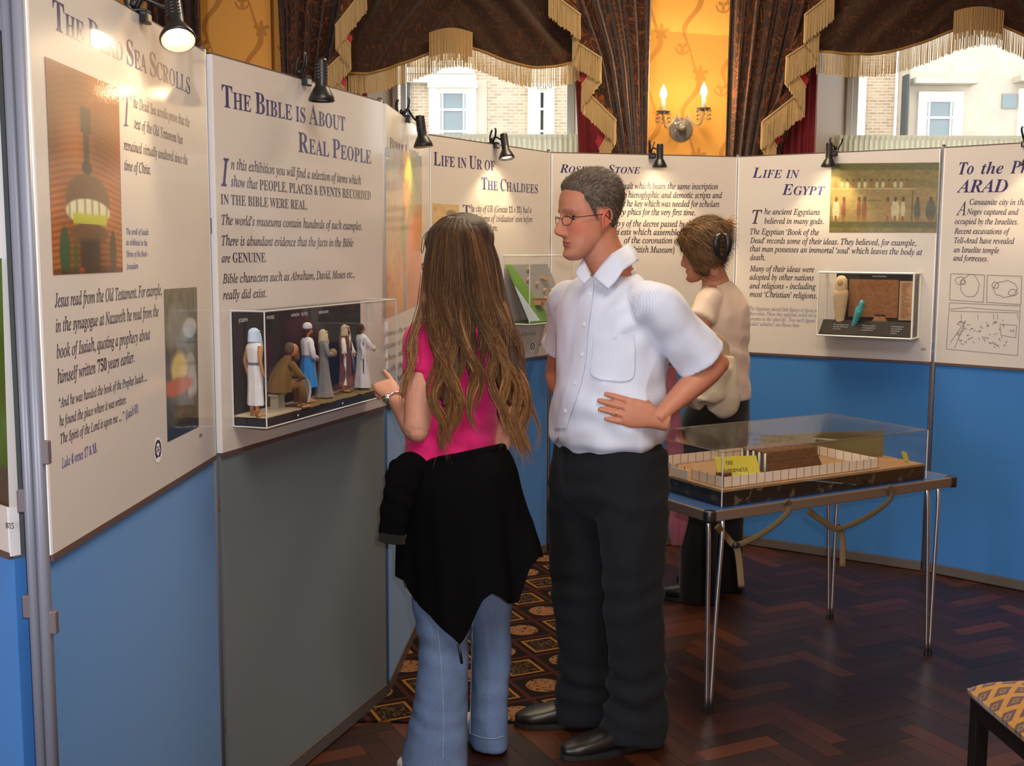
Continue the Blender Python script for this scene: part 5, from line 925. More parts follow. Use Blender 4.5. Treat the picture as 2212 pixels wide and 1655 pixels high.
def hairshell(Mh, mask, thick, seed=1, amp=.003, freq=60, nz=90, nt=110, squash=1):
    """scalp cap: head surface pushed out where mask(x,y,z) > 0"""
    V = head_pts(nz=nz, nt=nt); V0 = V.copy(); c = np.array([0, -.01, .02]); N = V-c; N /= np.linalg.norm(N, axis=2)[..., None]
    mk = np.clip(mask(V[..., 0], V[..., 1], V[..., 2]), 0, 1); nn = np.array([[noise.noise(Vector(p)*freq+Vector((seed, 0, 0))) for p in row] for row in V]); th = thick(V[..., 0], V[..., 1], V[..., 2]) if callable(thick) else thick
    V = V+N*((th+nn*amp)*mk-.002*(1-mk))[..., None]; vs = [Mh@Vector(p) for p in V.reshape(-1, 3)]; g = B(); fs = []
    for i in range(nz-1):
        for j in range(nt):
            if max(mk[i, j], mk[i+1, j], mk[i, (j+1) % nt]) > .02: fs.append((i*nt+j, i*nt+(j+1) % nt, (i+1)*nt+(j+1) % nt, (i+1)*nt+j))
    fs.append(tuple((nz-1)*nt+j for j in range(nt))); g.add(vs, fs); return g, V.reshape(-1, 3), N.reshape(-1, 3), mk.ravel()
def strands(Mh, V, N, mk, count, length, flow, width, cols, seed=3, lift=.3, seg=2):
    rs = np.random.default_rng(seed); idx = np.where(mk > .25)[0]; g = B(); C = []
    for i in rs.choice(idx, count):
        p = V[i]+rs.normal(0, .0015, 3); n = N[i]; f = np.array(flow(V[i])); f = f-n*np.dot(f, n); f /= np.linalg.norm(f)+1e-9; f = f+rs.normal(0, .16, 3); L = length*rs.uniform(.6, 1.2); s_ = np.cross(f, n); s_ /= np.linalg.norm(s_)+1e-9; col = cols[rs.integers(len(cols))]
        pts = [p-n*.001]
        for k in range(seg): pts.append(pts[-1]+(f*(1)+n*lift*(1-k/seg*1.6))*L/seg)
        vs = []; 
        for k, q in enumerate(pts): w = width*(1-k/len(pts)*.8); vs += [Mh@Vector(q-s_*w), Mh@Vector(q+s_*w)]
        g.add(vs, [(2*k, 2*k+1, 2*k+3, 2*k+2) for k in range(seg)], col)
    return g
def hand(g, w, d, n, s, curl, k=1., spread=.10, thumb=(.5, .75, -.25), lens=(.070, .079, .074, .058), rr=.0094, tc=.4):
    """w wrist, d towards fingers, n out of the back of the hand, s across towards the thumb"""
    w = Vector(w); d = Vector(d).normalized(); n = Vector(n); n = (n-d*n.dot(d)).normalized(); s_ = d.cross(n); s_ = s_ if s_.dot(Vector(s)) > 0 else -s_
    loft(g, [w-d*.035*k, w, w+d*.03*k+s_*.003*k, w+d*.07*k, w+d*.092*k], [.026*k, .027*k, .036*k, .041*k, .036*k], [.020*k, .018*k, .017*k, .0135*k, .010*k], s_, ns=16, n=18, ex=2.4); tips = []
    for i in range(4):
        o = (1.5-i)*.0196*k; p = w+d*(.080-.004*abs(i-1.2))*k+s_*o; a = 0; dd = d+s_*((1.5-i)*spread); dd.normalize(); pts = [p-d*.02*k, p]
        for j, fr in enumerate((.45, .30, .25)):
            a += curl[i]*(1, 1.1, .8)[j]; q = dd*math.cos(a)-n*math.sin(a); pts.append(pts[-1]+q*lens[i]*fr*k*1.08)
        r0 = rr*k*(.92 if i == 3 else 1); g.tube(pts, [r0*1.08, r0*1.10, r0*1.02, r0*.94, r0*.76], 10); g.blob(pts[-1], r0*.78, 8, 6); g.blob(pts[1]+n*.001*k, r0*1.1, 8, 6); tips.append((pts[-1], n, pts))
    t0 = w+d*.022*k+s_*.020*k-n*.004*k; td = (d*thumb[0]+s_*thumb[1]+n*thumb[2]).normalized(); t1 = t0+td*.042*k; td2 = (td+d*tc).normalized(); t2 = t1+td2*.032*k; t3 = t2+(td2+d*.2).normalized()*.024*k
    g.tube([t0-td*.012*k, t0, t1, t2, t3], [.013*k, .015*k, .0115*k, .0098*k, .007*k], 10); g.blob(t3, .0072*k, 8, 6); tips.append((t3, n, None)); return tips
def skinmat(name, base, red):
    m = mat(name, rough=.52, spec=.35, sss=.12); n = m.noise(55, 4); a = m.attr(); mx = m.nt.nodes.new('ShaderNodeMix'); mx.data_type = 'RGBA'; mx.blend_type = 'MULTIPLY'; mx.inputs[0].default_value = 1
    m.nt.links.new(a.v, mx.inputs[6]); v = m.mix(n, (.88, .86, .85), (1.1, 1.1, 1.1)); m.nt.links.new(v.v, mx.inputs[7]); m.nt.links.new(mx.outputs[2], m.b.inputs['Base Color']); m.bump(m.noise(900, 2), .06, .0005); return m
def facecols(me, Mh, base, lip, brow, ruddy, stub=None, browz=.0265):
    P = co(me); iv = np.array(Mh.inverted()); L = P@iv[:3, :3].T+iv[:3, 3]; x, y, z = L.T; ax = np.abs(x); c = np.tile(np.array(base), (len(P), 1)); H = (z > -.14)*(ax < .1)*(np.abs(y) < .14)
    def mxx(m_, d): nonlocal c; m_ = np.clip(m_*H, 0, 1)[:, None]; c = c*(1-m_)+np.array(d)*m_
    fr = (y > .03)
    mxx(.55*G_(z, -.025, .022)*G_(ax, .045, .022)*fr, ruddy); mxx(.6*G_(z, -.036, .012)*np.exp(-(x/.014)**2)*fr, ruddy); mxx(.7*(y < .02)*(ax > .074), ruddy)
    if stub: mxx(.5*np.clip((-.055-z)/.02, 0, 1)*(y > -.02), stub)
    mxx(.9*(np.clip(1-((z+.0705)/.0085)**2-(x/.026)**2, 0, 1) > .0)*fr*(y > .055), lip); mxx(1.0*(np.abs(z+.0703) < .0012)*(ax < .024)*fr*(y > .05), tuple(v*.4 for v in lip))
    if brow: mxx(.75*G_(z, browz-.004*np.abs(ax-.026)/.02, .0038)*(ax > .010)*(ax < .046)*fr, brow)
    setcol(me, c); return L
m_eye = mat('eye', rough=.12, coat=1); m_eye.color(m_eye.attr())
def eyes(t, Mh, open_=.0045, iris=S(70, 90, 100)):
    for sx in (-1, 1):
        c = Vector((sx*.0305, .0555, .001)); r = .0122; vs = []; g = B(); cols = []
        def fn(u, v): th = PI*v*.5; a = 2*PI*u; return Mh@(c+Vector((r*math.sin(th)*math.cos(a), r*math.cos(th), r*math.sin(th)*math.sin(a))))
        g.grid(fn, 20, 14, closeu=True); me = g.mesh('eye', True)
        cc = np.array([[.01]*3 if j < 2 else (iris if j < 5 else S(180, 168, 160)) for j in range(14) for i in range(20)]); setcol(me, cc); t.part('eye', me, m_eye, world=True)
        lid = B()
        for z0, z1 in ((open_, .02), (-.02, -open_*.8)):
            def fl(u, v, z0=z0, z1=z1): z = z0+(z1-z0)*v; a = (u-.5)*3.0; rz_ = r+.0016; q = math.sqrt(max(rz_**2-min(abs(z), rz_)**2, 0)); return Mh@(c+Vector((q*math.sin(a), q*math.cos(a), z*(1-.25*(abs(a)/1.5)**2))))
            lid.grid(fl, 14, 6)
        t.part('eyelid', lid, t.skin, smooth=True, world=True)
def fabric(name, c, rough=.85, sc=300, amt=.12, sheen=.15, stripes=None):
    m = mat(name, c, rough, sheen=sheen, spec=.25); n = m.noise(sc, 3); a = m.mix(n, tuple(v*(1-amt) for v in c), tuple(min(1, v*(1+amt)) for v in c))
    m.color(a).bump(n, .12, .0004); return m
def fold(p, sc, seed, st=(1, 1, 1)): return noise.noise(Vector((p[0]*sc*st[0]+seed, p[1]*sc*st[1], p[2]*sc*st[2])))
def ridge(p, sc, seed, st=(1, 1, 1)): v = fold(p, sc, seed, st); return 1-abs(v)*2.4
def shoe(t, heel, toe, m, sole, w=.045, h=.075, name='shoe'):
    heel = Vector(heel); toe = Vector(toe); d = (toe-heel); L = d.length; d.normalize(); s_ = Vector((d.y, -d.x, 0)); g = B(); up = Vector((0, 0, 1))
    loft(g, [heel+up*.035-d*.005, heel+up*.042+d*L*.1, heel+d*L*.35+up*.045, heel+d*L*.6+up*.038, heel+d*L*.85+up*.030, heel+d*L*.985+up*.026], [w*.55, w*.78, w*.80, w*.98, w*.88, w*.35], [.030, .036, .036, .030, .023, .012], s_, ns=24, n=20, ex=2.3)
    loft(g, [heel+d*L*.12+up*.04, heel+d*L*.14+up*(h+.015)], [w*.75, w*.78], [w*.9, w*.95], s_, ns=8, n=18); me = blend(g, .005, 3); o = t.part(name, me, m, world=True, smooth=True)
    gs = B(); P = []
    for i in range(28): a = 2*PI*i/28; q = math.cos(a); c_ = heel+d*(L*(.49+.51*q))+s_*(math.sin(a)*w*(1.02 if q > -.2 else .86)); P.append(c_)
    gs.add([p+up*.001 for p in P]+[p+up*.017 for p in P], [tuple(range(27, -1, -1)), tuple(range(28, 56))]+[(i, (i+1) % 28, (i+1) % 28+28, i+28) for i in range(28)]); t.part('sole', gs, sole, world=True, sub=o); return o
def put(px, py, Y): return at(px, py, Y)
# ------------------------------------------------------------------ the man
FM = Vector((-.80, -.60, 0)); LM = Vector((.60, -.80, 0)); mc0 = Vector((.300, 3.50, 0))
T = Thing('person', 'man in a short-sleeved pale striped shirt and dark trousers, hand on hip', 'person', mc0, 0)
T.skin = skinmat('man_skin', None, None); BASE = S(188, 124, 96)
Rh = basis((-.925, -.37, 0), .10); Hc = at(1273, 468, 3.46); Mh = Matrix.Translation(Hc)@(Rh.to_4x4()@Matrix.Scale(1.045, 4)@Matrix.Scale(.985, 4, (0, 0, 1)))
Sl, El, Wl = Vector((.425, 3.335, 1.398)), Vector((.607, 3.395, 1.225)), None
Sr, Er, Wr = Vector((.192, 3.655, 1.392)), at(1204, 808, 3.80), at(1236, 886, 3.66)
def socks(me, c=(.02, .02, .022)):
    at_ = me.color_attributes['Col']; P = co(me); q = np.empty(len(P)*4, 'f'); at_.data.foreach_get('color', q); q = q.reshape(-1, 4); q[P[:, 2] < .3, :3] = c; at_.data.foreach_set('color', q.ravel())
neck0 = Vector((.318, 3.50, 1.40)); 
# shirt
m_sh = mat('pale_striped_shirt', rough=.8, sheen=.2, spec=.2); ac = m_sh.attr('Col'); sp_ = m_sh.nt.nodes.new('ShaderNodeSeparateXYZ'); m_sh.nt.links.new(ac.v, sp_.inputs[0]); st = (E(m_sh.nt, sp_.outputs[0])/.0056).frac(); m_sh.color(m_sh.mix(st.lt(.25)*.24, S(212, 216, 228), S(116, 128, 190))).bump(m_sh.noise(500, 2), .08, .0004)
def sh_torso():
    g = B(); u = Vector((0, 0, 1))
    loft(g, [(.300, 3.500, .965), (.297, 3.498, 1.0), (.296, 3.497, 1.06), (.300, 3.50, 1.16), (.306, 3.502, 1.27), (.308, 3.503, 1.36), (.312, 3.503, 1.425), (.317, 3.500, 1.47), (.318, 3.498, 1.492)],
         [.175, .188, .192, .186, .195, .201, .180, .108, .066], [.128, .146, .150, .142, .140, .135, .114, .084, .064], LM, ns=60, n=64, ex=2.25)
    for S_, E_, k, r, sh in ((Sl, El, .84, .076, Vector((-.018, .0, -.012))), (Sr, Er, .62, .066, Vector((.01, 0, 0)))):
        S0 = S_; E_ = E_+sh; e = S_.lerp(E_, k); d = (E_-S_).normalized(); i0 = neck0.lerp(S_, .55)-Vector((0, 0, .02))
        # sleeve with an open hem: down the outside, back up the inside
        loft(g, [i0, S_-d*.01, S_.lerp(E_, .35), S_.lerp(E_, k*.85), e, e-d*.004, S_.lerp(E_, k*.80), S_.lerp(E_, .45)], [.070, .076, r, r*1.08, r*1.16, r*1.04, r*.96, r*.55], [.062, .066, .070, .074, .080, .072, .066, .045], d.cross(Vector((0, 0, 1))), ns=70, n=40)
    return blend(g, .0048, 11)
me = sh_torso()
def stripes(me, M=None):
    P = co(me); Q = P-np.array(mc0); th = np.arctan2(Q@np.array(LM)/.19, Q@np.array(FM)/.14)*.165; c = th.copy()
    for S_, E_ in ((Sl, El), (Sr, Er)):
        d = np.array((E_-S_).normalized()); w = np.cross(d, [0, -1, 0]); w /= np.linalg.norm(w); R = P-np.array(S_); s_ = R@d; rad = np.linalg.norm(R-s_[:, None]*d, axis=1); side = (Q@np.array(LM))*np.sign((S_-mc0).dot(LM)) > .135; m_ = (s_ > -.02)&(rad < .11)&side; c[m_] = (R@w)[m_]
    setcol(me, np.stack([c+2, c*0, c*0], 1))
stripes(me)
def wr(p):
    z = p[2]; q = Vector(p)-mc0; l = q.dot(LM); f = q.dot(FM); v = 0
    v += .010*ridge(p, 8, 3, (1, 1, .45))*np.clip((1.32-z)/.2, .25, 1); v += .007*fold(p, 17, 8, (1, 1, .6)); dl = (Vector(p)-Sl).length
    v += .0065*math.sin((l*.5+z*1.0)*58+fold(p, 6, 2)*3)*math.exp(-((z-1.08)/.07)**2)*np.clip(l*6+.4, 0, 1)
    v += .005*math.sin((z-l*.9)*70+fold(p, 7, 5)*3)*math.exp(-((z-1.33)/.08)**2)*math.exp(-((l-.13)/.07)**2)
    v += .006*math.exp(-((z-.985)/.018)**2)-.004*math.exp(-((z-.958)/.012)**2); return float(v)
wrinkle(me, wr); T.part('shirt', me, m_sh, world=False, smooth=True); me.transform(T.M.inverted()); 
me2 = me.copy(); me2.transform(T.M); st_ = bvh(me2)
Wl = onto(st_, 1398, 900, .034); F0 = onto(st_, 1318, 884, .017)
g = B(); head_geo(g, Mh, nose=1.12)
loft(g, [neck0, Vector((.314, 3.49, 1.475)), Mh@Vector((0, -.028, -.09)), Mh@Vector((0, -.022, -.04))], [.075, .062, .058, .056], [.075, .064, .062, .060], LM, ns=18)
loft(g, [(mc0.x, mc0.y, .95), (mc0.x, mc0.y, 1.15), neck0], [.09, .10, .09], [.07, .07, .06], LM, ns=12)
g.tube([neck0, Sl, Sl.lerp(El, .5)], [.05, .05, .046], 14); g.tube([neck0, Sr, Sr.lerp(Er, .5)], [.05, .05, .046], 14)
for S_, E_, W_ in ((Sl, El, Wl), (Sr, Er, Wr)):
    d1 = (E_-S_).normalized(); d2 = (W_-E_).normalized(); loft(g, [S_, S_.lerp(E_, .5), E_-d1*.015, E_+d2*.02-d1*0, E_.lerp(W_, .3), E_.lerp(W_, .7), W_], [.052, .047, .042, .045, .046, .034, .028], [.052, .046, .041, .042, .041, .030, .021], (E_-S_).cross(W_-E_), ns=34, n=22); g.blob(E_+(d1-d2)*.012, .030, 12, 8)
kn = [Vector((.375, 3.43, .52)), Vector((.215, 3.60, .50))]; ank = [Vector((.402, 3.462, .07)), Vector((.262, 3.634, .07))]; hip = [Vector((.37, 3.43, .93)), Vector((.235, 3.57, .93))]
for i in (0, 1): g.tube([Vector((mc0.x, mc0.y, .97)), hip[i], kn[i], ank[i]], [.06, .06, .045, .035], 10); g.tube([ank[i], ank[i]+FM*.10+Vector((0, 0, -.03))], [.032, .025], 10)
hd = (F0-Wl).normalized(); tl = hand(g, Wl, hd, Vector((-.15, -1, .12)), (0, 0, 1), [.16, .12, .12, .16], k=1.08, spread=.035, thumb=(.5, .55, -.5), tc=.5)
hand(g, Wr, Vector((-.25, -.85, .0)), Vector((-.9, .3, .1)), (0, 0, 1), [.2, .2, .2, .2], thumb=(.8, .15, -.6))
me = blend(g, .0031, 2, .55); L = facecols(me, Mh, BASE, S(170, 92, 84), S(120, 84, 62), S(206, 108, 84), S(176, 122, 100)); socks(me); T.part('body', me, T.skin, world=True, smooth=True); mtree = bvh(me)
me.transform(T.M); me.transform(T.M.inverted())
eyes(T, Mh, .0032)
# hair: short, greying
def mk(x, y, z):
    ax = np.abs(x); line = np.interp(y, [-.11, -.06, -.032, -.028, .008, .012, .03, .05, .07, .1], [-.055, -.045, -.030, .020, .022, -.012, .030, .062, .080, .088]); line = line+.012*np.clip((ax-.035)/.03, 0, 1)*(y > .04); return (z-line)/.020
hm = mat('greying_brown_hair', rough=.75, spec=.3); hn = hm.noise(260, 3, 0, (1, 1, .25)); hx = hm.noise(14, 3); hm.color(hm.mix(hx, hm.mix(hn, S(44, 32, 25), S(98, 78, 62)), hm.mix(hn, S(66, 54, 46), S(136, 122, 110)))).bump(hn, .9, .004)
gh, V_, N_, K_ = hairshell(Mh, mk, lambda x, y, z: .005+.007*np.clip((z-.02)/.08, 0, 1), 1, .002, 90); ho = T.part('hair', gh, hm, smooth=True, world=True)
hs = mat('hair_strands', rough=.6, spec=.3); hs.color(hs.attr())
T.part('hair_ends', strands(Mh, V_, N_, K_, 9000, .013, lambda p: (0, -.6, -.9 if p[2] < .07 else .1), .00055, [S(70, 54, 42), S(96, 78, 64), S(138, 126, 114), S(52, 40, 32)], lift=.35), hs, world=True, col=True, kind='stuff')
# glasses
mgm = mat('dark_metal_frame', (.03, .025, .02), .3, metal=.6); ml = m_glass; fr = None
for sx in (-1, 1):
    rim = [Mh@Vector((sx*(.0325+.0235*math.cos(a)), .0905-.009*max(0, math.cos(a)), -.005+.0135*math.sin(a))) for a in np.linspace(0, 2*PI, 24, endpoint=False)]
    r_ = T.part('glasses_rim', B().tube(rim, .0011, 6, closed=True), mgm, smooth=True, world=True); T.part('lens', B().add(rim, [tuple(range(24))]), ml, world=True, sub=None)
    T.part('glasses_arm', B().tube([Mh@Vector((sx*.056, .082, .002)), Mh@Vector((sx*.069, .074, .003)), Mh@Vector((sx*.0805, .02, .004)), Mh@Vector((sx*.083, -.008, .004)), Mh@Vector((sx*.081, -.030, -.016))], .0013, 6), mgm, smooth=True, world=True)
T.part('glasses_bridge', B().tube([Mh@Vector((-.0095, .0905, .0)), Mh@Vector((0, .0945, .004)), Mh@Vector((.0095, .0905, .0))], .0011, 6), mgm, smooth=True, world=True)
def ribbon(tree, L, R, n, off, thick=.0015):
    """thin cloth strip lying on a surface between two pixel polylines"""
    a = spline(L, n); b = spline(R, n); vs = []
    for p, q in zip(a, b):
        for k in range(4): w = p+(q-p)*k/3; h = onto(tree, w[0], w[1], off); vs.append(h if h is not None else (vs[-1] if vs else EYE))
    return vs, [(4*i+k, 4*i+k+1, 4*i+k+5, 4*i+k+4) for i in range(n-1) for k in range(3)]
def sm(g):
    me = g.mesh('m', True); stripes(me); return me
pl = T.part('placket', sm(B().add(*ribbon(st_, [(1262, 612), (1252, 660), (1243, 720), (1240, 780), (1226, 840), (1206, 900), (1200, 925)], [(1284, 612), (1280, 660), (1272, 720), (1267, 780), (1254, 840), (1234, 900), (1226, 925)], 30, .0050))), m_sh, smooth=True, world=True)
T.part('pocket', sm(B().add(*ribbon(st_, [(1285, 716), (1283, 760), (1279, 805), (1300, 820)], [(1369, 722), (1370, 765), (1366, 815), (1340, 824)], 20, .0062))), m_sh, smooth=True, world=True)
for px, py in ((1277, 637), (1266, 701), (1260, 766), (1246, 828), (1225, 887)):
    p = onto(st_, px, py, .0062); T.part('button', B().lathe([(0, -.001), (.0052, -.001), (.0056, .0005), (.0045, .0012), (.003, .0006), (0, .0006)], 14, Matrix.Translation(p)@(FM*.6+Vector((0, -1, 0))*.6).to_track_quat('Z', 'Y').to_matrix().to_4x4()), mat('pearl_button', (.7, .7, .68), .2), smooth=True, world=True)
def slab(pts, th=.003):
    c = sum((Vector(p) for p in pts), Vector())/len(pts); n = (Vector(pts[1])-Vector(pts[0])).cross(Vector(pts[2])-Vector(pts[0])).normalized()*th; k = len(pts); return B().add([Vector(p)+n/2 for p in pts]+[Vector(p)-n/2 for p in pts], [tuple(range(k)), tuple(range(2*k-1, k-1, -1))]+[(i, i+k, (i+1) % k+k, (i+1) % k) for i in range(k)])
def bent(rows, th=.0028):
    """collar flap: grid of pixel+depth rows"""
    R_ = [[at(*p) for p in r] for r in rows]; nu = len(R_[0]); g = B(); nv = len(R_); vs = [p for r in R_ for p in r]; g.add(vs, [(j*nu+i, j*nu+i+1, (j+1)*nu+i+1, (j+1)*nu+i) for j in range(nv-1) for i in range(nu-1)]); return g
fl = bent([[(1362, 524, 3.50), (1322, 548, 3.40), (1300, 572, 3.40), (1281, 597, 3.395)], [(1373, 541, 3.46), (1338, 568, 3.375), (1314, 592, 3.37), (1290, 604, 3.37)], [(1380, 562, 3.43), (1347, 583, 3.365), (1330, 608, 3.352), (1314, 624, 3.345)]])
o = T.part('collar_flap', sm(fl), m_sh, smooth=True, world=True); mo = o.modifiers.new('t', 'SOLIDIFY'); mo.thickness = .003; mo.offset = 0; mo = o.modifiers.new('s', 'SUBSURF'); mo.levels = 2; mo.render_levels = 2; mo.subdivision_type = 'SIMPLE'
fl = bent([[(1262, 556, 3.47), (1268, 580, 3.43), (1277, 600, 3.40)], [(1252, 572, 3.45), (1256, 590, 3.42), (1268, 606, 3.39)], [(1243, 590, 3.43), (1250, 600, 3.41), (1262, 614, 3.39)]])
o = T.part('collar_flap', sm(fl), m_sh, smooth=True, world=True); mo = o.modifiers.new('t', 'SOLIDIFY'); mo.thickness = .003; mo.offset = 0; mo = o.modifiers.new('s', 'SUBSURF'); mo.levels = 2; mo.render_levels = 2; mo.subdivision_type = 'SIMPLE'
cb = B(); band = []
for j in range(5):
    for i in range(25):
        a = 2*PI*(i/24)*.90+.314+math.atan2(FM.y, FM.x); r = .058+.006*(1-j/4); z = 1.446+.009*j+.030*(.5-.5*math.cos(a-math.atan2(FM.y, FM.x))); band.append(Vector((.316+r*1.04*math.cos(a), 3.494+r*math.sin(a), z)))
cb.add(band, [(j*25+i, j*25+i+1, (j+1)*25+i+1, (j+1)*25+i) for j in range(4) for i in range(24)]); o = T.part('collar_band', sm(cb), m_sh, smooth=True, world=True); mo = o.modifiers.new('t', 'SOLIDIFY'); mo.thickness = .003
# trousers
m_tr2 = fabric('charcoal_trousers', S(23, 24, 28), .95, 500, .2, .03)
g = B(); loft(g, [(.300, 3.50, .985), (.300, 3.50, .95), (.304, 3.50, .88), (.302, 3.50, .80), (.300, 3.505, .74)], [.168, .176, .180, .162, .10], [.128, .136, .140, .125, .07], LM, ns=24, n=48, ex=2.3)
loft(g, [hip[0]+Vector((0, 0, .02)), (.370, 3.425, .80), (.372, 3.42, .66), (.378, 3.425, .50), (.392, 3.445, .32), (.398, 3.458, .15), (.390, 3.454, .040), (.390, 3.454, .038), (.392, 3.455, .10)], [.088, .098, .090, .084, .080, .082, .090, .074, .05], [.10, .112, .100, .090, .086, .092, .106, .088, .06], LM, ns=70, n=40, ex=2.3)
loft(g, [hip[1]+Vector((0, 0, .02)), (.232, 3.58, .80), (.225, 3.59, .66), (.222, 3.605, .50), (.235, 3.62, .32), (.246, 3.63, .16), (.236, 3.630, .036), (.236, 3.630, .034), (.24, 3.63, .10)], [.088, .094, .088, .084, .078, .078, .084, .070, .05], [.10, .110, .098, .090, .084, .088, .100, .084, .06], LM, ns=70, n=40, ex=2.3)
me = blend(g, .0065, 4)
def wt(p):
    z = p[2]; v = .007*ridge(p, 7, 11, (1, 1, .35))+.0045*fold(p, 16, 4, (1, 1, 1.2)); v += .009*math.sin(z*70+fold(p, 5, 7)*4)*(math.exp(-((z-.16)/.10)**2)+.5*math.exp(-((z-.50)/.07)**2)+.4*math.exp(-((z-.80)/.05)**2)); return v
wrinkle(me, wt); T.part('trousers', me, m_tr2, world=True, smooth=True); tt = bvh(me); 
me.transform(T.M); tt = bvh(me); me.transform(T.M.inverted())
T.part('waistband', B().add(*ribbon(tt, [(1206, 934), (1260, 936), (1320, 937), (1380, 936), (1426, 932)], [(1205, 958), (1260, 961), (1320, 962), (1380, 960), (1428, 955)], 40, .003)), fabric('charcoal_waistband', S(28, 29, 33), .8), smooth=True, world=True)
m_lea = mat('black_leather', (.010, .009, .009), .38, coat=.15, coatr=.3); m_lea.bump(m_lea.noise(120, 3), .15, .001); m_sole = mat('black_rubber_sole', (.01, .01, .01), .6)
shoe(T, (.462, 3.492, 0), (.155, 3.352, 0), m_lea, m_sole, .052, .08); shoe(T, (.315, 3.655, 0), (.010, 3.600, 0), m_lea, m_sole, .052, .08)
p = tl[2][2][2]; T.part('wedding_ring', B().tube([p+Vector((0, 0, 0))+hd*.004*0+(Vector((0, 0, 1))*math.cos(a)+hd.cross(Vector((0, 0, 1))).normalized()*math.sin(a))*.0098 for a in np.linspace(0, 2*PI, 18, endpoint=False)], .0018, 6, closed=True), mat('gold_ring', (.9, .6, .25), .2, metal=1), smooth=True, world=True)
# ------------------------------------------------------------------ the girl
FG = Vector((-.45, .89, 0)).normalized(); LG = Vector((-.89, -.45, 0)).normalized(); gc = Vector((-.165, 3.36, 0))
T = Thing('person', 'girl with very long wavy brown hair, pink top and black jacket tied round her waist', 'person', gc, 0)
T.skin = skinmat('girl_skin', None, None); BASE = S(214, 158, 136)
Rh = basis((-.93, .36, 0), .14); Hc = at(988, 566, 3.40); Mh = Matrix.Translation(Hc)@Rh.to_4x4()@Matrix.Scale(.98, 4)
Sl, El, Wl = at(918, 742, 3.335), at(902, 928, 3.25), at(852, 862, 3.42); Sr, Er, Wr = at(1068, 742, 3.46), at(1100, 900, 3.42), at(1078, 985, 3.33)
neck0 = at(990, 712, 3.41); g = B(); head_geo(g, Mh, nose=.85, fem=1)
loft(g, [neck0+Vector((0, 0, -.03)), neck0+Vector((0, 0, .05)), Mh@Vector((0, -.028, -.09)), Mh@Vector((0, -.02, -.04))], [.07, .05, .05, .05], [.065, .05, .052, .055], LG, ns=16)
loft(g, [(gc.x, gc.y, .92), (gc.x, gc.y, 1.12), tuple(neck0)], [.09, .09, .07], [.065, .06, .05], LG, ns=12)
g.tube([neck0-Vector((0, 0, .02)), Sl, Sl.lerp(El, .5)], [.045, .045, .040], 14); g.tube([neck0-Vector((0, 0, .02)), Sr, Sr.lerp(Er, .5)], [.045, .045, .038], 14)
for S_, E_, W_ in ((Sl, El, Wl), (Sr, Er, Wr)):
    d1 = (E_-S_).normalized(); d2 = (W_-E_).normalized(); loft(g, [S_, S_.lerp(E_, .5), E_-d1*.02, E_+d2*.02, E_.lerp(W_, .3), E_.lerp(W_, .7), W_], [.048, .047, .042, .040, .038, .029, .024], [.048, .046, .042, .040, .036, .027, .019], (E_-S_).cross(W_-E_), ns=34, n=22); g.blob(E_+(d1-d2)*.004, .032, 12, 8)
fl_, fr_ = Vector((-.225, 3.28, 0)), Vector((-.085, 3.43, 0))
for hp, k_, a_ in ((Vector((-.225, 3.32, .88)), Vector((-.20, 3.28, .46)), fl_+Vector((0, 0, .07))), (Vector((-.10, 3.40, .88)), Vector((-.09, 3.42, .46)), fr_+Vector((0, 0, .07)))):
    g.tube([Vector((gc.x, gc.y, .94)), hp, k_, a_], [.06, .05, .022, .016], 10)
hdir = (at(822, 820, 3.49)-Wl).normalized(); tg = hand(g, Wl, hdir, Vector((.35, -.85, .25)), (.2, 0, 1), [.06, 1.15, 1.3, 1.35], k=.92, spread=.03, thumb=(.75, .35, -.45), tc=.6)
hand(g, Wr, Vector((-.1, -.2, -1)), Vector((.5, -.8, 0)), (-1, 0, 0), [.3, .3, .3, .3], k=.9)
me = blend(g, .003, 2, .5); facecols(me, Mh, BASE, S(196, 110, 104), S(110, 80, 60), S(222, 140, 120)); socks(me, (.5, .5, .5)); T.part('body', me, T.skin, world=True, smooth=True)
eyes(T, Mh, .003, S(90, 80, 60))
mgl = mat('dark_red_frame', (.06, .02, .02), .3)
for sx in (-1, 1):
    rim = [Mh@Vector((sx*(.031+.0225*math.cos(a)), .1-.006*abs(math.cos(a)), -.004+.0145*math.sin(a))) for a in np.linspace(0, 2*PI, 24, endpoint=False)]
    T.part('glasses_rim', B().tube(rim, .0014, 6, closed=True), mgl, smooth=True, world=True); T.part('lens', B().add(rim, [tuple(range(24))]), m_glass, world=True)
    T.part('glasses_arm', B().tube([Mh@Vector((sx*.053, .094, .004)), Mh@Vector((sx*.068, .086, .004)), Mh@Vector((sx*.082, .0, .004))], .0018, 6), mgl, smooth=True, world=True)
# pink top
m_pk = fabric('pink_jersey', S(226, 34, 120), .75, 400, .08, .25)
g = B(); loft(g, [(-.185, 3.350, .915), (-.180, 3.350, 1.0), (-.175, 3.352, 1.08), (-.172, 3.36, 1.17), (-.170, 3.375, 1.26), tuple(neck0-Vector((0, 0, .055))), tuple(neck0-Vector((0, 0, .01))), tuple(neck0+Vector((0, 0, .015)))], [.142, .138, .132, .138, .145, .125, .075, .058], [.105, .100, .098, .102, .105, .092, .068, .055], LG, ns=50, n=56, ex=2.2)
for S_, E_, k, r in ((Sl, El, .36, .056), (Sr, Er, .36, .054)):
    d = (E_-S_).normalized(); e = S_.lerp(E_, k); i0 = neck0.lerp(S_, .5)-Vector((0, 0, .02)); loft(g, [i0, S_-d*.012, S_.lerp(E_, .18), e, e-d*.003, S_.lerp(E_, k*.7)], [.052, .062, r*1.06, r*1.04, r*.93, r*.7], [.05, .056, .058, .056, .05, .038], d.cross(Vector((.2, 1, 0))), ns=50, n=36)
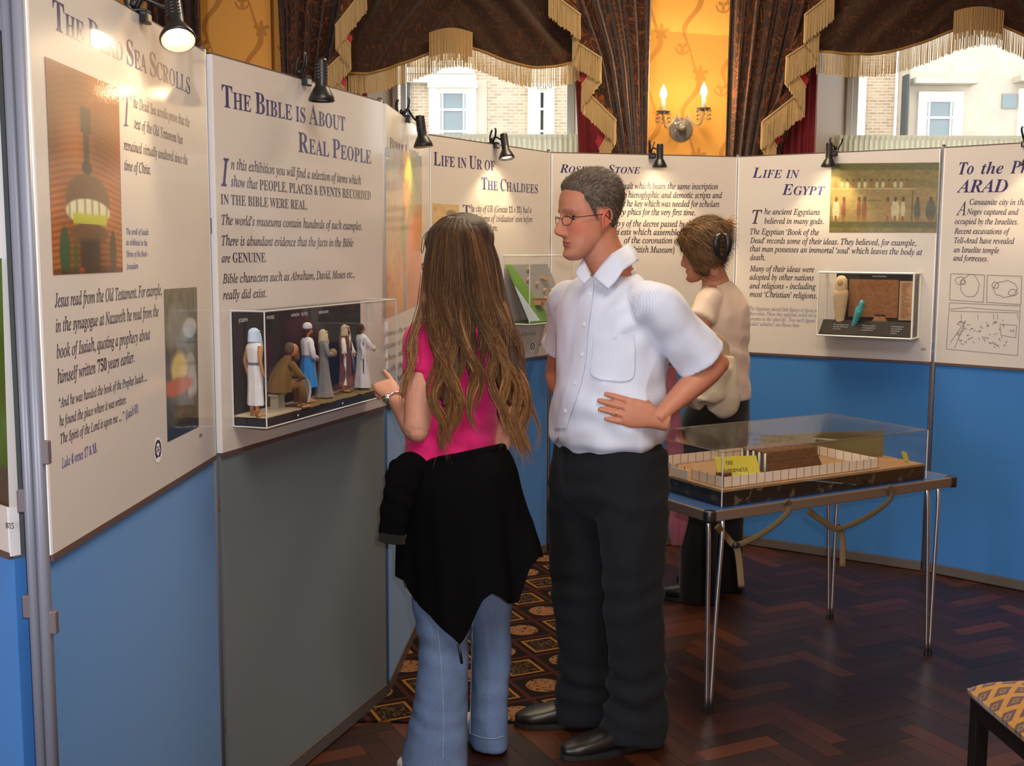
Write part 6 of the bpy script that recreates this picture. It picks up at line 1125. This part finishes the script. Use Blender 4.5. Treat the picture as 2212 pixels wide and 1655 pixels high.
me = blend(g, .0045, 4)
wrinkle(me, lambda p: .003*ridge(p, 9, 5, (1, 1, 1.6))+.002*fold(p, 24, 9)+.0045*math.sin((p[2]+.4*p[0])*80+fold(p, 6, 1)*3)*math.exp(-((p[2]-1.04)/.05)**2)); T.part('top', me, m_pk, world=True, smooth=True)
# jeans, flared
m_jn = mat('blue_denim', rough=.9, spec=.2); n1 = m_jn.noise(380, 3, 0, (1, 1, .4)); n2 = m_jn.noise(5, 3); m_jn.color(m_jn.mix(n2, m_jn.mix(n1, S(76, 100, 142), S(112, 138, 182)), m_jn.mix(n1, S(102, 126, 168), S(142, 166, 204)))).bump(n1, .3, .0005)
g = B(); loft(g, [(-.172, 3.352, .945), (-.170, 3.35, .91), (-.166, 3.352, .85), (-.163, 3.352, .78)], [.115, .142, .160, .145], [.08, .105, .122, .11], LG, ns=24, n=44, ex=2.3)
def pth(L): return [tuple(at(*q)) for q in L]
loft(g, pth([(955, 1010, 3.32), (952, 1150, 3.30), (950, 1290, 3.28), (958, 1400, 3.27), (952, 1500, 3.26), (942, 1600, 3.25), (938, 1672, 3.24)]), [.085, .092, .078, .070, .076, .088, .098], [.095, .098, .082, .072, .074, .085, .095], LG, ns=54, n=40, ex=2.3)
loft(g, pth([(1040, 1010, 3.40), (1050, 1150, 3.41), (1054, 1290, 3.42), (1060, 1400, 3.43), (1058, 1500, 3.43), (1055, 1600, 3.43), (1055, 1601, 3.43), (1055, 1560, 3.43)]), [.085, .088, .070, .057, .052, .056, .047, .035], [.095, .095, .078, .068, .066, .072, .060, .04], LG, ns=70, n=40, ex=2.3)
me = blend(g, .006, 4); wrinkle(me, lambda p: .0035*ridge(p, 8, 2, (1, 1, .5))+.0025*fold(p, 20, 6)+.0025*math.sin(p[2]*75+fold(p, 5, 3)*6)*(math.exp(-((p[2]-.42)/.07)**2)+.5*math.exp(-((p[2]-.2)/.08)**2)))
me.transform(T.M.inverted()); T.part('jeans', me, m_jn, smooth=True); mj = me.copy(); mj.transform(T.M); jt = bvh(mj)
m_st = mat('denim_stitch', S(150, 168, 196), .9)
for nm, L in (('seam', [(940, 1290), (948, 1380), (955, 1470), (958, 1560), (956, 1640)]), ('seam', [(1022, 1330), (1020, 1420), (1018, 1500), (1016, 1585)]), ('hem_stitch', [(1018, 1585), (1040, 1593), (1065, 1596), (1088, 1590)])):
    g = B(); pts = [onto(jt, x, y, .0015) for x, y in spline(L, 30)]; pts = [p for p in pts if p is not None]
    if len(pts) > 3: g.tube(pts, .0016, 5); T.part(nm, g, m_st, world=True)
m_ws = mat('white_trainer', S(196, 192, 190), .6); m_so = mat('grey_rubber', S(150, 150, 150), .7)
shoe(T, (-.078, 3.400, 0), (-.14, 3.62, 0), m_ws, m_so, .040, .012); shoe(T, (-.215, 3.19, 0), (-.335, 3.275, 0), m_ws, m_so, .042, .06)
sp = onto(jt, 1045, 1599, .01)
# jacket tied by its sleeves
m_jk = fabric('black_fleece', (.0035, .0035, .004), 1, 300, .3, 0); m_jk.b.inputs['Specular IOR Level'].default_value = .08
hx = [820, 868, 875, 885, 912, 940, 965, 990, 1008, 1028, 1045, 1062, 1080, 1100, 1122, 1148, 1165]; hy = [1225, 1250, 1268, 1282, 1312, 1340, 1364, 1388, 1366, 1322, 1290, 1276, 1284, 1300, 1296, 1222, 1200]
def jk(u, v):
    a = PI*(1.0-u)*1.24-.12*PI  # azimuth in the camera-facing frame: left .. right
    cx, cy = gc.x-.010+.050*v, gc.y-.005; rx = .150+.020*math.sin(min(1, v*5)*PI/2)+.030*v**1.1+.018*math.sin(u*9)*v; ry = .118+.052*math.sin(min(1, v*4)*PI/2)+.02*v; fl = .010*math.sin(u*31+v*2)*v+.006*math.sin(u*57+2)*v
    x = cx+(rx+fl)*math.cos(a); y = cy-(ry+fl)*math.sin(a); px = 1106+FPX*x/y
    top = at(0, np.interp(px, [860, 890, 990, 1090, 1110], [1003, 995, 978, 956, 952]), y).z; bot = at(0, np.interp(px, hx, hy), y).z
    z = top+(bot-top)*v; return Vector((x, y, z))
g = B().grid(jk, 150, 70); o = T.part('jacket', g, m_jk, smooth=True, world=True); mo = o.modifiers.new('t', 'SOLIDIFY'); mo.thickness = .006
ed = [jk(u, 1)+Vector((0, -.004, 0)) for u in np.linspace(.02, .40, 60)]; T.part('zip', B().tube(ed, .0024, 6), mat('silver_zip', (.6, .55, .45), .3, metal=1), world=True)
zp = min(ed, key=lambda p: p.z); zt = at(990, 1392, zp.y-.004); T.part('zip_pull', B().tube([zt, zt+Vector((.006, -.002, -.028)), zt+Vector((.010, -.003, -.056))], [.003, .0045, .0042], 8), m_blk, world=True, smooth=True)
g = B(); loft(g, [at(900, 1000, 3.27), at(882, 1012, 3.235), at(868, 1050, 3.215), at(856, 1105, 3.21), at(846, 1168, 3.215)], [.045, .052, .050, .044, .038], [.035, .038, .036, .032, .028], (1, .1, 0), ns=36, n=30, disp=lambda a, s_: .05*math.sin(a*3+s_*14)+.05*math.sin(s_*40+a)*(s_ > .2)); sl_ = T.part('jacket_sleeve', g, m_jk, smooth=True, world=True)
g = B(); loft(g, [at(848, 1150, 3.212), at(845, 1170, 3.212)], [.041, .041], [.031, .031], (1, .1, 0), ns=6, n=30); T.part('cuff', g, fabric('black_cuff', (.014, .014, .013), .95), smooth=True, world=True)
g = B(); wl = [jk(u, 0)+Vector((0, -.004, -.008)) for u in np.linspace(.0, 1, 40)]; g.tube(wl, .013, 10, flat=1.0); T.part('jacket_knot_band', g, m_jk, smooth=True, world=True)
# bracelet watch
wd = (Wl-El).normalized(); wp = Wl-wd*.006; q1 = wd.cross(Vector((0, 0, 1))).normalized(); q2 = wd.cross(q1)
T.part('watch_strap', B().tube([wp+q1*.0285*math.cos(a)+q2*.0245*math.sin(a) for a in np.linspace(0, 2*PI, 28, endpoint=False)], .0035, 8, closed=True), mat('steel_bracelet', (.75, .75, .72), .22, metal=1), smooth=True, world=True)
wf = wp+(Vector((-.2, -1, -.15))-wd*wd.dot(Vector((-.2, -1, -.15)))).normalized()*.028; T.part('watch_face', B().lathe([(0, 0), (.012, 0), (.0135, .003), (.011, .0055), (0, .006)], 20, Matrix.Translation(wf)@Vector((-.2, -1, -.15)).to_track_quat('Z', 'Y').to_matrix().to_4x4()), MATS['steel_bracelet'], smooth=True, world=True)
# the hair: a scalp cap, a body of hair down the back, hundreds of wavy locks over it
hg = mat('long_brown_hair', rough=.48, spec=.45); at_ = hg.attr(); nn = hg.noise(420, 2, 0, (1, 1, .12)); mx = hg.nt.nodes.new('ShaderNodeMix'); mx.data_type = 'RGBA'; mx.blend_type = 'MULTIPLY'; mx.inputs[0].default_value = 1
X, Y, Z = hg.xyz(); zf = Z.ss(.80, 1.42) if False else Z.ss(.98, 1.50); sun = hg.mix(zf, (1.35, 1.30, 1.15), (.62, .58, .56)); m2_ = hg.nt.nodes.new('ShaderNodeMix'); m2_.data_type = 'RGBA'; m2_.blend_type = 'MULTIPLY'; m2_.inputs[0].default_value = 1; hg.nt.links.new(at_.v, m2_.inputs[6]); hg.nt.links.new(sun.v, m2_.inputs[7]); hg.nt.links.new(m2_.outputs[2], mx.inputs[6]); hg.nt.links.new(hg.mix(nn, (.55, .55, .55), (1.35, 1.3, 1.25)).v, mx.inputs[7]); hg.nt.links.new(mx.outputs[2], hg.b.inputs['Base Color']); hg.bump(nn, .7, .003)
HC = [S(84, 56, 34), S(116, 80, 48), S(146, 106, 64), S(100, 68, 42), S(172, 130, 82)]
mkg = lambda x, y, z: np.maximum((z-(-.13+.21*np.clip((y+.01)/.085, 0, 1)))/.01, (y < .0)*2)
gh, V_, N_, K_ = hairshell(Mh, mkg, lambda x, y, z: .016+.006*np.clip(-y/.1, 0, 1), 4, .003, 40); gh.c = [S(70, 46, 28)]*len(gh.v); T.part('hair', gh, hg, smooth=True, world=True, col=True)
rs = random.Random(11)
# control rows of the hair's front surface, left edge to right edge, in height order: (py, left px, right px, Y at left, middle, right)
ROW = [(470, 978, 1012, 3.36, 3.345, 3.36), (500, 935, 1050, 3.34, 3.29, 3.36), (560, 924, 1070, 3.34, 3.265, 3.37), (640, 914, 1088, 3.32, 3.265, 3.37), (720, 932, 1110, 3.24, 3.24, 3.34), (800, 938, 1130, 3.21, 3.215, 3.31), (880, 938, 1144, 3.20, 3.205, 3.29), (950, 936, 1152, 3.20, 3.20, 3.27)]
RY_ = [r[0] for r in ROW]
def hs_(u, py, off=0):
    i = [np.interp(py, RY_, [r[k] for r in ROW]) for k in (1, 2, 3, 4, 5)]; px = i[0]+(i[1]-i[0])*u; Y = (i[2]*(1-u)+i[4]*u)*(abs(2*u-1)**2)+i[3]*(1-abs(2*u-1)**2); return at(px, py, Y-off)
# how far down each part of the hair reaches (gaps over the pink top)
US = [0, .05, .12, .20, .26, .30, .35, .39, .45, .50, .56, .62, .68, .80, .9, 1.]; END = [870, 930, 950, 935, 880, 770, 745, 880, 905, 780, 720, 770, 905, 950, 972, 950]
g = B(); 
def core(u, v): e = min(np.interp(u, US, END)-70, 880); py = 474+(e-474)*v; return hs_(u, py, -.012)+Vector((0, .004*math.sin(u*60+v*9), 0))
g.grid(core, 90, 60); g.c = []
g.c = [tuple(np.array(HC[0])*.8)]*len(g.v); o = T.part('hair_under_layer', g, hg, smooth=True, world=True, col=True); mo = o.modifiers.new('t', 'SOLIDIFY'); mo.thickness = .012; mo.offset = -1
def lock(g, u0, u1, y0, y1, r, amp, off, col, seg=28, n=6, wl=60, path=None):
    cl_ = math.floor(u1*11); ph = (cl_*2.399) % 6.283+rs.gauss(0, .35); P = []; R_ = []; wl = 50+14*((cl_*.618) % 1)
    for k in range(seg):
        s_ = k/(seg-1); py = y0+(y1-y0)*s_; u = u0+(u1-u0)*s_**1.3; g_ = np.clip((py-610)/170, .04, 1); w = (amp+.011)*g_; uc = (cl_+.5)/11; u = u+(uc-u)*.35*g_*g_
        q = path(py) if path else hs_(min(max(u, -.02), 1.02), py, off+.007*g_*math.sin(py/wl*2.1+ph+1.3)); P.append(q+Vector((w*math.sin(py/wl*2.1+ph)+.002*math.sin(py/11+ph*3)*g_, 0, 0))); R_.append(r*min(1, .35+s_*3)*(1-.82*max(0, (s_-.7)/.3)**1.5))
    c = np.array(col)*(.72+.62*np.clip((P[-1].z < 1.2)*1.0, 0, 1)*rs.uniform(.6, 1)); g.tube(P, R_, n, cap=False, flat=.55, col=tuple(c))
g = B()
for i in range(420):
    u1 = rs.random(); e = np.interp(u1, US, END)+rs.gauss(0, 16); u0 = min(max(.5+(u1-.5)*rs.uniform(.75, 1.0)+rs.gauss(0, .03), .02), .98); y0 = rs.choice([476, 480, 490, 520, 560, 600]) if .2 < u1 < .85 else rs.uniform(500, 600)
    lock(g, u0, u1, y0, e, rs.uniform(.0035, .0075), rs.uniform(.003, .008), rs.uniform(-.006, .010), HC[rs.randrange(5)], wl=rs.uniform(48, 66))
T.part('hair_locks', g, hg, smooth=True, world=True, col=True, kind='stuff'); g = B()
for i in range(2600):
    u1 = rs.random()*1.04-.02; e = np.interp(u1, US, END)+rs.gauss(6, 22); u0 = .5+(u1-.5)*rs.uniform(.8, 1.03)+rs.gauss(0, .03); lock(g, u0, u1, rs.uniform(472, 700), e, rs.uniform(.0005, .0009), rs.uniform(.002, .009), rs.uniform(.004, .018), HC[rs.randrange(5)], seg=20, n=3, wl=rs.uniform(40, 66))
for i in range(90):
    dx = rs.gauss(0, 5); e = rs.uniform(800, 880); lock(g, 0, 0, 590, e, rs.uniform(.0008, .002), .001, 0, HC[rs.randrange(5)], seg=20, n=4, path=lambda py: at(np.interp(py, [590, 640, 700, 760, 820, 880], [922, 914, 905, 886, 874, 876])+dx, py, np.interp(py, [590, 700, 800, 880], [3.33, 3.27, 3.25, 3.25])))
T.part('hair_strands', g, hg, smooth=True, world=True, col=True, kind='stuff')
p = [at(925, 500, 3.275), at(918, 520, 3.28), at(913, 545, 3.29), at(910, 540, 3.285), at(914, 512, 3.275), at(927, 497, 3.27)]; T.part('hair_clip', B().tube(spline([tuple(q) for q in p], 24), .0016, 6, closed=True), MATS['steel_bracelet'], smooth=True, world=True)
# ------------------------------------------------------------------ the woman behind
FW = Vector((-.80, .60, 0)); LW = Vector((-.60, -.80, 0)); wc = at(1545, 900, 5.05); wc.z = 0
T = Thing('person', 'woman in cream top with a black hair claw, seen from behind with a cream bag', 'person', wc, 0)
T.skin = skinmat('woman_skin', None, None); BASE = S(196, 136, 106)
Rh = basis((-.93, .36, 0), .16); Hc = at(1518, 548, 5.02); Mh = Matrix.Translation(Hc)@Rh.to_4x4()@Matrix.Scale(.97, 4)
neck0 = at(1548, 622, 5.03); Sl, El, Wl = at(1530, 654, 4.93), at(1494, 742, 4.86), at(1444, 768, 4.98); Sr, Er, Wr = at(1572, 650, 5.17), at(1560, 750, 5.28), at(1440, 776, 5.22)
g = B(); head_geo(g, Mh, nose=.9, fem=1); loft(g, [neck0, neck0+Vector((-.012, 0, .05)), Mh@Vector((0, -.03, -.085)), Mh@Vector((0, -.02, -.04))], [.07, .055, .052, .05], [.065, .055, .055, .055], LW, ns=16)
loft(g, [(wc.x, wc.y, .92), (wc.x, wc.y, 1.12), tuple(neck0)], [.09, .09, .07], [.065, .06, .05], LW, ns=12)
g.tube([neck0, Sl], [.045, .045], 12); g.tube([neck0, Sr], [.045, .045], 12)
for S_, E_, W_ in ((Sl, El, Wl), (Sr, Er, Wr)):
    d1 = (E_-S_).normalized(); d2 = (W_-E_).normalized(); loft(g, [S_, S_.lerp(E_, .5), E_-d1*.02, E_+d2*.02, E_.lerp(W_, .4), W_], [.052, .052, .045, .042, .040, .024], [.052, .05, .044, .04, .038, .02], (E_-S_).cross(W_-E_), ns=30, n=20)
    hand(g, W_, Vector((-.9, .2, .3)), Vector((0, -.6, .8)), (0, 0, 1), [.5, .5, .5, .5], k=.9)
fw = [Vector((wc.x-.10, 4.96, 0)), Vector((wc.x+.02, 5.16, 0))]
for q in fw: g.tube([Vector((wc.x, wc.y, .94)), q+Vector((.03, .06, .84)), q+Vector((.02, .02, .46)), q+Vector((0, 0, .07))], [.05, .03, .025, .02], 10)
me = blend(g, .0045, 2, .6); facecols(me, Mh, BASE, S(176, 100, 90), None, S(206, 130, 104)); socks(me); T.part('body', me, T.skin, world=True, smooth=True); eyes(T, Mh, .003)
m_cr = fabric('cream_cotton_top', S(232, 210, 192), .85, 400, .06)
g = B(); loft(g, [at(1560, 862, 5.07), at(1560, 845, 5.07), at(1556, 800, 5.06), at(1556, 740, 5.05), at(1556, 690, 5.04), at(1553, 650, 5.03), neck0, neck0+Vector((-.004, 0, .018))], [.135, .14, .138, .145, .152, .14, .085, .062], [.115, .120, .118, .118, .118, .10, .072, .058], LW, ns=44, n=44, ex=2.2)
for S_, E_, k, r in ((Sl, El, .42, .058), (Sr, Er, .4, .055)):
    d = (E_-S_).normalized(); e = S_.lerp(E_, k); loft(g, [neck0.lerp(S_, .5)-Vector((0, 0, .02)), S_-d*.01, S_.lerp(E_, .2), e, e-d*.003, S_.lerp(E_, k*.7)], [.055, .060, r*1.05, r*1.08, r*.96, r*.7], [.05, .055, .058, .060, .053, .04], d.cross(Vector((1, 0, 0))), ns=44, n=30)
me = blend(g, .006, 9); wrinkle(me, lambda p: .005*ridge(p, 8, 5, (1, 1, .8))+.003*fold(p, 18, 9)+.006*math.sin((p[2]+.5*p[0])*60+fold(p, 5, 2)*3)*math.exp(-((p[2]-1.10)/.10)**2)); T.part('top', me, m_cr, world=True, smooth=True)
m_bt = fabric('black_trousers', (.010, .010, .011), .9, 300, .2)
g = B(); loft(g, [at(1558, 850, 5.07), at(1556, 880, 5.07), at(1548, 920, 5.07), at(1542, 980, 5.06)], [.13, .145, .168, .14], [.115, .125, .145, .12], LW, ns=20, n=40, ex=2.3)
loft(g, [at(1520, 930, 4.99), at(1515, 1040, 4.98), at(1512, 1150, 4.97), at(1508, 1250, 4.97), at(1506, 1296, 4.965)], [.10, .09, .08, .08, .082], [.11, .10, .085, .085, .09], LW, ns=40, n=34); loft(g, [at(1555, 930, 5.15), at(1560, 1040, 5.15), at(1565, 1150, 5.15), at(1566, 1230, 5.15), at(1566, 1268, 5.15)], [.10, .09, .08, .08, .082], [.11, .10, .085, .085, .09], LW, ns=40, n=34)
me = blend(g, .008, 4); wrinkle(me, lambda p: .005*ridge(p, 7, 2, (1, 1, .4))); T.part('trousers', me, m_bt, world=True, smooth=True)
shoe(T, (fw[0].x+.06, 4.93, 0), (fw[0].x-.16, 5.03, 0), m_lea, m_sole, .042, .05); shoe(T, (fw[1].x+.06, 5.13, 0), (fw[1].x-.15, 5.24, 0), m_lea, m_sole, .042, .05)
mkw = lambda x, y, z: np.maximum((z-(-.10+.155*np.clip((y-.01)/.07, 0, 1)))/.012, (y < .0)*(z > -.10)*2.)
gh, V_, N_, K_ = hairshell(Mh, mkw, lambda x, y, z: .020+.012*np.clip((z-.0)/.1, 0, 1)+.014*np.clip(-y/.1, 0, 1), 9, .012, 28)
hw = mat('tousled_auburn_hair', rough=.6, spec=.35); nw = hw.noise(180, 3, .4, (1, 1, .4)); nb = hw.noise(16, 3); hw.color(hw.mix(nb, hw.mix(nw, S(66, 44, 28), S(120, 86, 54)), hw.mix(nw, S(96, 68, 42), S(156, 122, 80)))).bump(nw, .9, .006); T.part('hair', gh, hw, smooth=True, world=True)
T.part('hair_ends', strands(Mh, V_, N_, K_, 3800, .05, lambda p: (p[0]*3+.3*math.sin(p[2]*50), -1.0+.5*math.sin(p[0]*60), -.9+p[2]*3), .0010, [S(86, 58, 36), S(120, 86, 54), S(150, 116, 76), S(64, 44, 28)], lift=.22, seg=3), hs, world=True, col=True, kind='stuff')
tf = [at(1566+rs.gauss(0, 3), 492+rs.gauss(0, 6), 5.05) for _ in range(90)]; g = B()
for p in tf: e = p+Vector((rs.uniform(.01, .055), rs.uniform(-.02, .02), rs.uniform(-.02, .035))); g.tube([p-Vector((.03, 0, .01)), p.lerp(e, .5)+Vector((0, 0, .012)), e], [.002, .0016, .0006], 4, cap=False, col=S(168, 122, 74))
T.part('hair_tuft', g, hs, world=True, col=True, kind='stuff')
g = B(); cp = at(1560, 528, 4.885)
for sx in (-1, 1):
    loft(g, [cp+Vector((sx*.006, 0, .045)), cp+Vector((sx*.022, -.012, .03)), cp+Vector((sx*.026, -.014, 0)), cp+Vector((sx*.020, -.008, -.035)), cp+Vector((sx*.006, 0, -.062))], [.010, .014, .015, .012, .005], [.006, .006, .006, .006, .004], (1, 0, 0), ns=16, n=12)
    for k in range(5): z = .03-.02*k; g.tube([cp+Vector((sx*.02, -.01, z)), cp+Vector((sx*.002, .012, z-.004))], [.004, .002], 6)
g.blob(cp+Vector((.035, 0, .012)), (.014, .01, .016), 10, 8); T.part('hair_claw', g, m_blk, smooth=True, world=True)
# her bag, and the rose pink jacket over her arm
m_bg = fabric('cream_canvas_bag', S(196, 184, 162), .85, 200, .12)
p0 = at(1552, 850, 4.83); t = Thing('shoulder_bag', 'cream canvas bag hanging at the woman\'s side below the man\'s elbow', 'bag', (p0.x, p0.y, p0.z-.12), 0)
g = B(); loft(g, [at(1500, 880, 4.83), at(1510, 850, 4.82), at(1545, 820, 4.81), at(1580, 800, 4.84)], [.02, .075, .085, .03], [.03, .05, .05, .03], (0.45, 0, 1), ns=24, n=26, ex=3); loft(g, [at(1562, 770, 4.84), at(1560, 820, 4.83), at(1556, 870, 4.83), at(1540, 892, 4.83)], [.045, .065, .078, .03], [.03, .045, .05, .03], (1, 0, 0), ns=24, n=26, ex=3)
me = blend(g, .006, 3); wrinkle(me, lambda p: .004*ridge(p, 14, 3, (1, 1, .4))+.002*fold(p, 26, 1)); t.part('pouch', me, m_bg, world=True, smooth=True)
g = B(); loft(g, [at(1512, 712, 4.835), at(1535, 728, 4.83), at(1560, 748, 4.84), at(1566, 775, 4.85)], [.02, .03, .032, .02], [.008, .01, .01, .008], (.4, 0, 1), ns=16, n=14); t.part('flap', blend(g, .004, 1), fabric('tan_bag_flap', S(186, 164, 128), .8), world=True, smooth=True); t.part('strap', B().tube([at(1560, 775, 4.84), at(1568, 790, 4.845), at(1570, 812, 4.84)], .006, 8, flat=.5), m_tr, world=True, smooth=True)
p0 = at(1455, 1000, 4.86); t = Thing('draped_jacket', 'rose pink jacket hanging over the woman\'s forearm beside the man', 'clothing', (p0.x, p0.y, .45), 0); m_rs = fabric('rose_pink_cloth', S(158, 92, 108), .9, 200, .15)
def dj(u, v): py = 792+(1178-792)*v; w = np.interp(v, [0, .3, .6, .75, .85, 1], [26, 34, 40, 20, 44, 22]); cx = np.interp(v, [0, .3, .6, .8, 1], [1446, 1452, 1460, 1468, 1462]); a = 2*PI*u; q = at(cx+w/2*math.cos(a)*(1+.12*math.sin(a*5+v*6)), py, 4.86-.02*math.sin(a)*(1+.2*math.sin(a*4))); return q
t.part('sleeve', B().grid(dj, 40, 50, closeu=True), m_rs, smooth=True, world=True)
p0 = at(1425, 850, 4.9); t = Thing('knitted_bag', 'dark grey knitted bag showing between the man\'s shirt and forearm', 'bag', (p0.x, p0.y, p0.z-.1), 0); g = B(); loft(g, [at(1424, 790, 4.93), at(1422, 830, 4.92), at(1420, 880, 4.92), at(1420, 905, 4.92)], [.035, .06, .065, .04], [.03, .04, .045, .03], (1, 0, 0), ns=20, n=24); me = blend(g, .006, 2); wrinkle(me, lambda p: .004*math.sin(p[2]*300)*math.sin(p[0]*300)); t.part('pouch', me, fabric('grey_knit', S(58, 54, 54), .95, 90, .4), world=True, smooth=True)
